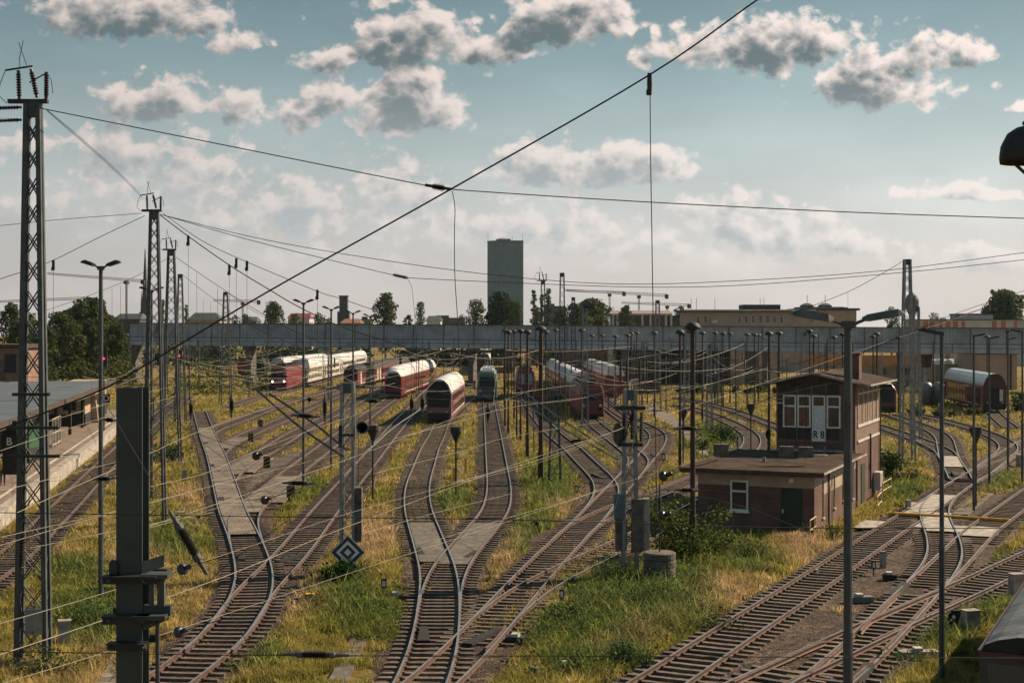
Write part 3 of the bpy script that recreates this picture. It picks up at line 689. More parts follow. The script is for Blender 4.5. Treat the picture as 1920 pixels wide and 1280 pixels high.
def weeds():
    pts = []
    for (cx, cy, aa, bb) in GREEN:
        for _ in range(int(aa * bb / 55)):
            px, py = cx + RN.gauss(0, aa * .55), cy + RN.gauss(0, bb * .55)
            if py < 800: continue
            p_ = P(px, py)
            if KD_all.find((p_.x, p_.y, 0))[2] < 1.5 or any(inside(g_, px, py) for g_ in NOGRASS): continue
            hh, rr = RN.uniform(.12, .45), RN.uniform(.12, .38)
            for _ in range(int(60 * (rr / .25) ** 2 * min(1.4, 60 / p_.y))): pts.append((p_.x + RN.gauss(0, rr), p_.y + RN.gauss(0, rr), GZ + abs(RN.gauss(hh * .5, hh * .4))))
    o = leaves('weeds', pts, .085, [(.055,.095,.025),(.08,.12,.03),(.04,.07,.022),(.13,.15,.035)]); tag(o, 'low broad leaved weeds in the green patches of grass', 'weeds', None, 'stuff')
weeds()
def shrub(x, y, w, h, n, label, cols, size=.11, cat='shrub', yellow=0):
    p = P(x, y); t = thing('leafy_shrub', label, cat, (p.x, p.y, GZ))
    cl = [(RN.gauss(0, w*.27), RN.gauss(0, w*.2), h * (.3 + .6 * RN.random()), RN.uniform(.16, .3) * w) for _ in range(16)]
    pts = []
    for _ in range(n):
        c = RN.choice(cl); pts.append((c[0] + RN.gauss(0, c[3]*.6), c[1] + RN.gauss(0, c[3]*.6), max(.04, c[2] + RN.gauss(0, c[3]*.55))))
    leaves('foliage', pts, size, cols, t)
    q = MB()
    for c in cl: q.tube([(c[0]*.15, c[1]*.15, -.05), (c[0]*.6, c[1]*.6, c[2]*.55), (c[0], c[1], c[2])], [.02, .015, .006], 5)
    q.build('stem', M_BARK, t)
GR1 = [(.05,.075,.02),(.085,.115,.026),(.035,.055,.018),(.14,.155,.035)]; GR2 = [(.022,.055,.016),(.035,.075,.02),(.02,.045,.015)]
shrub(1280, 1050, 2.8, 2.35, 4600, 'large leafy bush against the brick front of the signal box', GR1, .13)
shrub(1262, 1052, 1.6, 1.0, 1100, 'yellow green bush between the round counterweight and the rusty lamp pole', [(.16,.16,.03),(.10,.13,.03)], .12)
shrub(1352, 1040, 1.6, 1.0, 900, 'low bush spilling right of the rusty lamp pole', GR1, .12)
shrub(638, 1098, 1.2, 1.0, 1000, 'dark green young tree growing below the blue and white square sign', GR2, .13)
shrub(1672, 905, 1.5, 2.2, 1300, 'round green bush at the foot of the tall lattice mast on the right', GR2, .16)
shrub(1178, 1248, .85, .62, 800, 'small round dark green bush in dry grass at the bottom', GR2, .07)
shrub(1212, 1250, .5, .35, 350, 'low dark plant right of the small round bush', GR2, .06)
shrub(165, 1180, 1.6, 1.0, 1100, 'tall green weeds behind the pale cabinet on the left', [(.06,.10,.025),(.09,.13,.03)], .08, 'weeds')
shrub(110, 1260, 2.0, .5, 900, 'dark ivy clump at the foot of the big lattice mast', GR1, .09)
shrub(1565, 1008, .7, .6, 350, 'small plant against the sunny brick wall of the signal box', GR1, .1)
shrub(1360, 830, 2.2, 1.5, 900, 'green bush right of the gravel path', GR2, .2)
shrub(1320, 842, 2.0, .9, 600, 'pale green weeds at the bend of the gravel path', GR1, .18, 'weeds')
shrub(1710, 902, 1.2, .8, 450, 'low green plants below the lattice mast near the plank footway', GR1, .14, 'weeds')
shrub(1060, 1170, 1.7, .55, 800, 'dark green low plants beside the slanting track', GR2, .08, 'weeds')
shrub(1145, 1095, 1.5, .7, 800, 'dark weeds left of the counterweight mast base', GR2, .08, 'weeds')
shrub(1400, 1048, 1.6, .8, 800, 'tall green weeds in front of the dark green door', GR1, .08, 'weeds')
shrub(1230, 1130, 2.4, .6, 1000, 'broad patch of green weeds below the round counterweight', GR1, .08, 'weeds')
shrub(1345, 1180, 1.3, .45, 500, 'dark weed clump beside the straight track', GR2, .08, 'weeds')
shrub(1095, 1255, 1.5, .35, 500, 'low creeping plants at the bottom beside a white marker', GR2, .07, 'weeds')
shrub(325, 865, 2.6, 1.0, 800, 'green bush at the foot of the third lattice mast', GR2, .18)
shrub(430, 705, 12, 2.6, 1500, 'long dark hedge of bushes near the left end of the footbridge', GR2, .45)
shrub(395, 738, 9, 2.0, 1000, 'scattered bushes in golden grass before the footbridge', GR1, .4)
shrub(500, 728, 8, 1.6, 800, 'low green bushes left of the lit locomotive', GR1, .35)
# ------------------------------------------------------------------ masts
def ribbed(q, p, e, r, n=10, ribs=9, core=.45):
    p, e = V(p), V(e); L_ = (e - p).length; prof = [(r*.6, 0), (r*.6, L_*.08)]
    for k in range(ribs):
        z = L_ * (.10 + .80 * k / ribs); dz = L_ * .8 / ribs
        prof += [(r*core, z), (r, z + dz*.45), (r, z + dz*.55), (r*core, z + dz*.95)]
    prof += [(r*.6, L_*.92), (r*.6, L_)]
    return q.lathe(prof, n, p, e - p)
def lattice(label, x, y, ztop, wb, wt, leg, panel=1.1, group=None, m=None, rot=0.0, depth=1.0, loc=None):
    m = m or M_STEEL; p = loc or P(x, y); h = ztop - GZ
    t = thing('lattice_mast', label, 'mast', (p.x, p.y, GZ), rot, group)
    w = lambda z: (wb + (wt - wb) * z / h) / 2
    for sx in (-1, 1):
        for sy in (-1, 1):
            q = MB(); q.bar((sx*w(0), sy*w(0)*depth, -.2), (sx*w(h), sy*w(h)*depth, h), leg); q.build('leg', m, t)
    q = MB(); z = .25; k = 0
    while z < h - .5:
        z2 = min(z + panel * (w(z) * 2 / wb) ** .5, h - .15); a, b = w(z), w(z2); bw = leg * .42
        for s in (-1, 1):
            q.bar((-a, s*a*depth, z), (b, s*b*depth, z2), bw, bw*.5); q.bar((a, s*a*depth*.96, z), (-b, s*b*depth*.96, z2), bw, bw*.5)
            q.bar((s*a, -a*depth, z), (s*b, b*depth, z2), bw*.5, bw)
            q.bar((s*a*.96, a*depth, z), (s*b*.96, -b*depth, z2), bw*.5, bw)
        z = z2 + .04; k += 1
    q.build('bracing', m, t)
    q = MB(); q.box(-wt*.62, wt*.62, -wt*.62*depth, wt*.62*depth, h - .42, h + .02)
    q.build('cap', M_STEEL, t)
    q = MB(); q.box(-wb*.8, wb*.8, -wb*.8, wb*.8, -.3, .12); q.build('footing', M_CONCD, t)
    return t, h
def switchgear(t, h, s=1.0, left=True):
    q = MB(); q.box(-.75*s, .45*s, -.09, .09, h, h + .12); q.bar((.38*s, 0, h), (.38*s, 0, h + .45*s), .06); q.build('crossarm', M_DARK, t)
    for (a, b) in [((-.42, 0, .12), (-.45, 0, 1.0)), ((.12, 0, .18), (-.1, .1, 1.05)), ((.40, 0, .15), (.40, 0, .95))]:
        q = MB(); ribbed(q, (a[0]*s, a[1], h + a[2]), (b[0]*s, b[1], h + b[2]*s), .085*s, 8); q.build('insulator', M_INSU, t)
    q = MB(); q.bar((-.85*s, 0, h + 1.0*s), (-.05*s, .1, h + 1.15*s), .05); q.tube([(-.4*s, 0, h + 1.1*s), (-.42*s, 0, h + 1.35*s), (-.3*s, 0, h + 1.9*s)], .012, 4)
    q.tube([(-.2*s, 0, h + 1.15*s), (-.28*s, 0, h + 1.4*s), (-.44*s, 0, h + 1.85*s)], .012, 4); q.bar((-.15*s, .1, h + .65*s), (.42*s, 0, h + .93*s), .03)
    q.tube([(-.85*s, 0, h + .98*s), (-1.0*s, 0, h + .6*s), (-1.05*s, 0, h + .25*s), (-.8*s, 0, h)], .012, 4); q.tube([(.42*s, 0, h + .95*s), (.55*s, 0, h + .7*s), (.6*s, 0, h + .3*s)], .012, 4)
    q.build('switch_linkage', M_DARK, t)
    if left:
        for dz in (-.12, -.5):
            q = MB(); ribbed(q, (-.35*s, 0, h + dz), (-1.25*s, -.1, h + dz - .05), .07*s, 8); q.build('insulator', M_INSU, t)
M1, h1 = lattice('tall grey lattice mast with ribbed insulators on top at the far left', 62, 1247, 16.85, .88, .36, .14, 1.1, depth=.5)
switchgear(M1, h1, 1.0)
q = MB()
for z, w in ((7.2, 1.25), (6.35, 1.3), (8.2, .9)): q.box(-w*.5, w*.75, -.55, -.45, z, z + .09)
q.build('bracket', M_DARK, M1)
q = MB(); ribbed(q, (-.12, -.6, 4.1), (-.16, -.6, 3.0), .12, 10); q.build('insulator', M_INSU, M1)
q = MB(); q.box(-.15, .38, -.3, .1, 1.0, 1.75); q.build('switch_box', M_GALV, M1)
M2, h2 = lattice('second lattice mast behind the dark steel column with wires fanning from its top', 289, 985, 16.1, 1.1, .36, .11, 1.0, depth=.5)
switchgear(M2, h2, .85, False)
M3, h3 = lattice('third lattice mast in the left row standing in a green bush', 321, 868, 16.0, 1.4, .42, .12, 1.1, depth=.6); switchgear(M3, h3, .85, False)
M4, h4 = lattice('fourth slim lattice mast close behind the third one', 338, 792, 16.0, 1.2, .38, .11, 1.2, depth=.6)
M5, h5 = lattice('slim lattice mast standing alone before the church roof', 423, 762, 14.9, 1.5, .45, .11, 1.2)
M6, h6 = lattice('tall lattice mast with bright edge right of the signal box', 1701, 868, 15.3, 1.0, .42, .12, 1.0, m=M_GALV)
M7, h7 = lattice('shorter lattice mast just behind the tall one right of the signal box', 1718, 828, 12.0, .85, .42, .11, 1.1, m=M_GALV)
M8, h8 = lattice('short lattice mast carrying the blue and white square sign', 652, 1075, 7.75, .52, .46, .12, .8, m=M_GALV)
M9, h9 = lattice('short twin legged mast with tension weights and insulators left of the signal box', 1181, 1082, 7.5, .56, .42, .13, .9, m=M_GALV)
for x, y, zt, wb, lab in [(1040, 907, 6.0, .8, 'lattice mast base standing in grass beside the black lamp pole'), (1097, 800, 12.2, .7, 'pale lattice mast next to the dark red locomotive'),
     (1054, 790, 16.2, .8, 'lattice mast standing above the footbridge right of the glass tower'), (1018, 770, 16.0, .8, 'lattice mast with switchgear in front of the dark poplars'),
     (1233, 770, 13.6, .8, 'lattice mast before the pale columned building'), (1290, 800, 10.0, 1.0, 'broad pale lattice mast in front of the depot hall'),
     (1330, 812, 8.5, .6, 'small pale lattice mast on the gravel near the signal box'), (1075, 762, 14.2, .7, 'thin lattice mast above the white roofed coaches'),
     (1508, 770, 9.6, 1.0, 'pale lattice mast behind the roof of the signal box tower'), (232, 705, 9.0, 2.2, 'dark lattice stair tower below the left end of the footbridge')]:
    t, hh = lattice(lab, x, y, zt, wb, wb*.5 if wb < 2 else 1.6, .12, 1.2, 'smaller lattice masts', M_GALV if 'pale' in lab else M_STEEL)
    if 'switchgear' in lab: switchgear(t, hh, 1.0, False)
# extras on the two short masts
q = MB(); q.box(.28, .60, -.2, .18, 1.35, 3.6); q.build('counterweight', M_CONCD, M8)
q = MB(); q.tube([(.45, 0, 3.6), (.45, 0, 6.6)], .012, 4); q.build('weight_rope', M_DARK, M8)
q = MB(); q.lathe([(.19, -.04), (.25, -.05), (.26, 0), (.25, .05), (.19, .04), (.19, -.04)], 18, (.62, -.1, 6.1), (0, 1, 0)); q.bar((.62,-.1,5.86),(.62,-.1,6.34),.04); q.bar((.38,-.1,6.1),(.86,-.1,6.1),.04); q.build('tension_wheel', M_DARK, M8)
q = MB(); q.box(-.34, -.2, -.34, -.26, 5.3, 6.2); q.box(-.3, .3, -.33, -.27, 5.75, 5.85); q.build('gear_plate', M_DARK, M8)
q = MB()
for k in range(9): q.box(-.60, -.14, -.28, .16, 1.15 + k*.14, 1.27 + k*.14)
q.build('counterweight', M_CONCD, M9)
q = MB()
for k in range(16): q.box(.06, .50, -.36, .08, 1.1 + k*.135, 1.225 + k*.135)
q.build('counterweight', M_CONCD, M9)
q = MB()
for k in range(16): q.box(.54, .80, -.2, .2, 1.1 + k*.135, 1.225 + k*.135)
q.build('counterweight', M_CONC, M9)
q = MB(); q.box(-.66, -.24, -.36, .1, 2.45, 3.45); q.build('switch_box', mat('blue_grey_paint', (.07, .10, .12), .6), M9)
q = MB(); q.box(-.8, .9, -.5, .5, -.05, .1); q.box(-.8, .9, -.55, -.45, .1, .2); q.build('base_frame', M_STEEL, M9)
q = MB(); q.box(-.62, .62, -.35, .3, 6.9, 7.05); q.box(-.5, .5, -.3, .3, 5.4, 5.55)
for a, b in (((-.3, -.3, 5.5), (.1, -.3, 6.9)), ((.3, -.3, 5.5), (-.1, -.3, 6.9))): q.bar(a, b, .05)
q.build('gear_frame', M_DARK, M9)
q = MB(); q.lathe([(.05, -.06), (.42, -.06), (.45, 0), (.42, .06), (.05, .06)], 18, (-.5, -.1, 5.9), (1, .3, 0)); q.build('tension_wheel', M_DARK, M9)
for x, z0 in ((-.3, 5.6), (.05, 5.7), (.42, 5.6)):
    q = MB(); ribbed(q, (x, -.36, z0), (x + .03, -.36, z0 + 1.2), .09, 8); q.build('insulator', M_INSU, M9)
for x, z0 in ((-.38, 7.1), (-.12, 7.1), (.4, 7.1)):
    q = MB(); ribbed(q, (x, 0, z0 + .9), (x, 0, z0 + 1.9), .07, 8); q.tube([(x, 0, z0), (x, 0, z0 + .9)], .012, 4); q.build('insulator', M_INSU, M9)
# the blue and white signal square
q = MB(); c = P(652, 1035, .9)
sg = thing('signal_sign', 'square sign standing on its corner with white nested squares on dark blue', 'sign', (PD(652,1035,57.0).x, 57.0, PD(652,1035,57.0).z))
def dia(r, th=.012): 
    return [(0, -r), (r, 0), (0, r), (-r, 0)]
def plate(name, r0, r1, y, m):
    q = MB(); o = [(x, y, z) for x, z in dia(r1)]
    if r0: 
        i = [(x, y, z) for x, z in dia(r0)]; q.add(o + i, [(k, (k+1) % 4, 4 + (k+1) % 4, 4 + k) for k in range(4)])
    else: q.add(o, [(0, 1, 2, 3)])
    q.build(name, m, sg)
b = MB(); b.add([(x, -.0, z) for x, z in dia(.70)] + [(x, .04, z) for x, z in dia(.70)], [(0,1,2,3), (7,6,5,4), (0,4,5,1), (1,5,6,2), (2,6,7,3), (3,7,4,0)]); b.build('back_plate', M_SIGNB, sg)
plate('rim', .66, .69, -.012, M_PAINTW); plate('square_ring', .32, .47, -.008, M_PAINTW); plate('centre_square', 0, .15, -.008, M_PAINTW)
q = MB(); q.bar((0, .05, 0), (0, .6, 0), .06); q.bar((-.25, .05, .2), (-.25, .6, .2), .04); q.build('bracket', M_STEEL, sg)

# round concrete counterweight on its rod
c = P(1232, 1083); cw = thing('round_counterweight', 'round dark concrete counterweight hanging beside the twin legged mast', 'counterweight', (c.x, 57.4, GZ + .03))
for k in range(4): 
    q = MB(); q.lathe([(.60, k*.30), (.655, k*.30 + .04), (.655, k*.30 + .26), (.60, k*.30 + .295)], 28); q.build('weight_disc', M_CONCD, cw, smooth=False)
q = MB(); q.tube([(0, 0, 1.1), (0, 0, 3.9)], .03, 6); q.tube([(0, 0, 3.9), (.02, 0, 6.0)], .012, 4); q.build('hanging_rod', M_DARK, cw)
q = MB(); ribbed(q, (0, 0, 2.6), (0, 0, 3.4), .09, 8); q.build('insulator', M_INSU, cw)

# ------------------------------------------------------------------ lamps
def lamp_double(label, x, yb, d, ztop, r=.075, arm=1.0, head=.62, group='double headed yard lamps'):
    X = (x - 960) * d / F
    t = thing('lamp_post', label, 'street lamp', (X, d, GZ), 0, group); h = ztop - GZ
    q = MB(); q.tube([(0,0,-.1),(0,0,h*.42)], r*1.15, 10); q.tube([(0,0,h*.42),(0,0,h*.85),(0,0,h-.12)], [r, r, r*.85], 10); q.build('pole', M_STEEL, t)
    q = MB(); q.box(-.11, .11, -.11, .11, h - .16, h - .02); q.build('junction_box', M_STEEL, t)
    for s in (-1, 1):
        q = MB(); q.tube([(s*.08, 0, h - .1), (s*.38*arm, 0, h + .0)], .035, 6); q.build('arm', M_STEEL, t)
        a, b = s*.34*arm, s*(.34*arm + .98*arm); q = MB()
        def sec(x_, z_, w_, hh): return [(x_, -w_, z_), (x_, w_, z_), (x_, w_*.7, z_ + hh), (x_, -w_*.7, z_ + hh)]
        q.loft([sec(a, h-.02, .05, .07), sec(a + s*.12, h - .03, .14, .14), sec(b - s*.15, h + .06, .17, .15), sec(b, h + .10, .10, .06)]); q.build('lamp_head', M_DARK if d > 35 else mat('weathered_lamp_housing', (.07,.08,.08), .6, 0, .3, 6), t)
    return t
lamp_double('tall double headed lamp post left of the dark steel column', 189, 1124, 52.6, 12.35, .085, .55)
lamp_double('double headed lamp post close in front of the signal box with weathered heads', 1590, 1560, 27.5, 10.18, .085, .82)
lamp_double('double headed lamp behind the second lattice mast on the left', 284, 930, 85, 12.35, .08, .55)
lamp_double('first double headed lamp of the row running towards the footbridge', 569, 916, 89.5, 11.7, .075, .50)
lamp_double('second double headed lamp of the row running towards the footbridge', 621, 873, 104.5, 11.5, .075, .50)
lamp_double('third double headed lamp of the row running towards the footbridge', 662, 839, 120, 11.4, .075, .50)
lamp_double('farthest double headed lamp of the row before the footbridge', 694, 818, 133, 11.25, .075, .50)
def lamp_single(label, x, d, ztop, s, length=1.0, r=.07):
    t = thing('lamp_post', label, 'street lamp', ((x - 960) * d / F, d, GZ), 0, 'single armed yard lamps'); h = ztop - GZ
    q = MB(); q.tube([(0,0,-.1),(0,0,h*.4)], r*1.2, 10); q.tube([(0,0,h*.4),(0,0,h)], [r, r*.85], 10); q.build('pole', M_STEEL, t)
    a = s*.05; b = s*(.05 + .75*length); q = MB()
    def sec(x_, z_, w_, hh): return [(x_, -w_, z_), (x_, w_, z_), (x_, w_*.7, z_ + hh), (x_, -w_*.7, z_ + hh)]
    q.loft([sec(-a, h - .03, .05, .1), sec(a + s*.1, h - .01, .1, .1), sec(b - s*.15, h + .08, .14, .11), sec(b, h + .1, .08, .05)]); q.build('lamp_head', M_DARK, t)
lamp_single('single armed lamp post standing in grass by the bottom right cabinets', 1766, 41.0, 9.85, -1, .85)
lamp_single('slim single armed lamp post behind the points right of the lattice mast', 1826, 80, 9.6, 1, .9)
lamp_single('slim single armed lamp post with its head just before the footbridge', 1855, 91, 9.4, 1, .9)
lamp_single('slim single armed lamp post nearest the red double deck coach', 1890, 100.6, 9.75, -1, .01)
lamp_single('single armed lamp post at the right edge with head pointing left', 1917, 95, 9.8, -1, 1.0)
lamp_single('small single armed lamp post close to the right edge', 1891, 112, 9.2, 1, .9)
def mushroom(label, x, d, ztop, r=.36, pr=.11, group='black mushroom shaded lamps', m=None):
    t = thing('mushroom_lamp', label, 'street lamp', ((x - 960) * d / F, d, GZ), 0, group); h = ztop - GZ
    q = MB(); q.tube([(0,0,-.1),(0,0,2.0),(0,0,2.01),(0,0,h-.25)], [pr*1.25, pr*1.25, pr, pr*.8], 8); q.build('pole', m or M_RUSTP, t)
    q = MB(); q.lathe([(r*.35, -.22), (r*.95, -.20), (r, -.15), (r*.86, -.05), (r*.62, .05), (r*.32, .10), (.02, .12)], 16, (0,0,h-.12)); q.build('lamp_shade', M_DARK, t, smooth=True)
    q = MB(); q.lathe([(.04, -.12), (.13, -.06), (.15, .06), (.08, .12)], 8, (0,0,h-.42)); q.build('lamp_glass', M_GLASS, t)
mushroom('tall rusty mushroom lamp standing by the bush at the signal box', 1299, 62.5, 10.33, .37, .12)
mushroom('thick black mushroom lamp on the grass right of the turquoise locomotive', 1014, 95, 10.25, .40, .16)
mushroom('dark mushroom lamp on the grass strip behind the gravel path', 1275, 102, 10.0, .36, .10)
mushroom('mushroom lamp pole left of the thick black one with its foot in the grass', 989, 112, 10.0, .36, .12)
mushroom('mushroom lamp just left of the tower windows of the signal box', 1442, 117, 9.85, .38, .12)
for x, d, zt in [(947,150,10.05),(953,140,9.95),(964,160,9.95),(976,130,10.05),(1024,165,9.9),(1042,190,10.1),(1091,150,10.1),(1110,205,9.3),(1129,210,9.3),(1154,190,9.25),(1177,180,9.45),(1184,195,9.6),(1194,200,9.7),(1227,165,9.8),(1282,150,9.7),(1317,154,9.8),(1341,190,9.7),(1356,185,9.65),(1369,195,9.6),(1401,190,9.5),(1415,185,9.5),(1422,200,9.4),(1461,140,9.8),(1518,150,10.0),(1526,170,9.4),(1564,180,9.2),(1580,160,9.6),(1637,175,9.3),(1644,150,9.7),(1685,170,9.2),(1851,190,9.2)]:
    mushroom('dark mushroom shaded lamp among the many before the footbridge', x, d, zt, .40 if d < 155 else .44, .09, 'distant mushroom lamps before the footbridge')
# the dome shade hanging in at the top right
c = PD(1925, 290, 10.0); t = thing('dome_lamp', 'large dark dome lamp shade at the upper right edge', 'street lamp', c)
q = MB(); q.lathe([(.15, .03), (.180, -.06), (.185, -.02), (.175, .06), (.13, .15), (.07, .19), (.03, .20)], 24); q.build('lamp_shade', M_DARK, t, smooth=True)
q = MB(); q.lathe([(.02, -.02), (.06, .0), (.07, .05), (.05, .1)], 14); q.build('lamp_glass', M_GLASS, t, smooth=True)
q = MB(); q.tube([(-.10, 0, -.05), (.0, 0, -.14), (.12, 0, -.20), (.35, 0, -.24), (.9, 0, -.26)], .012, 6); q.tube([(0, 0, .2), (.1, 0, .32), (.5, 0, .36), (.9, 0, -.2), (.9, 0, -11.2 + .1)], .04, 8); q.build('bracket', M_DARK, t)

# ------------------------------------------------------------------ the steel column in front
c = PD(242, 727, 14.0)
col = thing('steel_column', 'large dark grey H beam column with bolted brackets at the lower left', 'column', (c.x, c.y, GZ)); hC = c.z - GZ
q = MB(); q.box(-.128, .128, 0, .022, 0, hC); q.box(-.010, .010, .022, .26, 0, hC - .001); q.box(-.128, .128, .26, .282, 0, hC); q.build('beam', M_BEAM, col)
def zz(y, d=14.0): return H - (y - HY) * d / F - GZ
for (y0, y1, xl, xr, dp) in [(1076, 1092, -.24, .30, .10), (1150, 1167, -.24, .22, .08), (1201, 1216, -.19, .19, .08)]:
    q = MB(); q.box(xl, xr, -.085, -.003, zz(y1), zz(y0)); q.box(xl, xr, .285, .36, zz(y1), zz(y0)); q.box(xl, xr, -.14, -.085, zz(y0) - .012, zz(y0)); q.build('clamp', M_DARK, col)
    for bx in (-.17, .17):
        q = MB(); q.lathe([(.022, 0), (.022, .03), (.012, .03), (.012, .06)], 6, (bx, -.085, (zz(y0)+zz(y1))/2), (0,-1,0)); q.build('bolt', M_STEEL, col)
q = MB(); q.box(.13, .40, -.10, .12, zz(1082), zz(1074)); q.add([(.13,-.02,zz(1075)),(.32,.10,zz(1065)),(.32,.10,zz(1042)),(.13,-.02,zz(1052))],[(0,1,2,3)]); q.box(.13, .40, .02, .12, zz(1155), zz(1136)); q.box(.10, .38, -.12, .02, zz(1158), zz(1150))
q.bar((.14,-.03,zz(1175)), (.36,.08,zz(1158)), .05); q.build('bracket', M_BEAM, col)
q = MB(); q.box(.19, .23, .02, .08, zz(1136), zz(1082)); q.box(.27, .34, .02, .08, zz(1136), zz(1082)); q.tube([(.28, 0, zz(1300)), (.28, 0, zz(1165))], .022, 8); q.build('support_tube', M_STEEL, col)
q = MB(); q.lathe([(.03, 0), (.05, .02), (.05, .12), (.03, .15)], 8, (-.145, -.02, zz(1078))); q.tube([(-.145,-.02,zz(1060)),(-.16,-.02,zz(1048))], .01, 5); q.build('fitting', M_DARK, col)

# ------------------------------------------------------------------ wires
def sagline(a, b, sag=0.0, n=14):
    return [V(a).lerp(V(b), k/n) - Z * (sag * 4 * (k/n) * (1 - k/n)) for k in range(n + 1)]
def wire(label, pts, r, m=None, group='overhead wires', name='overhead_wire', seg=4):
    q = MB(); pts = [V(p) for p in pts]; o = pts[len(pts)//2].copy(); q.tube([p - o for p in pts], r, seg)
    return tag(q.build(name, m or M_WIRE, None, o), label, 'wire', group)
def wpx(label, px, r, m=None, sub=6, **k):                 # px: (x, y, distance) in order
    pts = [PD(*p) for p in px]; out = []
    ext = [pts[0]*2 - pts[1]] + pts + [pts[-1]*2 - pts[-2]]
    for i in range(1, len(ext) - 2):
        p0, p1, p2, p3 = ext[i-1:i+3]
        for s in range(sub):
            t = s/sub; out.append(.5*((2*p1)+(p2-p0)*t+(2*p0-5*p1+4*p2-p3)*t*t+(3*p1-p0-3*p2+p3)*t**3))
    return wire(label, out + [pts[-1]], r, m, **k)
D0 = 13.0
wpx('thick dark cable running diagonally across the whole sky', [(1560,-90,D0),(1420,0,D0),(1219,140,D0),(845,355,D0),(500,548,D0),(280,680,D0),(180,735,D0),(0,805,D0),(-120,850,D0)], .0085, seg=6)
wpx('long thin wire hanging straight down from the diagonal cable', [(1219,175,D0),(1220,300,D0),(1222,420,D0),(1224,550,D0),(1228,760,D0),(1232,960,D0)], .0045)
q = MB(); c = PD(1218, 158, D0); q.box(-.014, .014, -.02, .02, -.09, .09); q.box(-.03, .0, -.012, .012, -.10, -.05); q.lathe([(.02,-.1),(.024,0),(.02,.1)], 8, (0,0,0)); tag(q.build('cable_clamp', M_DARK, None, c), 'small black clamp holding the hanging wire on the diagonal cable', 'clamp')
wpx('thin wire crossing the sky from the tall left mast to the right edge', [(75,203,42.3),(400,268,42.3),(800,348,42.3),(845,355,42.3),(1200,378,42.3),(1600,398,42.3),(1940,410,42.3)], .015)
q = MB(); a, b = PD(797, 347, 42.2), PD(846, 355, 42.2); q.tube([a-a, b-a], .05, 6); ribbed(q, (b-a)*.28, (b-a)*.75, .115, 10, 9); tag(q.build('rod_insulator', M_INSU, None, a), 'black ribbed rod insulator in the sky wire above the glass tower', 'insulator')
wpx('loose thin wire dangling from the sky insulator left of the glass tower', [(848,358,42.2),(853,390,42.2),(852,440,42.2),(853,520,42.2),(858,600,42.2),(862,700,42.2)], .012)
wpx('wire pair from the tall left mast down to the second mast', [(88,208,42.3),(150,262,46),(210,315,54),(268,372,70)], .013)
wpx('thin upper wire from the tall left mast to the second mast', [(88,206,42.3),(150,258,46),(212,313,55),(262,362,70)], .012)
wpx('wire leaving the second mast to the left behind the tall mast', [(0,523,71),(90,492,71),(190,443,71),(272,404,72)], .016)
wpx('nearly level wire from the left edge to the second mast', [(0,423,71),(120,411,71.5),(266,400,72)], .013)
wpx('sagging wire from the second mast across to the right edge', [(300,402,72.5),(500,450,72.5),(740,491,72.5),(960,519,72.5),(1150,532,72.5),(1350,528,72.5),(1650,508,72.5),(1940,471,72.5)], .016)
wpx('lower sagging wire from the second mast passing the small insulator', [(308,404,72.5),(480,453,72.5),(735,515,72.5),(770,521,72.5),(960,530,72.5),(1200,538,72.5),(1400,534,72.5),(1700,510,72.5),(1940,485,72.5)], .016)
q = MB(); a, b = PD(737, 515, 72.4), PD(764, 521, 72.4); ribbed(q, a-a, b-a, .10, 8, 6); tag(q.build('rod_insulator', M_INSU, None, a), 'small dark insulator in the lower sagging wire', 'insulator')
wpx('curled loose wire below the small insulator', [(764,521,72.4),(772,540,72.4),(776,575,72.4),(782,640,72.4)], .010)
wpx('heavy cable pair falling right from the second mast', [(300,403,72.6),(353,443,72.6),(430,497,72.6),(500,540,72.6),(560,575,72.6),(640,612,72.6),(760,650,72.6)], .026)
wpx('upper cable falling right from the second mast', [(305,400,72.8),(380,452,72.8),(463,491,72.8),(595,546,72.8),(640,560,72.8),(740,595,72.8)], .016)
for k, (x, y0, y1, d) in enumerate([(353,440,640,72.6),(430,495,640,72.6),(443,485,640,72.8),(463,492,640,72.8),(595,546,650,72.8),(369,510,660,109),(408,540,660,109),(381,560,680,150),(395,565,690,150),(100,492,650,71),(210,540,640,109),(226,536,640,109)]):
    wpx('thin vertical hanger wire below the cross cables of the left masts', [(x,y0,d),(x,(y0+y1)/2,d),(x+.5,y1,d)], .009 if d < 80 else .012, group='vertical hanger wires of the left masts')
wpx('wire from the third mast falling right behind the lamp row', [(330,482,109.8),(385,520,109.8),(470,575,109.8),(560,625,109.8),(640,655,109.8)], .02)
wpx('wire from the third mast falling left', [(318,482,109.8),(250,520,109.8),(150,560,109.8),(0,610,109.8)], .016)
wpx('wire from the fourth mast falling right', [(342,515,150),(400,560,150),(470,610,150),(560,650,150)], .022)
wpx('wire from the lone slim mast falling right', [(426,548,184),(470,580,184),(540,615,184),(640,650,184)], .022)
wpx('wire from the top of the tall right mast down to the roofs', [(1696,488,107),(1640,521,107),(1590,547,107),(1530,571,107),(1480,590,107)], .02)
wpx('short hanger wire above the beige office roof', [(1590,547,107),(1590,600,107)], .011)
wpx('grey cable passing in front of the signal box tower', [(1900,560,60),(1690,630,60),(1560,690,60),(1400,765,60),(1290,800,60),(1150,840,60)], .014)
wpx('long dark sloping wire across the footbridge to the right', [(2000,520,110),(1800,585,110),(1620,660,110),(1500,712,110)], .018)
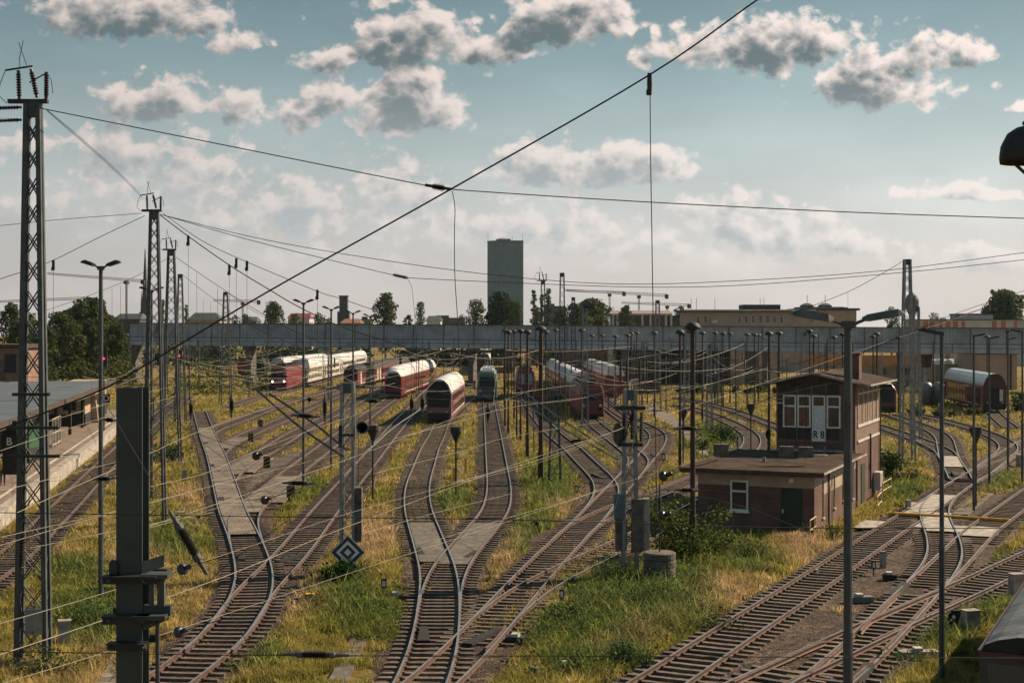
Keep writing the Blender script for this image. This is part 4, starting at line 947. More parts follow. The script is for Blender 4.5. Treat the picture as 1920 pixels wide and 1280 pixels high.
# level wires and insulators of the nearest span
for (ya, yb, yc, lab) in [(1228,1229,1233,'level dark wire low across the foreground with a ribbed insulator'), (968,974,990,'level dark wire across the middle of the picture past the signal box door')]:
    wpx(lab, [(-40,ya-8,D0),(480,ya,D0),(960,yb,D0),(1440,yc-2,D0),(1960,yc,D0)], .0042)
def rod(label, x0, y0, x1, y1, d, r=.035, d2=None, ribs=11):
    a, b = PD(x0, y0, d), PD(x1, y1, d2 or d); t = thing('rod_insulator', label, 'insulator', a, 0, 'rod insulators'); b = b - a
    q = MB(); ribbed(q, b*.26, b*.72, r, 12, ribs, .5); q.build('ribbed_rod', M_INSU, t)
    q = MB(); q.lathe([(r*.3, 0), (r*.45, b.length*.2), (r*.62, b.length*.2), (r*.72, b.length*.21), (r*.72, b.length*.29), (r*.5, b.length*.3)], 10, b*0, b); q.build('end_fitting', M_STEEL, t)
    q = MB(); q.lathe([(r*.5, 0), (r*.72, .005), (r*.72, b.length*.08), (r*.62, b.length*.09), (r*.45, b.length*.1), (r*.3, b.length*.31)], 10, b*.69, b); q.build('end_fitting', M_STEEL, t)
    un = b.normalized(); tl = .9 + d * .03; vert = abs(un.z) > .9
    q = MB(); q.tube([V((0,0,0)), -un * tl] if not vert else [V((0,0,0)), Z * tl], r * .055, 4); q.build('tail_wire', M_WIRE, t)
    q = MB(); q.tube([b, b + un * (tl if not vert else .5)], r * .055, 4); q.build('tail_wire', M_WIRE, t); return t
rod('dark ribbed rod insulator hanging level low over the grass', 531, 1226, 655, 1228, D0, .042)
rod('dark ribbed insulator hanging at a slant right of the steel column', 318, 958, 388, 1076, D0, .056)
rod('ribbed insulator in the middle wire before the left concrete deck', 528, 905, 592, 906, 34, .07)
rod('ribbed insulator above the left yard next to the crossing bars', 546, 778, 600, 781, 34, .07)
rod('ribbed insulator in front of the first lamp of the row', 575, 748, 586, 749, 40, .07)
rod('pale ribbed insulator right of the short lattice mast', 683, 751, 716, 752, 34, .06)
rod('dark ribbed insulator left of the rusty mushroom lamp', 1262, 803, 1318, 804, 34, .06)
rod('pale ribbed insulator in front of the plaster wall of the signal box', 1264, 918, 1312, 919, 34, .06)
rod('black insulator on the wire through the tower of the signal box', 1060, 829, 1100, 823, 50, .07)
rod('ribbed insulator beside the platform wall behind the tall left mast', 172, 898, 218, 896, 30, .05)
rod('ribbed insulator next to the steel column over the platform', 192, 786, 219, 788, 30, .05)
rod('dark hanging insulator in front of the middle lamp post', 609, 740, 609, 790, 60, .12)
rod('dark hanging insulator left of the rounded double deck coach', 772, 740, 772, 775, 60, .12)
rod('dark hanging insulator just beside the rounded double deck coach', 792, 738, 792, 774, 60, .12)
rod('dark hanging insulator above the track right of the turquoise locomotive', 915, 756, 915, 792, 60, .12)
rod('dark hanging insulator over the dead end of the left curving track', 358, 748, 358, 785, 60, .12)
rod('dark hanging insulator above the upper left tracks', 434, 738, 434, 782, 60, .12)
for k, (x, y, d, lab) in enumerate([(343,1066,D0,'blue grey disc insulator close to the slanting ribbed one'),(337,1184,D0,'blue grey disc insulator low beside the steel column'),(1245,892,D0+2,'black disc insulator with pale cap in front of the signal box'),(1243,966,D0+3,'pale capped insulator above the round counterweight'),(481,854,D0+12,'dark disc insulator over the middle branch deck'),(497,937,D0+12,'dark disc insulator over the right branch deck')]):
    c = PD(x, y, d); t = thing('disc_insulator', lab, 'insulator', c, 0, 'disc insulators'); s = d / 13.0; s = s ** .6
    q = MB(); ax = (.9, -.5, .35); q.lathe([(.016*s, -.05*s), (.05*s, -.03*s), (.055*s, 0), (.05*s, .02*s), (.016*s, .03*s)], 16, (0,0,0), ax); q.lathe([(.022*s, .03*s), (.022*s, .09*s)], 10, (0,0,0), ax); q.build('disc', M_SIGNB if k < 2 else M_INSU, t, smooth=True)
    q = MB(); q.tube([V(ax)*.09*s*.9, V(ax)*.16*s], .006*s, 5); q.build('clevis', M_GALV, t)
    q = MB(); q.tube([V(ax)*.16*s, V(ax)*.16*s + V((.35, -.15, .12))*s], .004*s, 4); q.build('tail_wire', M_WIRE, t)
# pale slanting wires that cut across the picture
for k, (px, r) in enumerate([([(-60,1300,16),(150,1237,18),(300,1190,20),(480,1132,24),(692,1062,29),(960,975,40),(1156,909,55),(1290,868,60)], .011), ([(-40,1240,15),(200,1160,19),(395,1090,22),(480,1057,25),(600,1007,30),(710,965,35),(960,872,48),(1157,807,57),(1440,715,75),(1900,560,100)], .016),
    ([(-40,1180,16),(200,1110,20),(480,1020,26),(660,960,32),(860,905,40),(1000,870,50),(1150,815,57)], .011), ([(200,1012,20),(480,920,30),(640,865,36),(780,812,45),(840,788,52),(1000,730,90)], .014), ([(0,975,17),(280,850,24),(370,810,28),(480,772,36),(640,728,60),(760,700,90)], .012),
    ([(282,912,22),(390,885,26),(480,845,31),(600,800,40),(720,760,56)], .012), ([(0,1007,18),(207,960,22),(420,905,30),(640,850,42)], .010), ([(0,1022,18),(175,971,21),(300,938,25),(470,890,33)], .010),
    ([(57,1027,18),(216,995,20),(400,960,25)], .009), ([(0,845,20),(90,815,24),(217,776,30),(330,742,40)], .010), ([(90,790,24),(217,752,30),(330,722,42)], .010), ([(0,920,18),(92,898,21),(217,866,26)], .010),
    ([(960,738,60),(1080,722,70),(1200,725,60),(1320,722,60),(1440,697,55),(1560,660,50)], .016), ([(960,745,70),(1100,738,60),(1205,752,57),(1300,728,57),(1440,690,60)], .014), ([(1205,772,57),(1330,748,57),(1440,742,57),(1560,718,57)], .014),
    ([(740,822,42),(860,790,50),(960,763,60),(1100,745,75)], .014), ([(850,905,30),(1000,865,40),(1100,830,52),(1170,800,57)], .010), ([(700,888,36),(880,842,46),(960,818,55),(1130,790,75)], .010),
    ([(1185,905,57),(1380,945,50),(1530,1002,45),(1700,1060,40)], .010), ([(1130,1030,57),(1180,860,57),(1195,790,57)], .02), ([(1195,862,57),(1172,960,57)], .016), ([(480,735,60),(560,728,60),(640,722,60),(720,700,90)], .016),
    ([(1160,905,50),(1060,940,44),(960,968,40),(820,1012,34)], .009), ([(680,1000,30),(820,960,36),(960,925,44)], .009), ([(240,1000,20),(330,975,24),(480,930,30)], .009)]):
    wpx('thin pale wire slanting over the tracks of the yard', [q_ for q_ in px], r * (.42 if px[0][2] < 25 else .6), M_WIREL, group='pale wires slanting over the yard')
# dark bar pairs (steady arm tubes) crossing each other
for px, lab in [([(482,732,42),(562,800,40),(642,855,38)], 'dark tube slanting down to the short lattice mast'), ([(505,738,42),(590,795,40),(648,842,38)], 'second dark tube slanting down to the short lattice mast'),
    ([(970,725,60),(1060,790,58),(1165,858,57)], 'pale steel tube slanting down to the counterweight mast'), ([(965,742,60),(1050,800,58),(1160,862,57)], 'second pale steel tube slanting down to the counterweight mast'),
    ([(690,845,60),(740,800,66),(800,760,80)], 'dark tube pair crossing before the rounded double deck coach')]:
    wpx(lab, px, .035, M_STEEL if 'dark' in lab else M_GALV, name='cantilever_tube')
# catenary over the tracks: one thing per line with contact wire, messenger wire and droppers
def catenary(tid, lab, d_from, d_to):
    a = TRACKS[tid]; s = a[(a[:,1] > d_from) & (a[:,1] < d_to)]
    if len(s) < 40: return
    n = len(s); k = max(2, int(n * .5 / 45)); idx = [int(i * (n - 1) / k) for i in range(k + 1)]
    t = thing('catenary_line', lab, 'overhead line', (s[0,0], s[0,1], 5.4)); o = V((s[0,0], s[0,1], 5.4))
    q = MB(); q.tube([V((s[i,0] + (.3 if j % 2 else -.3), s[i,1], 5.45)) - o for j, i in enumerate(idx)], .011, 4); q.build('contact_wire', M_WIREL, t)
    q = MB(); pts = []; dr = MB()
    for j in range(k):
        A = V((s[idx[j],0], s[idx[j],1], 7.0)); B = V((s[idx[j+1],0], s[idx[j+1],1], 7.0))
        line = sagline(A, B, .9, 10); pts += line[(1 if j else 0):]
        for p in line[1:-1:2]: dr.tube([p - o, V((p.x, p.y, 5.46)) - o], .007, 3)
    q.tube([p - o for p in pts], .014, 4); q.add(dr.v, dr.f); q.build('messenger_wire', M_WIREL, t)
for tid, lab, a, b in [('C','overhead line towards the red cab car',95,200),('D','overhead line above the middle left branch',105,230),('E','overhead line towards the red railcars',115,260),('S','overhead line towards the turquoise locomotive',85,300),
    ('L','overhead line towards the rounded coach',90,190),('N','overhead line above the track with twin window locomotive',90,220),('I','overhead line towards the lit locomotive',150,330),('FA','overhead line above the platform track',90,200)]:
    catenary(tid, lab, a, b)
# cross spans in the distance: level wires between masts
for k, (y0, x0, x1, d, sag) in enumerate([(648,240,700,230,.5),(655,60,560,190,.4),(668,40,640,160,.5),(684,60,520,150,.3),(660,700,1120,235,.6),(672,720,1100,170,.4),(690,300,760,130,.4),(700,1000,1420,150,.6),(680,1050,1420,180,.5),(715,960,1300,120,.5),(735,60,300,120,.3),(706,40,330,135,.3)]):
    wpx('level cross wire strung between far masts of the yard', [(x0,y0,d),((x0+x1)/2,y0+sag*F/d*.6,d),(x1,y0+2,d)], .02, None, group='level cross wires between far masts')
# signal gantry beam below the bridge
t = thing('signal_gantry', 'long dark horizontal gantry beam in front of the footbridge', 'gantry', (PD(905, 659, 225).x, 225, PD(905, 659, 225).z))
q = MB(); q.box(-13, 12.5, -.3, .3, -.25, .25); q.build('beam', M_DARK, t)
for x in (-13, 12.4):
    q = MB(); q.box(x - .2, x + .2, -.2, .2, -7.0, -.25); q.build('leg', M_DARK, t)

for x, y, d in [(353,450,72.6),(430,505,72.6),(443,492,72.8),(463,497,72.8),(595,551,72.8),(100,496,71)]:
    q = MB(); q.box(-.06, .06, -.05, .05, -.28, .22); q.box(-.1, .0, -.03, .03, -.3, -.12); tag(q.build('cable_clamp', M_DARK, None, PD(x, y, d)), 'small black clamp on a cable falling from the left masts', 'clamp', 'cable clamps of the left masts')
# thin poles scattered through the far half of the yard
for k in range(130):
    x = RN.uniform(240, 960) if k < 56 else RN.uniform(960, 1660); yb = RN.uniform(684, 752) if k < 56 else RN.uniform(700, 775)
    p_ = P(x, yb); hgt = RN.choice([5.5, 7, 8, 8.5, 9, 9.8]); q = MB(); r = RN.uniform(.05, .1); q.tube([(0,0,-.1),(0,0,hgt)], [r*1.2, r*.8], 5)
    if RN.random() < .5: q.bar((0,0,hgt*.86), (RN.choice((-1,1))*2.2,0,hgt*.93), .06); q.bar((0,0,hgt*.75), (RN.choice((-1,1))*2.4,0,hgt*.72), .05)
    tag(q.build('catenary_pole', M_STEEL if RN.random() < .6 else M_GALV, None, p_), 'thin overhead line pole among the far tracks', 'pole', 'thin overhead line poles of the far yard')
# drooping pale wires between the far poles
for k in range(96):
    side = k % 2
    x0 = RN.uniform(230, 860) if side else RN.uniform(940, 1440); d0 = RN.uniform(70, 190); y0 = HY + (H - RN.uniform(5.6, 8.6)) * F / d0
    d1 = d0 * RN.uniform(.62, 1.35); x1 = x0 + RN.uniform(70, 260) * (1 if RN.random() < .7 else -1); y1 = HY + (H - RN.uniform(5.6, 8.6)) * F / d1
    A, B = PD(x0, y0, d0), PD(x1, y1, d1)
    wire('thin pale wire drooping between far poles of the yard', sagline(A, B, RN.uniform(.15, .9), 10), .012 if d0 < 110 else .017, M_WIREL if RN.random() < .7 else M_WIRE, 'drooping wires between the far poles')
# short insulators in the wire tangle
for k in range(26):
    x = RN.uniform(960, 1420) if k % 3 else RN.uniform(480, 900); d = RN.uniform(90, 190); y = HY + (H - RN.uniform(5.2, 7.6)) * F / d; q = MB()
    if k % 2: ribbed(q, (0,0,0), (0,0,.9), .12, 6, 5)
    else: ribbed(q, (0,0,0), (.8,0,.15), .10, 6, 5)
    tag(q.build('line_insulator', M_INSU if k % 4 else M_GALV, None, PD(x, y, d)), 'small ribbed insulator in the wire tangle of the far yard', 'insulator', 'small insulators of the far yard')
# ------------------------------------------------------------------ signal box
A_ = math.radians(-23.6); o_ = P(1527, 1000)
sb = thing('signal_box', 'brick signal box with flat roofed annex and timber tower marked R 8', 'signal box', (o_.x, o_.y, GZ), A_)
def part(q, name, m, parent=None, **k): return q.build(name, m, parent or sb, **k)
q = MB(); q.box(-6.0, 0, 0, 11.5, -.3, 2.24); part(q, 'annex_wall', M_BRICK)
q = MB(); q.box(-6.012, .012, -.012, 11.5, 2.24, 2.93); q.box(-.006, .012, 2.2, 9.6, 1.7, 2.24); part(q, 'plaster_band', M_PLAST)
q = MB(); q.box(-6.75, .55, -.62, 11.6, 2.93, 3.10); part(q, 'annex_roof', M_FELT)
q = MB(); q.box(-6.80, .60, -.67, -.62, 2.86, 3.07); q.box(.55, .60, -.62, 11.6, 2.95, 3.13); q.box(-6.80, -6.75, -.62, 11.6, 2.95, 3.14); part(q, 'gutter', M_TIMB)
q = MB(); q.box(.601, .64, -.66, 11.5, 3.0, 3.09); q.box(-6.84, -6.801, -.66, 11.6, 3.05, 3.10); part(q, 'roof_edge', M_CONC)
def window(x0, x1, z0, z1, y, trans, curtain=None, parent=None, side='y', name='window'):
    f = MB(); fw = .085; Y0, Y1 = y - .05, y + .01
    def bx(q, a, b, c, d, y0, y1):
        if side == 'y': q.box(a, b, y0, y1, c, d)
        else: q.box(-y1, -y0, a, b, c, d)
    bx(f, x0, x0+fw, z0, z1, Y0, Y1); bx(f, x1-fw, x1, z0, z1, Y0, Y1); bx(f, x0+fw, x1-fw, z0, z0+fw, Y0, Y1); bx(f, x0+fw, x1-fw, z1-fw, z1, Y0, Y1)
    if trans: bx(f, x0+fw, x1-fw, trans-.05, trans+.05, Y0, Y1)
    w = f.build(name, M_PAINTW, parent or sb)
    g = MB(); bx(g, x0+fw, x1-fw, z0+fw, z1-fw, y-.022, y-.014); g.build('pane', M_GLASS, w)
    if curtain:
        g = MB(); bx(g, x0+fw+.01, x1-fw-.01, z0+fw+.01, (trans or z1)-.06, y-.028, y-.024); g.build('blind', curtain, w)
    return w
w = window(-4.28, -3.36, .95, 2.5, -.004, 1.95); q = MB(); q.box(-4.34, -3.30, -.14, -.012, .86, .95); q.build('sill', M_PAINTW, w)
q = MB(); q.box(-1.66, -.60, -.05, -.013, .0, 2.2); dr = part(q, 'door', M_GREEN); q = MB(); q.box(-1.60, -1.55, -.12, -.05, .95, 1.15); q.build('handle', M_PAINTW, dr)
q = MB(); q.box(-1.85, -.4, -.9, 0, -.2, .02); part(q, 'doorstep', M_CONC)
q = MB(); q.box(-1.25, -1.03, -.12, -.013, 2.5, 2.72); part(q, 'wall_lamp', M_PAINTW)
for y0, y1, z0, z1 in [(1.9, 2.35, .55, 2.45), (4.9, 5.35, .7, 2.4), (7.4, 7.85, .8, 2.4), (8.6, 9.0, .8, 2.4), (10.4, 10.8, .6, 2.4)]:
    q = MB(); q.box(.0, .013, y0, y1, z0, z1); part(q, 'window', M_GLASS); q = MB(); q.box(.0, .09, y0 - .05, y1 + .05, z0 - .08, z0); part(q, 'window_sill', M_CONC)
q = MB(); q.tube([(.08, 3.3, 0), (.08, 3.3, 2.8), (.3, 3.3, 2.98)], .05, 6); part(q, 'downpipe', M_DARK); q = MB(); q.tube([(.08, 11.45, 0), (.08, 11.45, 3.0)], .05, 6); part(q, 'downpipe', M_DARK)
# tower
TX0, TX1, TY0, TY1 = -4.6, -.03, 11.55, 20.0
q = MB(); q.box(TX0, TX1, TY0, TY1, -.3, 3.8); part(q, 'tower_base', M_BRICK)
q = MB(); q.box(TX0, TX1 - .9, TY0, TY1, 3.8, 7.02); part(q, 'tower_wall', M_TIMB)
q = MB(); q.box(TX1 - .9, TX1 + .006, TY0 - .02, TY0 + .5, 3.1, 7.02); part(q, 'corner_pier', M_BRICK)
q = MB(); q.box(TX1 - .9, TX1 + .002, TY0 + .5, TY1, 3.8, 7.0); part(q, 'tower_side_wall', M_TIMBL)
for x0, x1, cur in [(-4.20, -3.43, mat('red_brown_blind', (.17, .078, .05), .7, 0, .3, 4)), (-3.35, -2.58, mat('red_brown_blind', (.17, .078, .05))), (-2.50, -1.73, mat('white_blind', (.55, .57, .57), .8, 0, .15, 6)), (-1.65, -.86, None)]:
    window(x0, x1, 4.48, 6.36, TY0 - .01, 5.72, cur)
q = MB()
for x in (-4.55, -3.39, -2.54, -1.69, -.82): q.box(x - .035, x + .035, TY0 - .03, TY0, 3.5, 6.95)
q.box(TX0, -.82, TY0 - .032, TY0 - .001, 6.36, 6.44); q.box(TX0, -.82, TY0 - .032, TY0 - .001, 3.66, 3.74); part(q, 'timber_frame', M_TIMBL)
q = MB(); q.box(-2.50, -1.72, TY0 - .045, TY0 - .033, 3.70, 4.46); sp_ = part(q, 'name_board', M_PAINTW)
cu = bpy.data.curves.new('lettering', 'FONT'); cu.body = 'R 8'; cu.size = .60; cu.align_x = 'CENTER'; cu.align_y = 'CENTER'; cu.extrude = .004; cu.offset = .014
to = bpy.data.objects.new('lettering', cu); COL.objects.link(to); bpy.context.view_layer.update()
me = bpy.data.meshes.new_from_object(to.evaluated_get(bpy.context.evaluated_depsgraph_get())); bpy.data.objects.remove(to)
me.materials.clear(); me.materials.append(M_BLACK)
def letter(me, parent, loc, rz=0, sx=1.0):
    o = link('lettering', me, parent, loc); o.rotation_euler = (math.radians(90), 0, rz); o.scale = (sx, 1, 1); return o
letter(me, sp_, (-2.11, TY0 - .051, 4.08), 0, .80)
q = MB(); q.box(TX0 - .05, TX1 + .06, TY0 - .10, TY0 - .003, 3.1, 3.22); part(q, 'roof_flashing', M_CONC)
q = MB()
def gsec(y): return [(-5.55, y, 6.86), (-2.35, y, 7.58), (.95, y, 6.92), (.95, y, 7.02), (-2.35, y, 7.72), (-5.55, y, 6.96)]
q.loft([gsec(TY0 - .75), gsec(TY1 + .6)]); part(q, 'tower_roof', M_FELT)
q = MB(); q.prism([(TX0, TY0 - .004), (TX1, TY0 - .004), (TX1, TY0 + .1), (TX0, TY0 + .1)], 6.95, 7.02); q.add([(TX0, TY0 + .02, 7.0), (TX1, TY0 + .02, 7.0), (-2.35, TY0 + .02, 7.58)], [(0,1,2)]); part(q, 'gable', M_TIMB)
q = MB(); q.bar((-5.55, TY0 - .76, 6.92), (-2.35, TY0 - .76, 7.66), .03, .12); q.bar((.95, TY0 - .76, 6.98), (-2.35, TY0 - .76, 7.66), .03, .12); q.box(.95, .98, TY0 - .75, TY1 + .6, 6.96, 7.06); part(q, 'barge_board', M_CONC)
q = MB(); q.box(-.95, -.1, 13.2, 14.1, 6.8, 8.72); ch = part(q, 'chimney', M_BRICK); q = MB(); q.box(-1.0, -.05, 13.15, 14.15, 8.72, 8.82); q.build('chimney_cap', M_CONCD, ch)
q = MB()
for y in (12.3, 14.0, 15.6, 17.3, 18.9): q.box(TX1 + .004, TX1 + .06, y - .05, y + .05, 4.6, 6.7)
q.box(TX1 + .004, TX1 + .07, 12.2, TY1, 4.5, 4.66); q.box(TX1 + .004, TX1 + .07, 12.2, TY1, 3.62, 3.76); q.box(TX1 + .004, TX1 + .05, 12.2, TY1, 6.4, 6.48); part(q, 'window_frame', M_CREAM)
q = MB()
for k in range(6): q.box(TX1 + .003, TX1 + .02, 12.4 + k*1.25, 13.45 + k*1.25, 4.72, 6.36)
part(q, 'boarded_window', M_TIMBL)
q = MB(); q.box(.02, .42, 17.6, 18.6, .35, 1.45); ac = part(q, 'air_conditioner', M_CREAM); q = MB()
for k in range(9): q.box(.421, .435, 17.65, 18.55, .42 + k*.11, .47 + k*.11)
q.build('grille', M_GALV, ac)
q = MB(); q.tube([(.06, 16.2, .6), (.06, 16.2, 3.9)], .06, 6); part(q, 'downpipe', M_DARK); q = MB(); q.tube([(.06, 19.8, -.1), (.06, 19.8, 6.2), (.5, 19.9, 6.75)], .05, 6); part(q, 'downpipe', M_DARK)
q = MB(); q.box(-.0, .012, 13.4, 14.6, 0, 2.3); part(q, 'door', M_GREEN)
q = MB(); q.tube([(-4.72, 11.3, 4.05), (-4.9, 11.2, 4.05)], .03, 6); q.lathe([(.0, -.02), (.30, -.02), (.32, 0), (.30, .02), (0, .02)], 18, (-5.0, 11.2, 4.05), (1, -.25, 0)); part(q, 'round_mirror', M_DARK)
q = MB(); q.box(-3.6, -3.45, 4.0, 4.15, 3.1, 3.35); part(q, 'roof_vent', M_GALV); q = MB(); q.box(-2.1, -1.2, 8.8, 9.5, 3.1, 3.15); part(q, 'roof_hatch', M_GALV); q = MB(); q.box(-1.65, -1.55, 10.6, 10.7, 3.1, 3.5); part(q, 'roof_vent', M_GALV)
for k, (px_, py_, d, wd, hh, lab) in enumerate([(1352, 843, 66, .66, .56, 'brown slatted weight box hanging left of the tower'), (1475, 846, 74, .72, .56, 'left of two brown slatted weight boxes before the tower'), (1511, 847, 74, .72, .56, 'right of two brown slatted weight boxes before the tower')]):
    c = PD(px_, py_, d); t = thing('weight_box', lab, 'counterweight', c)
    q = MB()
    for j in range(4): q.box(-wd/2, wd/2, -.2, .2, -hh/2 + j*hh/4, -hh/2 + (j + .9)*hh/4)
    q.build('slats', M_CONCD, t); q = MB(); q.tube([(0,0,-hh/2-.1),(0,0,4.0)], .018, 5); q.build('hanger', M_DARK, t)
def railing(label, pts, h):
    p0 = P(*pts[0]); t = thing('handrail', label, 'railing', p0); q = MB(); L = [P(*p) - p0 for p in pts]
    for a in L: q.tube([a, a + Z*h], .03, 6)
    for a, b in zip(L, L[1:]): q.tube([a + Z*h, b + Z*h], .03, 6); q.tube([a + Z*h*.5, b + Z*h*.5], .03, 6)
    q.build('rails', mat('faded_yellow_rail', (.42,.33,.18), .6), t)
railing('yellow tubular handrail at the front corner of the signal box', [(1519,1012),(1530,1004)], .95)
railing('yellow handrail beside the sunny back corner of the signal box', [(1645,965),(1653,955)], 1.0)
railing('faded yellow handrail in the grass behind the signal box', [(1655,935),(1671,925)], .95)

# ------------------------------------------------------------------ platform on the left
def pe(x, y, z): return P(x, y, z)
PZ = .76
e0, e1 = P(217, 800, PZ), P(-60, 1006, PZ); far = P(285, 752, PZ)
wdir = (e0 - e1).normalized(); lft = V((-wdir.y, wdir.x, 0))
e0 = e0 + wdir * 30; e1 = e1 - wdir * 5
pl = thing('station_platform', 'paved station platform with pale edge at the far left', 'platform', (0, 0, 0))
def quad(name, a, b, w0, w1, z0, z1, m, parent):
    q = MB(); pts = [a + lft*w0, b + lft*w0, b + lft*w1, a + lft*w1]
    q.prism([(p.x, p.y) for p in pts], z0, z1); return q.build(name, m, parent)
quad('paving', e1, e0, .55, 13, GZ, PZ, M_PLATF, pl); quad('edge_slab', e1, e0, 0, .55, .55, PZ + .006, M_CONC, pl); quad('retaining_wall', e1, e0, .12, .5, GZ - .1, .55, M_CONC, pl)
quad('warning_stripe', e1, e0, 1.05, 1.25, PZ, PZ + .006, M_CREAM, pl)
cp = thing('platform_canopy', 'long grey platform roof on dark posts at the far left', 'canopy', (0, 0, 0))
c0, c1 = P(217, 716, 4.7) , P(-40, 812, 4.7); cd = (c0 - c1).normalized(); cl_ = V((-cd.y, cd.x, 0))
q = MB(); q.loft([[c1 + cl_*0, c1 + cl_*10, c1 + cl_*10 + Z*.12, c1 + Z*.12], [c0, c0 + cl_*10 , c0 + cl_*10 + Z*.12, c0 + Z*.12]]); q.add([c1 + cl_*10, c0 + cl_*10, c0 + cl_*14 + Z*.4, c1 + cl_*14 + Z*.4], [(0,1,2,3)]); q.build('roof_sheet', M_CANOPY, cp)
q = MB(); q.loft([[c1 - cl_*.06 - Z*.32, c1 - Z*.32, c1 + Z*.15, c1 - cl_*.06 + Z*.15], [c0 - cl_*.06 - Z*.32, c0 - Z*.32, c0 + Z*.15, c0 - cl_*.06 + Z*.15]]); q.build('fascia', M_TIMB, cp)
for k in range(9):
    p = c1.lerp(c0, k/8.0) + cl_*2.2; q = MB(); q.box(p.x-.12, p.x+.12, p.y-.12, p.y+.12, PZ, 4.68); q.bar((p.x, p.y, 3.6), (p.x - cl_.x*1.9, p.y - cl_.y*1.9, 4.6), .1); q.build('post', M_DARK, cp)
kb = P(170, 790, PZ); kk = thing('platform_building', 'beige building under the canopy with dark base and slanted pier', 'building', (kb.x, kb.y, PZ), math.atan2(wdir.y, wdir.x) - math.pi/2)
q = MB(); q.box(-3.2, .2, -7, 14, 1.15, 3.75); q.build('wall', M_PLAST, kk); q = MB(); q.box(-3.25, .25, -7.05, 14.05, 0, 1.15); q.build('base', M_DARK, kk)
q = MB(); q.box(-1.8, -.6, -7.04, -7.0, 1.5, 2.7); q.build('window', M_GLASS, kk); q = MB(); q.box(.2, .24, 3, 9, 1.5, 2.6); q.build('window', M_GLASS, kk)
q = MB(); q.loft([[(.26,-2,0),(.95,-2,0),(.95,-1.4,0),(.26,-1.4,0)],[(.26,-2,3.7),(.5,-2,3.7),(.5,-1.4,3.7),(.26,-1.4,3.7)]]); q.build('pier', M_PLAST, kk)
def glyph(ch, size, label, loc, board, rz=0, cat='sign'):
    t = thing('platform_sign', label, cat, loc, rz); w, h = board
    q = MB(); q.box(-w/2, w/2, 0, .06, -h/2, h/2); b = q.build('board', M_DARK, t)
    cu = bpy.data.curves.new('lettering', 'FONT'); cu.body = ch; cu.size = size; cu.align_x = 'CENTER'; cu.align_y = 'CENTER'; cu.extrude = .004; cu.offset = .01
    to = bpy.data.objects.new('lettering', cu); COL.objects.link(to); bpy.context.view_layer.update()
    m_ = bpy.data.meshes.new_from_object(to.evaluated_get(bpy.context.evaluated_depsgraph_get())); bpy.data.objects.remove(to); m_.materials.clear(); m_.materials.append(M_PAINTW)
    letter(m_, t, (0, -.008, 0)); return t
glyph('D', .75, 'dark platform sign with a white letter D', PD(199, 747, 125), (.62, .75))
t = glyph('B', .62, 'dark platform pillar with a white letter B', PD(17, 828, 82), (.95, .75))
q = MB(); q.box(-.42, .42, .08, .6, -1.9, 1.2); q.build('pillar', M_DARK, t)
c = P(40, 868, PZ); t = thing('platform_kiosk', 'dark green kiosk under the platform roof', 'kiosk', (c.x, c.y, PZ))
q = MB(); q.box(-.9, .55, 0, 2.2, 0, 1.0); q.build('base', M_DARK, t); q = MB(); q.box(-.85, .5, .04, 2.2, 1.0, 2.5); q.build('cabin', mat('bottle_green', (.02,.075,.035), .6), t); q = MB(); q.box(-.95, .6, -.08, 2.3, 2.5, 2.6); q.build('roof', M_DARK, t)
c = P(98, 842, PZ); t = thing('platform_shelter', 'pale framed glass shelter on the platform', 'shelter', (c.x, c.y, PZ), math.atan2(wdir.y, wdir.x) - math.pi/2)
q = MB()
for y in (0, 1.6, 3.2, 4.8):
    q.bar((0, y, 0), (0, y, 2.3), .07); q.bar((-1.6, y, 0), (-1.6, y, 2.3), .07)
for z in (.3, 1.2, 2.3): q.bar((0, 0, z), (0, 4.8, z), .05); q.bar((-1.6, 0, z), (-1.6, 4.8, z), .05); q.bar((0, 0, z), (-1.6, 0, z), .05)
q.build('frame', M_CREAM, t); q = MB(); q.box(-.02, .0, .05, 4.7, .4, 2.2); q.build('pane', M_GLASS, t)
c = P(2, 908, PZ)
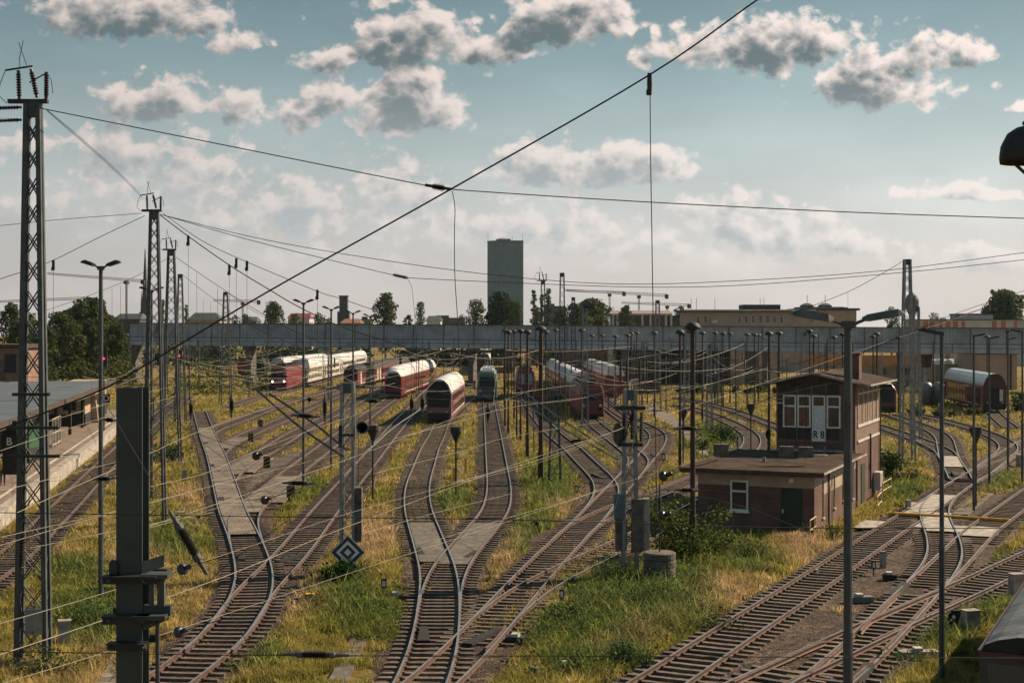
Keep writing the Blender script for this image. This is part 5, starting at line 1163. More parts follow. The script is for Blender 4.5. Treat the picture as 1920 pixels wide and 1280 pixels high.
# a person waiting on the platform at the very left edge
def person(label, loc, rz, h=1.74, jacket=None, legs=None):
    s = h / 1.74; v = []; e = []; r = []
    def pt(x, y, z, rad, par=None):
        v.append((x*s, y*s, z*s)); r.append(rad*s)
        if par is not None: e.append((par, len(v) - 1))
        return len(v) - 1
    pel = pt(0, 0, .95, .15); wst = pt(0, 0, 1.10, .135, pel); chs = pt(0, .01, 1.30, .155, wst); nb = pt(0, 0, 1.46, .07, chs); hd0 = pt(0, -.015, 1.54, .062, nb); hd1 = pt(0, -.02, 1.62, .095, hd0); hd2 = pt(0, -.01, 1.69, .075, hd1)
    for sx in (-1, 1):
        hp = pt(sx*.09, 0, .88, .10, pel); kn = pt(sx*.10, -.02, .50, .065, hp); an = pt(sx*.10, .02, .09, .042, kn); pt(sx*.11, -.12, .04, .04, an)
        sh = pt(sx*.19, .01, 1.40, .065, chs); el = pt(sx*.24, .04, 1.13, .046, sh); wr = pt(sx*.23, -.05, .90, .032, el); ha = pt(sx*.225, -.07, .83, .036, wr)
        for f in range(4): a = pt(sx*(.215 + .004*f), -.10 + .02*f, .77, .011, ha); pt(sx*.21, -.10 + .02*f, .72, .009, a)
        th = pt(sx*.205, -.115, .82, .011, ha)
    me = bpy.data.meshes.new('person'); me.from_pydata(v, e, []); o = link('person', me, None, loc, rz)
    sk = o.modifiers.new('skin', 'SKIN'); sk.use_smooth_shade = True
    for i, sv in enumerate(me.skin_vertices[0].data): sv.radius = (r[i], r[i]); sv.use_root = (i == 0)
    o.modifiers.new('sub', 'SUBSURF').levels = 1
    bpy.context.view_layer.update()
    m2 = bpy.data.meshes.new_from_object(o.evaluated_get(bpy.context.evaluated_depsgraph_get())); o.modifiers.clear(); o.data = m2
    m2.materials.clear()
    for x in (legs or M_CLOTHB, jacket or M_CLOTHY, M_SKIN): m2.materials.append(x)
    for p in m2.polygons:
        z = p.center.z / s; ax = abs(p.center.x) / s
        p.material_index = 2 if (z > 1.475 or (ax > .17 and z < .90)) else (1 if z > .93 or ax > .18 else 0); p.use_smooth = True
    q = MB(); q.lathe([(.01, .11), (.06, .10), (.10, .05), (.108, -.01), (.09, -.04)], 12, (0, .012*s, 1.65*s)); q.build('hair', M_HAIR, o, smooth=True)
    q = MB(); q.lathe([(.015, 0), (.01, .03)], 6, (0, -.105*s, 1.61*s), (0, -1, -.3))
    for sx in (-1, 1): q.lathe([(.012, 0), (.012, .012)], 6, (sx*.035*s, -.105*s, 1.64*s), (0, -1, 0)); q.lathe([(.03, 0), (.022, .02)], 8, (sx*.095*s, 0, 1.62*s), (sx, 0, 0))
    q.build('face', M_SKIN, o)
    return tag(o, label, 'person')
person('person in a yellow vest and dark trousers on the platform at the left edge', (P(5, 910, PZ).x, P(5, 910, PZ).y, PZ), .6)
c = PD(18, 700, 150); t = thing('brick_tower', 'reddish brick building with flat roof at the far left edge', 'building', (c.x, 150, GZ))
q = MB(); q.box(-4, .95, 0, 8, 0, 8.2); q.build('wall', mat('pinkish_brick', (.20,.125,.10), .9, 0, .2, 1), t); q = MB(); q.box(-4.3, 1.3, -.4, 8.4, 8.2, 8.6); q.build('roof', M_TIMB, t)
for x in (-3.4, -2.3, -1.2): 
    q = MB(); q.box(x, x + .8, -.03, 0, 4.8, 7.0); q.build('window', M_GLASS, t)
q = MB(); q.box(-.55, .7, -.04, 0, 5.6, 7.6); q.build('louvre', M_DARK, t)

# ------------------------------------------------------------------ small trackside things
def cabinet(label, x, y, w, h, dpt=.3, m=None, rot=.3, name='trackside_cabinet', cat='cabinet'):
    p = P(x, y); t = thing(name, label, cat, (p.x, p.y, GZ), rot)
    q = MB(); q.box(-w/2, w/2, 0, dpt, -.1, h - .05); q.build('housing', m or M_CONC, t)
    q = MB(); q.box(-w/2 - .015, w/2 + .015, -.015, dpt + .015, h - .05, h); q.build('lid', m or M_CONC, t)
cabinet('pale concrete cabinet in tall weeds right of the big left mast', 121, 1213, .38, .85, .32)
cabinet('slim grey cabinet post beside the left curving track', 346, 904, .30, .85, .2)
cabinet('low grey cabinet in grass right of the dark steel column', 338, 975, .4, .45, .3)
cabinet('grey concrete post on the ballast right of the double lamp', 1658, 1064, .20, .70, .2)
cabinet('pale concrete cabinet next to the black dwarf signal', 1826, 1192, .52, .85, .35)
cabinet('pale concrete cabinet behind the roof of the near railcar', 1912, 1120, .52, .9, .35)
cabinet('white cabinet near the right edge by the curved points', 1917, 875, .5, .9, .4)
cabinet('small white box post in grass at the yellow pipe', 1705, 955, .25, .55, .2)
def post_marker(label, x, y, hp, bw, bh, mb, face=None):
    p = P(x, y); t = thing('track_marker', label, 'marker', (p.x, p.y, GZ)); q = MB(); q.tube([(0,0,-.1),(0,0,hp)], .03, 6); q.build('post', M_DARK, t)
    q = MB(); q.box(-bw/2, bw/2, -.05, .05, hp, hp + bh); q.build('board', mb, t)
    if face: q = MB(); q.box(-bw*.28, bw*.28, -.058, -.051, hp + bh*.2, hp + bh*.8); q.build('panel', face, t)
post_marker('small white marker on a post right of the double lamp', 1638, 1078, .25, .17, .36, M_DARK, M_PAINTW)
post_marker('black and white marker post in grass right of the black lamp pole', 1081, 930, .25, .24, .42, M_DARK, M_PAINTW)
post_marker('small black dwarf signal in weeds under the counterweight mast', 1053, 1140, .35, .16, .35, M_DARK, M_PAINTW)
post_marker('black dwarf signal in grass left of the bottom fork', 720, 1114, .25, .22, .36, M_BLACK, M_PAINTW)
post_marker('black angled marker beside the ballast left of the yellow block', 553, 1140, .12, .26, .26, M_BLACK, M_PAINTW)
post_marker('white marker post at the tight curve by the gravel path', 1244, 868, .2, .3, .55, M_DARK, M_PAINTW)
post_marker('small white marker post in grass between weeds at the bottom', 1058, 1258, .12, .16, .2, M_PAINTW)
post_marker('white cone marker on the sleepers of the straight track', 1533, 1076, .02, .08, .2, M_PAINTW)
post_marker('white marker by the ballast of the left points', 372, 985, .1, .2, .4, M_DARK, M_PAINTW)
for x, y, lab in [(488, 802, 'upper'), (470, 829, 'second'), (500, 877, 'third'), (545, 937, 'lowest')]:
    p = P(x, y); s = 1.0; t = thing('striped_board', lab + ' of the dark striped marker boards among the left branches', 'marker', (p.x, p.y, GZ), .2)
    q = MB(); q.box(-.24, .24, 0, .06, .0, .85); q.build('board', M_BLACK, t); q = MB()
    for k in range(3): q.add([(-.24,-.005,.05+k*.27),(.24,-.005,.27+k*.27),(.24,-.005,.36+k*.27 if k < 2 else .84),(-.24,-.005,.17+k*.27)], [(0,1,2,3)])
    q.build('stripes', mat('dirty_yellow', (.28,.20,.06)), t); q = MB(); q.box(.24, .28, 0, .06, 0, .87); q.build('edge', M_PAINTW, t)
for x, y, h, lab in [(733, 868, 1.1, 'yellow marker post between the two central tracks'), (873, 888, 1.0, 'yellow marker post beside the pale trough'), (851, 905, .9, 'short yellow post right of the black triangle signal'), (1067, 783, 1.1, 'yellow post in front of the dark red locomotive'), (611, 805, .9, 'yellow post beside the hanging insulator'), (586, 748, .8, 'small yellow post near the lit locomotive'), (1161, 735, 1.6, 'yellow box beside the depot hall')]:
    p = P(x, y); q = MB(); q.box(-.09, .09, -.05, .05, 0, h); q.box(-.12, .12, -.06, .06, h, h + .12); tag(q.build('marker_post', M_YEL, None, p), lab, 'marker')
p = P(581, 1128); t = thing('cable_box', 'small pale block with yellow lid in the grass', 'box', p); q = MB(); q.box(-.17, .17, -.12, .12, 0, .22); q.build('body', M_CONC, t); q = MB(); q.box(-.18, .18, -.13, .13, .22, .32); q.build('lid', M_YEL, t)
def dwarf(label, x, y, s=1.0):
    p = P(x, y); t = thing('dwarf_signal', label, 'signal', (p.x, p.y, GZ)); q = MB()
    q.add([(u*s, v, w*s) for v in (-.06, .06) for u, w in ((-.28,.1),(.28,.1),(.28,.55),(.13,.72),(-.13,.72),(-.28,.55))], [(0,1,2,3,4,5),(11,10,9,8,7,6)] + [(i,(i+1)%6,6+(i+1)%6,6+i) for i in range(6)]); q.box(-.1, .1, -.05, .05, -.1, .1); q.build('housing', M_BLACK, t)
    for (u, w) in ((-.12, .50), (-.12, .24)):
        q = MB(); q.add([(u*s-.07,-.07,w*s),(u*s,-.07,w*s-.09),(u*s+.07,-.07,w*s),(u*s,-.07,w*s+.09)], [(0,1,2,3)]); q.build('lens', M_PAINTW, t)
dwarf('black dwarf signal with white lights beside the pale cabinet', 1794, 1183, 1.0); dwarf('black dwarf signal in golden grass near the slanting track', 1003, 995, .7)
def motor(label, x, y, rot, l=.95, m=None):
    p = P(x, y); t = thing('point_motor', label, 'point motor', p, rot); q = MB(); q.box(-l/2, l/2, -.2, .2, 0, .22); q.build('casing', m or mat('green_grey_metal', (.12,.135,.12), .6), t); q = MB(); q.box(-.15, .1, -.15, .15, .22, .32); q.build('cover', M_CREAM, t); q = MB(); q.tube([(l/2, 0, .12), (l/2 + 1.1, .1, .12)], .03, 6); q.build('rod', M_DARK, t)
motor('grey green point motor beside the diamond crossing', 1612, 1128, .12); motor('pale point motor low in the grass right of the lamp post', 1722, 1232, .1, 1.2, M_CONC); motor('dark point motor right of the bottom fork', 743, 1125, 0, .5, M_DARK)
motor('dark point motor at the slanting track points', 968, 1205, -.3, .6, M_DARK); motor('black box beside the ballast left of the diamond crossing', 1668, 1086, .0, .5, M_DARK)
p = P(1000, 1268); q = MB(); q.lathe([(.16, -.1), (.16, .28), (.14, .3)], 10); tag(q.build('marker_stump', M_CONCD, None, p), 'short dark stump in the grass at the bottom edge', 'post')
a, b, c = P(1666, 962, .0), P(1780, 968, .0), P(1893, 975, .0)
q = MB(); q.tube([V((0,0,0)), b - a, c - a], .10, 8); tag(q.build('yellow_pipe', M_YEL, None, a), 'long yellow orange pipe lying across the tracks by the plank deck', 'pipe')
def funnel(label, x, yt, yb):
    p = P(x, yb); t = thing('funnel_signal', label, 'signal', (p.x, p.y, GZ)); h = H - (yt - HY) * p.y / F - GZ
    q = MB(); q.tube([(0,0,-.1),(0,0,h-.9)], .055, 8); q.build('post', M_DARK, t); q = MB(); q.lathe([(.06,-.95),(.10,-.85),(.36,-.25),(.36,0),(.25,.02)], 10, (0,0,h)); q.build('funnel', M_DARK, t, smooth=False)
    q = MB(); q.bar((-.35,0,h-1.3),(.35,0,h-1.3),.05); q.build('crossbar', M_DARK, t)
funnel('black funnel topped post right of the short lattice mast', 699, 797, 943); funnel('black funnel topped post with its foot in green grass at centre', 855, 800, 936); funnel('black funnel topped post left of the signal box tower', 1408, 757, 856); funnel('black funnel topped post by the points at the right', 1830, 800, 950); funnel('black funnel topped post in grass left of the lit locomotive', 487, 702, 742); funnel('black funnel topped post behind the gravel path', 1281, 765, 868)
for x, yt, yb, r, lab in [(969, 748, 822, .09, 'black pole without lamp in grass near the twin window locomotive'), (1000, 700, 790, .08, 'thin black pole beside the mushroom lamps'), (1383, 818, 856, .05, 'short thin post above the signal box roof'), (1060, 690, 800, .07, 'thin dark pole left of the dark red locomotive'), (1131, 760, 790, .05, 'thin post in grass by the dark red locomotive'), (1001, 800, 850, .05, 'thin stake in the grass strip'), (288, 745, 790, .08, 'dark post above the platform track'), (124, 712, 748, .1, 'dark post behind the platform roof'), (205, 640, 705, .1, 'thin mast at the left end of the footbridge'), (1063, 640, 720, .1, 'slim pole before the depot hall'), (1140, 650, 735, .1, 'slim pole at the corner of the depot hall'), (1208, 640, 735, .1, 'slim pole in front of the hall glazing'), (945, 650, 760, .09, 'black pole right of the turquoise locomotive'), (1345, 650, 760, .1, 'slim pole at the right end of the hall glazing'), (1750, 640, 760, .1, 'slim pole beside the red double deck coach'), (1380, 655, 770, .1, 'slim pole before the beige pillars')]:
    p = P(x, yb); zt = H - (yt - HY) * p.y / F; q = MB(); q.tube([(0,0,-.1),(0,0,zt - GZ)], r, 6); tag(q.build('pole', M_DARK, None, p), lab, 'pole')
for x, y, d, lab in [(195, 672, 130, 'small red light signal on a black mast left'), (336, 667, 150, 'small red light signal by the third mast')]:
    c = PD(x, y, d); t = thing('light_signal', lab, 'signal', (c.x, c.y, GZ)); q = MB(); q.tube([(0,0,0),(0,0,c.z-GZ)], .07, 6); q.build('post', M_DARK, t); q = MB(); q.box(-.3,.3,-.1,.1,c.z-GZ-.7,c.z-GZ+.6); q.build('board', M_BLACK, t)
    m_ = mat('red_signal_light', (.5,.02,.02), .4); m_.node_tree.nodes['Principled BSDF'].inputs['Emission Color'].default_value = (1,.03,.03,1); m_.node_tree.nodes['Principled BSDF'].inputs['Emission Strength'].default_value = 3
    q = MB(); q.lathe([(.1,0),(.1,.06)], 8, (0,-.1,c.z-GZ), (0,-1,0)); q.build('lens', m_, t)
# ------------------------------------------------------------------ rail vehicles (front at y = 0, body runs to +y)
DD = [(-1.30,.35),(-1.39,.7),(-1.39,2.9),(-1.37,3.15),(-1.30,3.45),(-1.05,4.05),(-.62,4.48),(-.22,4.62),(.22,4.62),(.62,4.48),(1.05,4.05),(1.30,3.45),(1.37,3.15),(1.39,2.9),(1.39,.7),(1.30,.35)]
SDK = [(-1.30,.6),(-1.41,.9),(-1.41,2.9),(-1.28,3.3),(-.85,3.75),(-.3,3.98),(.3,3.98),(.85,3.75),(1.28,3.3),(1.41,2.9),(1.41,.9),(1.30,.6)]
def sec(prof, y, sx=1.0, top=9.0, zs=1.0): return [(x*sx, y, min(z*zs, top)) for x, z in prof]
def lowroof(prof, z0):
    lo = [(x, min(z, z0)) for x, z in prof if z <= z0 + .01]; lo = lo
    return lo
def vehicle(label, x, d, heading, L_, kind, body, roof, group, cab=None, hull=None, win=2):
    prof = DD if kind == 'dd' else SDK; zr = 3.15 if kind == 'dd' else 2.9
    t = thing('railcar' if cab else 'passenger_coach', label, 'train', (x, d, 0), heading, group)
    lo = [p for p in prof if p[1] <= zr + .001]; up = [p for p in prof if p[1] >= zr - .001]
    y0 = 0.0
    if cab == 'round':                                         # nose drawn in towards the front
        q = MB(); q.loft([sec(lo, 0, .84), sec(lo, .5, .95), sec(lo, 1.5), sec(lo, L_)]); q.build('body', body, t)
        q = MB(); q.loft([[(u*.80, .05, zr + (z - zr)*.55) for u, z in up], [(u*.93, .9, zr + (z - zr)*.85) for u, z in up], [(u, 2.2, z) for u, z in up], [(u, L_, z) for u, z in up]]); q.build('roof', roof, t)
        q = MB(); q.add([(-.85,-.03,1.5),(.85,-.03,1.5),(.98,-.02,2.2),(.98,-.01,2.9),(.7,.03,3.6),(-.7,.03,3.6),(-.98,-.01,2.9),(-.98,-.02,2.2)], [(0,1,2,3,4,5,6,7)]); q.build('windscreen', M_SCREEN, t)
        q = MB(); q.box(-.75, .75, -.06, -.035, 3.02, 3.2); q.build('destination_display', M_REDD, t)
    else:
        q = MB(); q.loft([sec(lo, 0), sec(lo, L_)]); q.build('body', body, t)
        q = MB(); q.loft([[(u, y0 if cab != 'glass' else y0 + .02, z) for u, z in up], [(u, L_, z) for u, z in up]]); q.build('roof', roof, t)
        if cab == 'glass':
            q = MB(); q.add([(-1.12,-.03,1.6),(1.12,-.03,1.6),(1.28,-.03,2.9),(1.18,-.02,3.45),(.95,-.02,4.0),(.55,-.02,4.4),(-.55,-.02,4.4),(-.95,-.02,4.0),(-1.18,-.02,3.45),(-1.28,-.03,2.9)], [tuple(range(10))]); q.build('windscreen', M_SCREEN, t)
        elif cab == 'end':
            q = MB(); q.box(-.5, .5, -.09, -.002, .8, 2.9); q.build('end_door', M_BLACK, t); q = MB(); q.add([(u*.985, -.012, z) for u, z in prof], [tuple(range(len(prof)))]); q.build('end_wall', mat('dark_red_end', (.055,.02,.022), .6), t)
            q = MB(); q.box(.55, .95, -.03, -.013, 1.3, 2.7); q.build('door', M_CREAM, t)
    for s in (-1, 1):
        rows = ((.95, 1.65), (2.2, 2.86)) if kind == 'dd' else ((1.7, 2.65),)
        for z0, z1 in rows:
            q = MB(); n = int((L_ - 5) / 2.0)
            for k in range(n):
                ya = 3.0 + k*2.0; xx = s*(1.392 if kind == 'dd' else 1.412)
                q.box(min(xx, xx + s*.006), max(xx, xx + s*.006), ya, ya + 1.55, z0, z1 if z1 < 2.92 else 2.88)
            q.build('window_band', M_GLASS, t)
        for ya in (1.6 if cab else .6, L_ - 2.2):
            q = MB(); xx = s*(1.394 if kind == 'dd' else 1.414); q.box(min(xx, xx + s*.012), max(xx, xx + s*.012), ya, ya + 1.3, .75, 2.75); q.build('door', M_CREAM if body is M_REDD else M_BLACK, t)
        q = MB(); xx = s*(1.391 if kind == 'dd' else 1.411); q.box(min(xx, xx + s*.004), max(xx, xx + s*.004), .8 if cab != 'round' else 2.0, L_ - .3, .72, .86); q.build('stripe', M_CREAM, t)
    for yb in (3.2, L_ - 3.2):
        q = MB(); q.box(-1.15, 1.15, yb - 1.7, yb + 1.7, .28, .75)
        for yy in (-1.1, 1.1):
            for s in (-.75, .75): q.lathe([(.02,-.06),(.44,-.06),(.44,.06),(.02,.06)], 12, (s, yb + yy, .44), (1,0,0))
        q.build('bogie', M_BLACK, t)
    if cab:
        q = MB(); q.box(-1.15, 1.15, -.12, .3, .28, 1.0); q.build('coupling', M_BLACK, t)
        for s in (-1, 1): 
            q = MB(); q.lathe([(.10, 0), (.09, .03)], 8, (s*.88, -.06 if cab != 'round' else .10, 1.12), (0,-1,0)); q.build('headlight', M_CREAM, t)
    q = MB(); q.box(-1.0, 1.0, L_ , L_ + .35, .9, 3.0); q.build('gangway', M_BLACK, t)
    return t
def string(labels, x0, d0, x1, d1, n, L_, kind, body, roof, group, cab=None):
    hd = -math.atan2(x1 - x0, d1 - d0); u = V((x1 - x0, d1 - d0)).normalized()
    for k in range(n):
        p = V((x0, d0)) + u * (k * (L_ + .4)); vehicle(labels[k], p.x, p.y, hd, L_, kind, body, roof, group, cab if k == 0 else None)
# rounded double deck coach in the middle
vehicle('rounded red double deck coach with big dark window end at centre', -7.9, 153.0, -.02, 27.0, 'dd', mat('faded_pink_grey_train', (.20,.085,.085), .55, 0, .25, .6), M_WHITE, 'red trains parked in the yard', cab='glass')
# red cab car with round windscreen and its coaches
string(['red cab car with rounded windscreen and red destination display', 'second coach behind the red cab car', 'last coach behind the red cab car'], -17.2, 206.0, -14.0, 290.0, 2, 26.4, 'dd', M_RED, M_WHITE, 'red trains parked in the yard', 'round')
string(['red railcar with dark sloped cab beside the lit locomotive train', 'second red railcar with dark roof equipment', 'third red railcar with dark roof equipment near the footbridge'], -27.2, 240.0, -23.0, 330.0, 3, 24.0, 'sd', M_REDD, M_BLACK, 'red trains parked in the yard', 'round')
string(['white roofed double deck coach right behind the lit locomotive', 'second white roofed coach behind the lit locomotive', 'third white roofed coach behind the lit locomotive', 'end coach of the lit locomotive train with dark end'], -38.3, 253.0, -38.0, 380.0, 4, 26.4, 'dd', M_CREAM, M_WHITE, 'white roofed coaches')
def loco(label, x, d, hd, body, front, roof, lit=False, L_=19.0, top=3.75, group='locomotives', twin=False):
    t = thing('locomotive', label, 'locomotive', (x, d, 0), hd, group)
    pr = [(-1.4,.5),(-1.45,.9),(-1.45,2.6),(-1.25,top-.25),(-.95,top),(.95,top),(1.25,top-.25),(1.45,2.6),(1.45,.9),(1.4,.5)]
    q = MB(); q.loft([[(u*.92, 0 if z < 1.9 else .45*(z-1.9)/1.9, z) for u, z in pr], [(u, .9, z) for u, z in pr], [(u, L_, z) for u, z in pr]]); q.build('body', body, t)
    q = MB(); q.loft([[(u*.86, -.02 if z < 1.9 else .45*(z-1.9)/1.9 - .02, z) for u, z in ((-1.3,.95),(1.3,.95),(1.3,1.9),(1.25,top-.45),(-1.25,top-.45),(-1.3,1.9))], [(u*.86, .01 if z < 1.9 else .45*(z-1.9)/1.9 + .01, z) for u, z in ((-1.3,.95),(1.3,.95),(1.3,1.9),(1.25,top-.45),(-1.25,top-.45),(-1.3,1.9))]]); q.build('front_panel', front, t)
    ws = [(-1.05, 1.05)] if not twin else [(-1.0, -.12), (.12, 1.0)]
    for a, b in ws:
        q = MB(); q.add([(a, .0, 2.05), (b, .0, 2.05), (b*.95, .32, top-.6), (a*.95, .32, top-.6)], [(0,1,2,3)]); q.build('windscreen', M_SCREEN if not twin else mat('pale_window_reflection', (.22,.24,.25), .3), t)
    q = MB(); q.box(-1.0, 1.0, 1.5, L_-1.5, top, top + .25)
    for yy in (3.0, 5.2, 8, 11, 14, 16): q.box(-.7, .7, yy, yy + 1.2, top + .25, top + .5)
    q.bar((-.5, 4, top+.4), (0, 6.2, top+.75), .06); q.bar((.5, 4, top+.4), (0, 6.2, top+.75), .06); q.build('roof_equipment', roof, t)
    for s in (-1, 1):
        q = MB(); q.lathe([(.16, 0), (.14, .05)], 10, (s*.95, -.03, 1.45), (0,-1,0)); q.build('headlight', M_LAMPON if lit else M_CREAM, t)
        q = MB(); q.lathe([(.09, 0), (.22, .35), (.22, .42)], 10, (s*.87, -.0, 1.05), (0,-1,0)); q.build('buffer', M_BLACK, t)
    q = MB(); q.box(-1.35, 1.35, .05, L_, .18, .55); q.build('undergear', M_BLACK, t)
    return t
loco('red locomotive with two lit headlamps pulling white roofed coaches', -38.2, 232.5, 0, M_RED, mat('dark_maroon', (.06,.012,.015), .5), M_BLACK, True)
loco('turquoise locomotive with wide dark windscreen on the central track', -3.45, 198, 0.01, M_TURQ, mat('dark_teal_front', (.035,.062,.068), .5), M_WHITE, False, 19, 4.0)
loco('dark red electric locomotive with pale pantograph right of centre', 8.95, 159.5, .01, M_RED, mat('maroon_front', (.10,.018,.026), .5), M_BLACK, False, 19, 3.75)
loco('red locomotive with pale twin windows behind the mushroom lamps', 2.0, 206, .0, M_RED, M_RED, M_BLACK, False, 19, 4.1, twin=True)
string(['white roofed coach behind the dark red electric locomotive', 'second white roofed coach behind the dark red locomotive', 'third white roofed coach behind the dark red locomotive'], 8.8, 180.0, 7.4, 262.0, 3, 26.4, 'dd', M_REDD, M_WHITE, 'white roofed coaches')
string(['white roofed coach parked along the brown brick hall', 'second white roofed coach parked along the brown hall'], 15.4, 212.0, 13.8, 290.0, 2, 26.4, 'dd', M_RED, M_WHITE, 'white roofed coaches')
string(['double deck coach with dark red end behind the turquoise locomotive', 'second coach far behind the turquoise locomotive', 'farthest coach behind the turquoise locomotive'], -6.2, 318.0, -7.6, 420.0, 3, 26.4, 'dd', M_REDD, M_WHITE, 'white roofed coaches', 'end')
string(['dark red ended coach between the mushroom lamp poles', 'coach behind the dark red ended one between the poles'], -.6, 330.0, -1.2, 420.0, 2, 26.4, 'dd', M_REDD, M_WHITE, 'white roofed coaches', 'end')
string(['nearest pale coach of the farthest left train', 'middle pale coach of the farthest left train', 'last pale coach of the farthest left train'], -49.5, 300.0, -46.0, 380.0, 2, 26.4, 'sd', mat('pale_turquoise_coach', (.20,.25,.25), .5, 0, .2, 1), M_WHITE, 'white roofed coaches')
vehicle('black wagon in front of the farthest left train', -52.2, 292.0, 0, 7.0, 'sd', M_BLACK, M_BLACK, 'red trains parked in the yard')
vehicle('small red coach end at the far left of the yard', -56.5, 300.0, 0, 9.0, 'sd', M_RED, M_REDD, 'red trains parked in the yard')
vehicle('red double deck coach with arched dark end near the right edge', 58.4, 172.0, -.12, 26.4, 'dd', M_RED, mat('shiny_grey_roof', (.42,.46,.48), .3, .2, .1, .5), 'red trains parked in the yard', 'end')
vehicle('red railcar half hidden behind the tall lattice mast', 43.6, 166.0, -.1, 20.0, 'sd', mat('dark_maroon_body', (.10,.02,.025), .5), M_GALV, 'red trains parked in the yard', 'round')
# railcar at the bottom right corner
a0 = V((9.94, 30.2)); hd = -math.atan2(7.2, 15.0); t = thing('railcar', 'grey roofed railcar at the bottom right corner with dark red gutter', 'train', (a0.x + 1.30, a0.y - .65, 0), hd)
RP = [(-1.42,3.20),(-1.36,3.32),(-1.1,3.44),(-.7,3.53),(0,3.58),(.7,3.53),(1.1,3.44),(1.36,3.32),(1.42,3.20)]
q = MB(); q.loft([[(u, .0, z) for u, z in RP], [(u, 20, z) for u, z in RP]]); q.build('roof', mat('stained_grey_roof', (.04,.046,.05), .55, .1, .6, 1.3, c2=(.12,.135,.145)), t, smooth=False)
q = MB(); q.box(-1.45, 1.45, .02, 20, .5, 3.195); q.build('body', mat('grey_railcar_side', (.035,.038,.04), .5), t)
q = MB(); q.loft([[(-1.47,-.05,3.05),(1.47,-.05,3.05),(1.47,-.05,3.19),(-1.47,-.05,3.19)],[(-1.47,0.0,3.05),(1.47,0.0,3.05),(1.47,0.0,3.19),(-1.47,0.0,3.19)]]); q.box(-1.50, -1.452, 0, 20, 3.08, 3.20); q.box(1.452, 1.50, 0, 20, 3.08, 3.20); q.build('gutter', mat('dark_red_gutter', (.05,.018,.02), .5), t)
q = MB(); q.add([(u, -.02, z) for u, z in RP], [tuple(range(9))[::-1]]); q.build('roof_end', M_BLACK, t)
q = MB(); q.box(-1.30, -.25, -.012, .018, 1.6, 2.95); q.box(-.15, 1.30, -.012, .018, 1.6, 2.95); q.build('windscreen', mat('grey_reflecting_glass', (.05,.058,.06), .25), t)
q = MB(); q.bar((-.4,-.04,2.9), (-.75,-.04,1.8), .03); q.build('wiper', M_BLACK, t)
q = MB(); q.lathe([(.16,.0),(.17,-.08),(.13,-.10)], 16, (-.35,-.10,3.22), (0,1,0)); l = q.build('headlight', M_BLACK, t); q = MB(); q.lathe([(.09,0),(.07,.03)], 12, (-.35,-.21,3.22), (0,-1,0)); q.build('lens', M_CREAM, l)
q = MB(); q.box(-1.2, 1.2, .3, 19.5, .15, .5); q.build('undergear', M_BLACK, t)
for k in range(5):
    q = MB(); q.box(-.5, .5, 3 + k*3.4, 3.8 + k*3.4, 3.545, 3.66); q.build('ventilator', M_GALV, t)

# ------------------------------------------------------------------ the footbridge
A, B = PD(243, 606, 268), PD(2060, 617, 228); za, zb = A.z, B.z
u = V((B.x - A.x, B.y - A.y, 0)); Lb = u.length; slope = (zb - za) / Lb
fb = thing('footbridge', 'long grey enclosed footbridge of corrugated sheet spanning the whole yard', 'bridge', (A.x, A.y, 0), math.atan2(u.y, u.x))
def sheet(name, z0, z1, y, m, step, dep):
    q = MB(); n = int(Lb / step); vs = []
    for i in range(n + 1):
        x = i * step; yy = y - (dep if i % 2 else 0); vs += [(x, yy, za + slope*x + z0), (x, yy, za + slope*x + z1)]
    q.add(vs, [(2*i, 2*i+2, 2*i+3, 2*i+1) for i in range(n)]); q.k = 1; js = 5.6 if dep else 2.8
    for i in range(int(Lb/js)): x = i*js; q.box(x-.05, x+.05, y-dep-.06, y-dep-.005, za+slope*x+z0+.02, za+slope*x+z1-.02)
    q.build(name, [m, M_STEEL], fb)
sheet('upper_cladding', -2.55, 0, 0, M_BRIDGE, .28, .09); sheet('lower_panel', -4.05, -2.65, -.12, M_BRIDGE2, 2.8, .0)
def long(name, y0, y1, z0, z1, m):
    q = MB(); q.loft([[(0,y0,za+z0),(0,y1,za+z0),(0,y1,za+z1),(0,y0,za+z1)],[(Lb,y0,zb+z0),(Lb,y1,zb+z0),(Lb,y1,zb+z1),(Lb,y0,zb+z1)]]); q.build(name, m, fb)
long('rail', -.16, .0, -2.66, -2.54, M_STEEL); long('roof', -.35, 3.4, 0.01, .14, M_STEEL); long('floor', -.05, 3.2, -4.08, -3.9, M_STEEL); long('back_wall', 3.1, 3.2, -3.9, 0, M_BRIDGE); long('pipe', -.22, -.13, -3.25, -3.17, M_STEEL)
for X in (.6, 24, 66.5, 94, 118, 140):
    q = MB(); q.box(X-.45, X+.45, .3, 2.8, GZ, za+slope*X-4.06); q.box(X-1.0, X+1.0, .0, 3.0, GZ, .9); q.build('pier', M_CONCD, fb)

# ------------------------------------------------------------------ buildings behind
def bld(label, x0, x1, yt, d, dp=14, name='building', cat='building', rz=0, group=None):
    a, b = PD(x0, yt, d), PD(x1, yt, d)
    return thing(name, label, cat, (a.x, d, GZ), rz, group), b.x - a.x, a.z - GZ
def zof(y, d): return H - (y - HY) * d / F - GZ
def pxm(x, d, x0): return (x - x0) * d / F
def wins(t, xs, w, z0, z1, y=-.03, m=None, frame=None):
    for x in xs:
        f = MB(); f.box(x, x+w, y-.03, y+.05, z0-.08, z1+.06); o = f.build('window', frame or M_CREAM, t); g = MB(); g.box(x+.09, x+w-.09, y-.045, y-.03, z0, z1-.03); g.build('pane', m or M_GLASS, o)
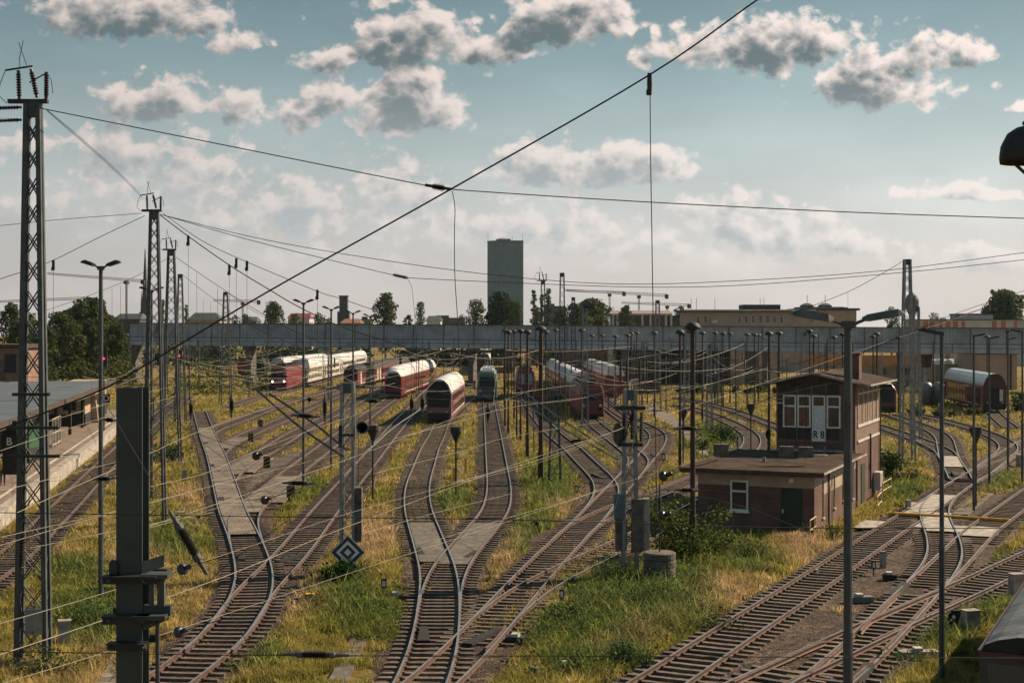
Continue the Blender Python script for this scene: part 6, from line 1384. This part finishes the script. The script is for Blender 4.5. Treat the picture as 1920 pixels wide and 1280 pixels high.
# office building on the right
d = 335; t, w, h = bld('long beige office building with flat roof behind the footbridge', 1288, 1522, 585, d)
q = MB(); q.box(0, w, 0, 14, 0, h); q.build('wall', M_BEIGE, t); q = MB(); q.box(-.8, w+.8, -.9, 15, h, h+.55); q.build('roof', M_TIMB, t); q = MB(); q.box(-.85, w+.85, -.95, -.9, h+.3, h+.6); q.build('roof_edge', M_CREAM, t)
wins(t, [pxm(x, d, 1288) for x in (1306, 1320, 1383, 1396, 1409, 1423, 1436, 1449, 1462)], .85, zof(605, d), zof(592, d))
q = MB(); q.box(pxm(1335,d,1288), pxm(1345,d,1288), -.5, 0, zof(606,d), zof(600,d)); q.build('air_conditioner', M_CREAM, t)
q = MB(); q.box(pxm(1398,d,1288), pxm(1468,d,1288), 3, 10, h+.55, zof(570.5,d)); q.build('roof_house', M_SLATE, t)
q = MB()
for x in (1300, 1310, 1431, 1438, 1345): X = pxm(x,d,1288); q.tube([(X,4,h+.5),(X,4,h+3.4)], .05, 4)
q.build('antenna', M_DARK, t)
d = 372; t, w, h = bld('beige office wing with two domed roof lights and antennas', 1500, 1606, 582, d)
q = MB(); q.box(0, w, 0, 14, 0, h); q.build('wall', M_PLAST, t); q = MB(); q.box(-.6, w+.7, -.9, 15, h, h+.6); q.build('roof', M_SLATE, t); q = MB(); q.box(.4, w*.8, 1, 10, h+.6, zof(575,d)); q.build('roof_house', mat('grey_green_metal', (.16,.20,.19), .6), t)
for x in (1518, 1552):
    X = pxm(x,d,1500); q = MB(); q.loft([[(X-1.5,2,zof(577,d)),(X+1.5,2,zof(577,d)),(X+1.5,5,zof(577,d)),(X-1.5,5,zof(577,d))],[(X-1.5,2,zof(572,d)),(X+1.5,2,zof(572,d)),(X+1.5,5,zof(572,d)),(X-1.5,5,zof(572,d))],[(X-.6,3,zof(568,d)),(X+.6,3,zof(568,d)),(X+.6,4,zof(568,d)),(X-.6,4,zof(568,d))]]); q.build('roof_light', M_SLATE, t)
    q = MB(); q.tube([(X,3,zof(568,d)),(X,3,zof(552,d))], .07, 4); q.build('antenna', M_DARK, t)
q = MB(); q.box(pxm(1576,d,1500), pxm(1592,d,1500), 1, 4, h+.6, zof(576,d)); q.build('roof_house', M_SLATE, t)
wins(t, [pxm(x, d, 1500) for x in (1520, 1549, 1563)], .8, zof(605, d), zof(597, d))
# columned building
d = 410; t, w, h = bld('pale building with square columns and pitched roof between the trees', 1146, 1260, 588, d)
q = MB(); q.box(0, w, 1.2, 12, 0, h); q.build('wall', M_GLASS, t); q = MB(); q.loft([[(-.6,-.5,h),(w+.6,-.5,h),(w+.6,13,h),(-.6,13,h)],[(.3,4,h+1.0),(w-.3,4,h+1.0),(w-.3,9,h+1.0),(.3,9,h+1.0)]]); q.build('roof', mat('pale_brown_roof', (.20,.18,.165), .8), t)
for x in (1148, 1156, 1203, 1218, 1247, 1257):
    X = pxm(x,d,1146); q = MB(); q.box(X, X+.55, 0, 1.2, 0, h); q.build('column', M_PALE, t)
q = MB(); q.box(0, w, -.1, .2, h-.4, h); q.build('beam', M_PALE, t)
# glass tower
d = 1600; X = PD(914, 617, d).x; t = thing('glass_tower', 'tall dark teal glass office tower above the trees', 'skyscraper', (X, d, GZ)); W = 67*d/F; Ht = zof(456, d)
pl_ = [(0,0+9),(12,0),(W,0+2),(W,30),(0,30)]
q = MB(); q.prism(pl_, 0, Ht); q.build('glass_facade', M_TOWER, t)
q = MB(); q.prism([(x*1.0-.3*(x<1)+.3*(x>30), y-.5) for x, y in pl_], Ht, Ht+3.2); q.box(10, 26, 8, 22, Ht+3.2, Ht+5.5); q.build('roof', M_SLATE, t)
for (xa, ya), (xb, yb), n in (((0,9),(12,0),4), ((12,0),(W,2),9)):
    q = MB()
    for k in range(n+1): f = k/n; x, y = xa+(xb-xa)*f, ya+(yb-ya)*f; q.box(x-.22, x+.22, y-.35, y+.1, 0, Ht)
    for k in range(1, 30): z = Ht*k/30; q.bar((xa, ya-.15, z), (xb, yb-.15, z), .5, .45)
    q.build('mullion', M_TOWER2, t)
q = MB()
for x, zt in ((.5, 10), (14, 8), (28, 8), (W-.5, 11)): q.tube([(x, 8, Ht), (x, 8, Ht+zt)], .18, 4)
q.bar((9, 5, Ht+4), (20, 5, Ht+7), .4); q.build('antenna', M_DARK, t)
# orange and white panel block
d = 400; t, w, h = bld('long white building with orange panels behind the footbridge at the right', 1716, 1990, 600, d)
q = MB(); q.box(0, w, 0, 12, 0, h); q.build('wall', M_PALE, t); q = MB(); q.box(-.4, w+.4, -.4, 12.4, h, h+.25); q.build('roof', M_SLATE, t)
for row, (ya, yb) in enumerate(((614.5, 602), (673, 663))):
    for k, x in enumerate((1717, 1731, 1743, 1761, 1773, 1787, 1803, 1860, 1877, 1901, 1922, 1940) if row == 0 else (1623, 1660, 1717, 1743, 1773, 1787, 1803, 1820, 1840, 1862)):
        if x < 1716: continue
        X = pxm(x,d,1716); q = MB(); q.box(X, X + (1.35 if k % 3 else .95), -.06, -.005, zof(ya,d), zof(yb,d)); q.build('orange_panel', mat('orange_panel_paint', (.42,.125,.045), .7, 0, .1, 1), t)
t, w, h = bld('white roof block above the orange panelled building', 1800, 1862, 590, 402)
q = MB(); q.box(0, w, 0, 9, 0, h); q.build('wall', M_PALE, t); q = MB(); q.box(-.3, w+.3, -.3, 9.3, h, h+.35); q.build('roof', M_SLATE, t); wins(t, [pxm(1836,402,1800), pxm(1843,402,1800)], .7, zof(613,402), zof(606,402))
# beige sheds behind the signal box
d = 262; t, w, h = bld('beige shed with dark window strip behind the red double deck coach', 1635, 1775, 680, d)
q = MB(); q.box(0, w, 0, 10, 0, h); q.build('wall', mat('cream_wall', (.26,.21,.15), .9, 0, .15, .4), t); q = MB(); q.box(-.3, w+.4, -.4, 10.3, h, h+.3); q.build('roof', M_CREAM, t)
wins(t, [pxm(x, d, 1635) for x in (1652, 1690, 1702, 1714)], 1.1, zof(702,d), zof(688,d), frame=M_PLAST)
t, w, h = bld('low shed with white rounded roof lights and long window strip', 1755, 1836, 683, 250)
q = MB(); q.box(0, w, 0, 10, 0, h); q.build('wall', mat('cream_wall', (.36,.30,.22)), t); q = MB(); q.box(pxm(1782,250,1755), w-.1, -.05, -.005, zof(712,250), zof(694,250)); q.build('window', M_GLASS, t)
for k in range(4): 
    X = .8 + k*1.8; q = MB(); q.lathe([(.02,-2.5),(.75,-2.5),(.75,2.5),(.02,2.5)], 10, (X, 4, h+.1), (0,1,0)); q.build('roof_light', M_PAINTW, t)
t, w, h = bld('plain beige block at the right under the footbridge', 1830, 1907, 664, 240)
q = MB(); q.box(0, w, 0, 12, 0, h); q.build('wall', M_BEIGE, t); q = MB(); q.box(-.2, w+.2, -.2, 12.2, h, h+.2); q.build('roof', M_SLATE, t); q = MB(); q.box(.4, 1.0, -.03, 0, zof(690,240), zof(672,240)); q.build('window', M_PLAST, t); q = MB(); q.box(w-1.2, w-1.0, -.3, -.1, 0, h); q.build('downpipe', M_DARK, t)
# orange gantry crane
d = 236; t = thing('gantry_crane', 'rusty orange gantry beam with dark trolley behind the signal box', 'crane', (PD(1500,676,d).x, d, GZ)); w = 245*d/F
q = MB(); q.box(0, w, -.4, .4, zof(685,d), zof(666,d)); q.build('beam', M_ORNG, t)
for x in (2, 8.2, 16.5, w-2.2, w-.9):
    q = MB(); q.box(x-.25, x+.25, -.25, .25, 0, zof(685,d)); q.build('leg', M_CONC if x > 15 else M_GALV, t)
X = pxm(1735,d,1500); q = MB(); q.box(X-.9, X+.9, -.8, .8, zof(681,d), zof(664,d)); q.box(X-.5, X+.8, -.6, .6, zof(688,d), zof(681,d)); q.build('trolley', mat('dark_rust', (.05,.03,.025), .9), t)
# depot hall
d = 262; X0 = PD(1062,650,d).x; t = thing('depot_hall', 'large dark depot hall with brown brick wall under the footbridge', 'hall', (X0, d, GZ)); hh = 8.8
q = MB(); q.box(0, pxm(1136,d,1062), 0, 25, 0, hh); q.build('brick_wall', mat('brown_brick', (.135,.075,.055), .95, 0, .12, .6), t)
q = MB(); a = pxm(1137,d,1062); q.loft([[(a+.2,-.5,0),(a+1.5,-.5,0),(a+1.5,.5,0),(a+.2,.5,0)],[(a,-.5,hh),(a+1.2,-.5,hh),(a+1.2,.5,hh),(a,.5,hh)]]); q.build('buttress', M_CONC, t)
b = pxm(1150,d,1062); c = pxm(1362,d,1062); q = MB(); q.box(b, c, .3, 25, 0, hh-.6); q.build('glazing', mat('dark_hall_glass', (.006,.009,.009), .5, 0, .2, .8, spec=.15), t)
q = MB(); q.box(b, c, .1, 25.1, hh-.9, hh-.2); q.build('fascia', mat('dark_green_fascia', (.02,.06,.05), .6), t); q = MB(); q.box(-.3, c+.3, -.3, 25.4, hh-.1, hh+.2); q.build('roof', M_SLATE, t)
q = MB()
for k in range(13): x = b + (c-b)*k/12; q.box(x-.12, x+.12, .1, .3, 0, hh-.9)
q.box(b, c, .12, .28, 4.2, 4.5); q.build('mullion', M_SLATE, t)
for x, w_ in ((1368, 1.5), (1384, 1.2), (1420, 1.0), (1440, 1.6)):
    X = pxm(x,d,1062); q = MB(); q.box(X, X+w_, -.3, 1.0, 0, hh); q.build('column', M_PLAST, t)
q = MB(); q.box(c, pxm(1462,d,1062), 1.2, 22, 0, hh); q.build('side_wall', mat('grey_hall_wall', (.10,.10,.10), .9), t)
for k, (x0, x1, yt, lab) in enumerate([(1198,1240,716,'dark red container beside the depot hall'), (1460,1490,718,'grey container left of the tower windows')]):
    a, b = PD(x0, yt, 225), PD(x1, yt, 225); q = MB(); q.box(0, b.x-a.x, 0, 2.4, 0, a.z-GZ)
    for j in range(12): q.box((b.x-a.x)*j/12, (b.x-a.x)*(j+.5)/12, -.05, 0, .2, a.z-GZ-.2)
    tag(q.build('shipping_container', mat('rust_brown_paint', (.07,.028,.022), .8) if k == 0 else M_GALV, None, (a.x, 225, GZ)), lab, 'container')
for x, y, lab in [(1737, 735, 'grey rounded tank behind the tall lattice mast'), (1760, 738, 'green grey rounded tank beside the red double deck coach')]:
    d = 190; c = PD(x, y, d); q = MB(); q.lathe([(.01,3.2),(.5,3.1),(.75,2.8),(.8,2.4),(.8,0),(.01,0)], 16); tag(q.build('tank', M_GALV if 'grey rounded' in lab else mat('green_grey_metal', (.1,.12,.1)), None, (c.x, d, GZ), True), lab, 'tank')
# brick tower, church, water tower, far roofs
d = 620; t, w, h = bld('dark square brick tower above the footbridge', 636, 651, 556, d)
q = MB(); q.box(0, w, 0, 4, 0, h); q.box(-.8, w+.8, -.4, 4.4, 0, zof(584,d)); q.build('wall', M_SLATE, t); q = MB()
for k in range(3): q.box(.4+k*1.1, 1.0+k*1.1, -.08, 0, h-3.5, h-1.2)
q.build('window', M_GLASS, t); q = MB(); q.box(-.25, w+.25, -.3, 4.3, h, h+.5); q.build('roof', M_TIMB, t)
t, w, h = bld('low building with orange brown roof beside the dark brick tower', 640, 676, 601, 600)
q = MB(); q.box(0, w, 0, 9, 0, h-1); q.build('wall', M_PLAST, t); q = MB(); q.loft([[(-.5,-.5,h-1),(w+.5,-.5,h-1),(w+.5,9,h-1),(-.5,9,h-1)],[(1,4,h+.8),(w-1,4,h+.8),(w-1,5,h+.8),(1,5,h+.8)]]); q.build('roof', mat('orange_brown_tiles', (.22,.10,.06), .9), t)
d = 760; X = PD(265, 617, d).x; t = thing('church', 'church with slender dark spire beside the second lattice mast', 'church', (X, d, GZ)); k = d/F
q = MB(); q.box(0, 11*k, 0, 11*k, 0, zof(560,d)); q.build('tower', M_SLATE, t); q = MB(); c = 5.5*k; q.lathe([(5.8*k, zof(560,d)), (4.2*k, zof(535,d)), (.2, zof(466,d))], 8, (c, c, 0)); q.build('spire', M_SLATE, t)
q = MB(); q.box(-6*k, 0, 2, 10, 0, zof(585,d)); q.lathe([(2*k, zof(585,d)), (.1, zof(545,d))], 6, (-3.5*k, 4, 0)); q.build('side_turret', M_SLATE, t)
q = MB(); q.box(-45*k, 0, 3, 16, 0, zof(600,d)); q.build('nave', M_SLATE, t)
t, w, h = bld('long dark hipped roof left of the lone slim mast', 352, 412, 600, 520)
q = MB(); q.box(0, w, 0, 12, 0, h); q.build('wall', M_BEIGE, t); q = MB(); q.loft([[(-.5,-.5,h),(w+.5,-.5,h),(w+.5,12,h),(-.5,12,h)],[(1.5,5,zof(586,520)),(w-2.5,5,zof(586,520)),(w-2.5,7,zof(586,520)),(1.5,7,zof(586,520))]]); q.build('roof', mat('green_black_roof', (.03,.048,.045), .8), t)
d = 640; X = PD(1710, 617, d).x; t = thing('water_tower', 'old water tower with helmet shaped slate cap behind the tall lattice mast', 'tower', (X, d, GZ)); k = d/F
q = MB(); q.lathe([(6.5*k, 0), (5.5*k, zof(590,d)), (6*k, zof(588,d))], 14); q.build('shaft', mat('brown_brick', (.13,.07,.05)), t); q = MB(); q.lathe([(6*k, zof(590,d)), (12*k, zof(578,d)), (13*k, zof(572,d)), (12.5*k, zof(562,d)), (9*k, zof(554,d)), (3*k, zof(549,d)), (.8*k, zof(546,d)), (.1, zof(540,d))], 16); q.build('cap', M_SLATE, t)
for x0, x1, yt, d, lab in [(812, 870, 597, 900, 'grey flat block far behind the poplar'), (800, 826, 601, 640, 'pale gable roof behind the footbridge near the poplar'), (540, 580, 596, 640, 'house with red roof between two trees'), (675, 700, 600, 800, 'low pale block right of the dark brick tower'), (120, 165, 603, 420, 'brown roofed house among the trees on the left'), (215, 262, 598, 560, 'dark long roof left of the church spire'), (1020, 1060, 575, 900, 'grey block behind the dark poplars'), (1260, 1290, 601, 520, 'low dark house left of the beige office building'), (455, 480, 602, 700, 'low house roof left of the footbridge trees')]:
    t, w, h = bld(lab, x0, x1, yt, d); q = MB(); q.box(0, w, 0, 14, 0, h); q.build('wall', M_PALE if 'pale' in lab or 'red' in lab else M_SLATE, t); q = MB()
    if 'roof' in lab: q.loft([[(-.5,-.5,h),(w+.5,-.5,h),(w+.5,14,h),(-.5,14,h)],[(.5,6,h+2.2),(w-.5,6,h+2.2),(w-.5,8,h+2.2),(.5,8,h+2.2)]]); q.build('roof', M_REDD if 'red' in lab else M_SLATE, t)
    else: q.box(-.3, w+.3, -.3, 14.3, h, h+.5); q.box(w*.1, w*.5, 2, 8, h+.5, h+2.0); q.build('roof', M_SLATE, t)
# cranes
def crane(label, xm, x0, x1, yj0, yj1, ym, d, hook=None, m=None):
    a, b = PD(x0, yj0, d), PD(x1, yj1, d); c = PD(xm, ym, d); t = thing('tower_crane', label, 'crane', (c.x, d, GZ), 0, 'construction cranes'); o = V((c.x, d, GZ)); m = m or M_STEEL; s = d/F
    zj = (a.z + (b.z - a.z) * (xm - x0) / (x1 - x0)) - GZ; q = MB(); w = 3.0*s*.8
    for sx in (-1, 1):
        for sy in (-1, 1): q.bar((sx*w/2, sy*w/2, 0), (sx*w/2, sy*w/2, zj), .35*s*2)
    n = int(zj / w)
    for k in range(n):
        for sy in (-1, 1): q.bar((-w/2, sy*w/2, k*w), (w/2, sy*w/2, (k+1)*w), .22*s*2)
    q.build('tower', m, t); a -= o; b -= o; q = MB(); up = 4.5*s; n = max(6, int((b-a).length/(5*s)))
    q.bar(a, b, .8*s); q.bar(a + Z*up*.6, b + Z*up, .8*s)
    for k in range(n): p0, p1 = a.lerp(b, k/n), a.lerp(b, (k+1)/n); q.bar(p0, p1 + Z*up*.8, .5*s); q.bar(p1, p1 + Z*up*.8, .5*s)
    q.build('jib', m, t); q = MB(); q.box(-3*s, 3*s, -2, 2, zj - 6*s, zj - 1*s); q.build('cab', M_DARK, t)
    q = MB(); e = b if abs(x1-xm) < abs(x0-xm) else a; q.box(e.x - 3*s, e.x + 3*s, -1, 1, e.z - 4*s, e.z + 4*s); q.build('counterweight', M_DARK, t); return t
crane('tower crane with long jib left of the church spire', 237, 88, 268, 514, 529, 600, 560, m=mat('crane_paint', (.06,.045,.04), .7))
crane('far crane jib low behind the tall left mast', 20, -60, 162, 569, 561, 600, 800)
crane('tower crane with dark counterweight right of the glass tower', 1198, 1058, 1250, 545, 556, 600, 700); crane('second crane mast behind the trees right of the glass tower', 1143, 1062, 1170, 546, 551, 600, 720)
crane('lower crane left of the beige office building', 1251, 1165, 1292, 569, 574, 600, 820); crane('faint crane behind the lone slim mast', 455, 400, 485, 564, 567, 600, 1100, m=M_GALV)

# ------------------------------------------------------------------ trees
TL = [(.040,.070,.022),(.058,.088,.026),(.028,.05,.018),(.085,.105,.03)]
TLY = [(.09,.10,.03),(.07,.085,.025),(.05,.065,.02)]; TLB = [(.028,.055,.028),(.038,.066,.03),(.02,.038,.022)]
def tree(label, x, ytop, d, wpx_, n=1500, cols=TL, shape='round', base=None, leaf=None, group='trees along the horizon', ylow=None):
    c = PD(x, ytop, d); h = c.z - GZ; w = wpx_ * d / F; t = thing('broadleaf_tree' if shape == 'round' else 'poplar_tree', label, 'tree', (c.x, d, GZ), RN.uniform(0, 6), group)
    z0 = h * (.22 if shape == 'round' else .10)
    if ylow: z0 = zof(ylow, d)
    q = MB(); q.tube([(0,0,-.2),(w*.01,0,h*.3),(-w*.02,w*.01,h*.6),(0,0,h*.88)], [.028*h*.6, .022*h*.6, .014*h*.6, .003*h], 7); q.build('trunk', M_BARK, t)
    cl = []; nc = 26 if shape == 'round' else 18; lm = MB()
    for k in range(nc):
        f = (k + .5) / nc; z = z0 + (h - z0) * (f ** .85 if shape == 'round' else f); e = 4*(f*(1-f)) if shape == 'round' else 1.3*(1-f*.85)*min(1, .45+f*2.5)
        R_ = w/2 * (max(0.12, min(e + .25, 1)) if shape == 'round' else min(e, 1)); a = k * 2.4 + RN.uniform(-.5, .5); r = R_ * RN.uniform(.25, .78)
        p = V((math.cos(a)*r, math.sin(a)*r, z - (h-z0)*.03)); s = (w if shape == 'round' else w*1.5) * RN.uniform(.14, .22); cl.append((p, s))
        lm.tube([(0,0,max(z*.62, z0*.7)), (p.x*.5, p.y*.5, z*.88), tuple(p)], [.006*h, .004*h, .001*h], 4)
    lm.build('limb', M_BARK, t)
    pts = []
    for _ in range(int(n*1.7)):
        p, s = RN.choice(cl); v = V((RN.gauss(0,1), RN.gauss(0,1), RN.gauss(0,1))).normalized() * s * (RN.random() ** .4) * 1.15
        q_ = p + V((v.x, v.y, v.z*.8)); 
        if q_.z < h + w*.03: pts.append(tuple(q_))
    leaves('crown', pts, leaf or max(.5, w*.075), cols, t)
    return t
for a in [('big round tree between the dark brick tower and the poplar', 723, 550, 420, 54, 2600), ('tall poplar right of the big round tree', 788, 565, 440, 26, 1300, TL, 'poplar'), ('smaller bush tree beside the tall poplar', 765, 590, 440, 24, 700),
   ('loose crowned tree left of the glass tower', 892, 561, 430, 46, 1800), ('large dark dome of a tree at the foot of the glass tower', 941, 549, 400, 72, 3800, TLB), ('pale green tree beside the large dark dome', 968, 565, 390, 34, 1300, TL), ('first dark poplar right of the glass tower', 1001, 540, 460, 16, 1000, TLB, 'poplar'), ('second dark poplar right of the glass tower', 1028, 538, 470, 18, 1100, TLB, 'poplar'), ('yellow green young tree right of the glass tower', 1007, 575, 380, 22, 900, TLY), ('third dark poplar behind the switchgear mast', 1016, 548, 480, 15, 900, TLB, 'poplar'),
   ('broad tree before the second crane', 1108, 562, 430, 76, 2800), ('dense tree above the footbridge right of the poplars', 1078, 570, 420, 54, 2000, TLB), ('tree in front of the columned building', 1174, 572, 380, 34, 1500), ('pale yellow green tree by the columned building', 1128, 588, 370, 44, 1300, TLY), ('tree between columned building and beige office', 1275, 574, 450, 30, 1000), ('rounded tree on the right of the columned building', 1212, 583, 600, 20, 500),
   ('big tree at the right edge above the orange panels', 1884, 546, 420, 84, 3600), ('tree overhanging the white roof block', 1850, 575, 415, 34, 1100, TL), ('tree left of the water tower', 1672, 576, 430, 34, 1100, TL), ('dark far tree right of the water tower', 1752, 586, 620, 30, 700, TLB), ('low far tree near the orange panels', 1768, 594, 620, 22, 500, TLB),
   ('tree pair left of the first lamp row', 512, 565, 430, 52, 2000), ('tree behind the first double lamp of the row', 597, 587, 430, 36, 1100), ('low tree at the left end of the lamp row', 552, 588, 460, 34, 900), ('round tree behind the footbridge near the lone mast', 462, 589, 480, 36, 900, TLB), ('poplar right of the second lattice mast', 305, 559, 470, 14, 700, TL, 'poplar'), ('poplar behind the fourth lattice mast', 349, 568, 470, 12, 600, TL, 'poplar'), ('low dark tree near the long hipped roof', 440, 591, 470, 24, 600, TLB),
   ('great dark tree behind the tall lamp post on the left', 172, 562, 330, 96, 4200), ('pale tree below the great dark one on the left', 178, 600, 300, 66, 2400, TL), ('broad green tree beside the tall left mast', 112, 586, 300, 64, 2600), ('tree at the far left behind the brick building', 22, 572, 300, 60, 2000, TL), ('second tree at the far left edge', 55, 588, 290, 56, 2000), ('green tree right of the tall left mast in the lower row', 135, 606, 280, 60, 2200, TLY), ('low tree at the left end of the footbridge', 218, 606, 285, 40, 1400, TL), ('tree in front of the left trees over the platform roof', 85, 612, 270, 50, 1800, TL)]:
    tree(*a)
for a in [('tree filling the gap below the great dark one', 205, 592, 345, 56, 1800), ('dark tree between the tall left mast and the great tree', 140, 578, 350, 50, 1800, TLB), ('tree behind the brick building roof at the left', 40, 600, 260, 50, 1700), ('tree at the left end of the hedge line', 228, 622, 300, 36, 1200), ('leafy tree filling the belt right of the poplars', 1052, 578, 425, 44, 1600), ('far dark tree before the columned building', 1142, 575, 470, 34, 1200, TLB), ('small round tree far left of the glass tower', 866, 590, 520, 28, 700), ('pale tree in the belt behind the footbridge', 1100, 592, 375, 50, 1500, TLY), ('dark tree in the belt behind the footbridge', 1060, 596, 372, 34, 1000, TLB), ('low tree left of the dark brick tower', 615, 597, 440, 28, 700), ('far tree beside the orange roofed house', 690, 598, 520, 26, 600)]:
    tree(*a)
# hedges and dark undergrowth seen beneath the footbridge
def hedge(label, x0, x1, yt, d, n, cols, leaf=.9, dp=5):
    a, b = PD(x0, yt, d), PD(x1, yt, d); h = a.z - GZ; t = thing('hedge', label, 'hedge', (a.x, d, GZ)); w = b.x - a.x
    pts = []; cl = [(RN.uniform(0, w), RN.uniform(0, dp), RN.uniform(.35, .9)*h, RN.uniform(.12, .28)*h) for _ in range(int(w/1.6)+6)]
    for _ in range(n):
        c = RN.choice(cl); pts.append((c[0]+RN.gauss(0, c[3]*1.2), c[1]+RN.gauss(0, c[3]), max(.05, min(c[2]+RN.gauss(0, c[3]), c[2]*RN.random()*1.6))))
    leaves('foliage', pts, leaf, cols, t); q = MB()
    for c in cl[::2]: q.tube([(c[0], c[1], 0), (c[0]+.2, c[1], c[2]*.9)], [.12, .04], 5)
    q.build('twigs', M_BARK, t)
hedge('dark hedge beneath the left half of the footbridge', 245, 640, 640, 400, 5200, TLB); hedge('dark thicket beneath the middle of the footbridge', 640, 905, 652, 395, 4200, TLB); hedge('dark hedge beneath the footbridge right of the turquoise locomotive', 905, 1070, 655, 400, 2400, TLB)
hedge('green thicket behind the yard at the far left', 40, 235, 634, 300, 4200, TL, .8); hedge('low pale green scrub before the far left thicket', 40, 235, 668, 250, 1600, TLY, .6)
hedge('low green scrub by the depot hall', 1255, 1460, 722, 225, 1800, TL, .5, 3); hedge('dark shrubs at the right edge beside the red coach', 1895, 1990, 738, 175, 1200, TLB, .4, 3); hedge('weedy bank in front of the red double deck coach', 1720, 1850, 762, 165, 1500, TLY, .35, 3)

# ------------------------------------------------------------------ air
def haze(density):
    q = MB(); q.box(-1500, 1500, -60, 2200, -8, 190); m = bpy.data.materials.new('haze'); m.use_nodes = True; nt = m.node_tree; nt.nodes.clear()
    o = nt.nodes.new('ShaderNodeOutputMaterial'); v = nt.nodes.new('ShaderNodeVolumePrincipled'); v.inputs['Color'].default_value = (.72, .86, .95, 1); v.inputs['Density'].default_value = density; v.inputs['Anisotropy'].default_value = .3
    nt.links.new(v.outputs[0], o.inputs['Volume']); h = q.build('haze', m); tag(h, 'thin pale haze over the yard', 'haze', None, 'stuff')
haze(.00004)
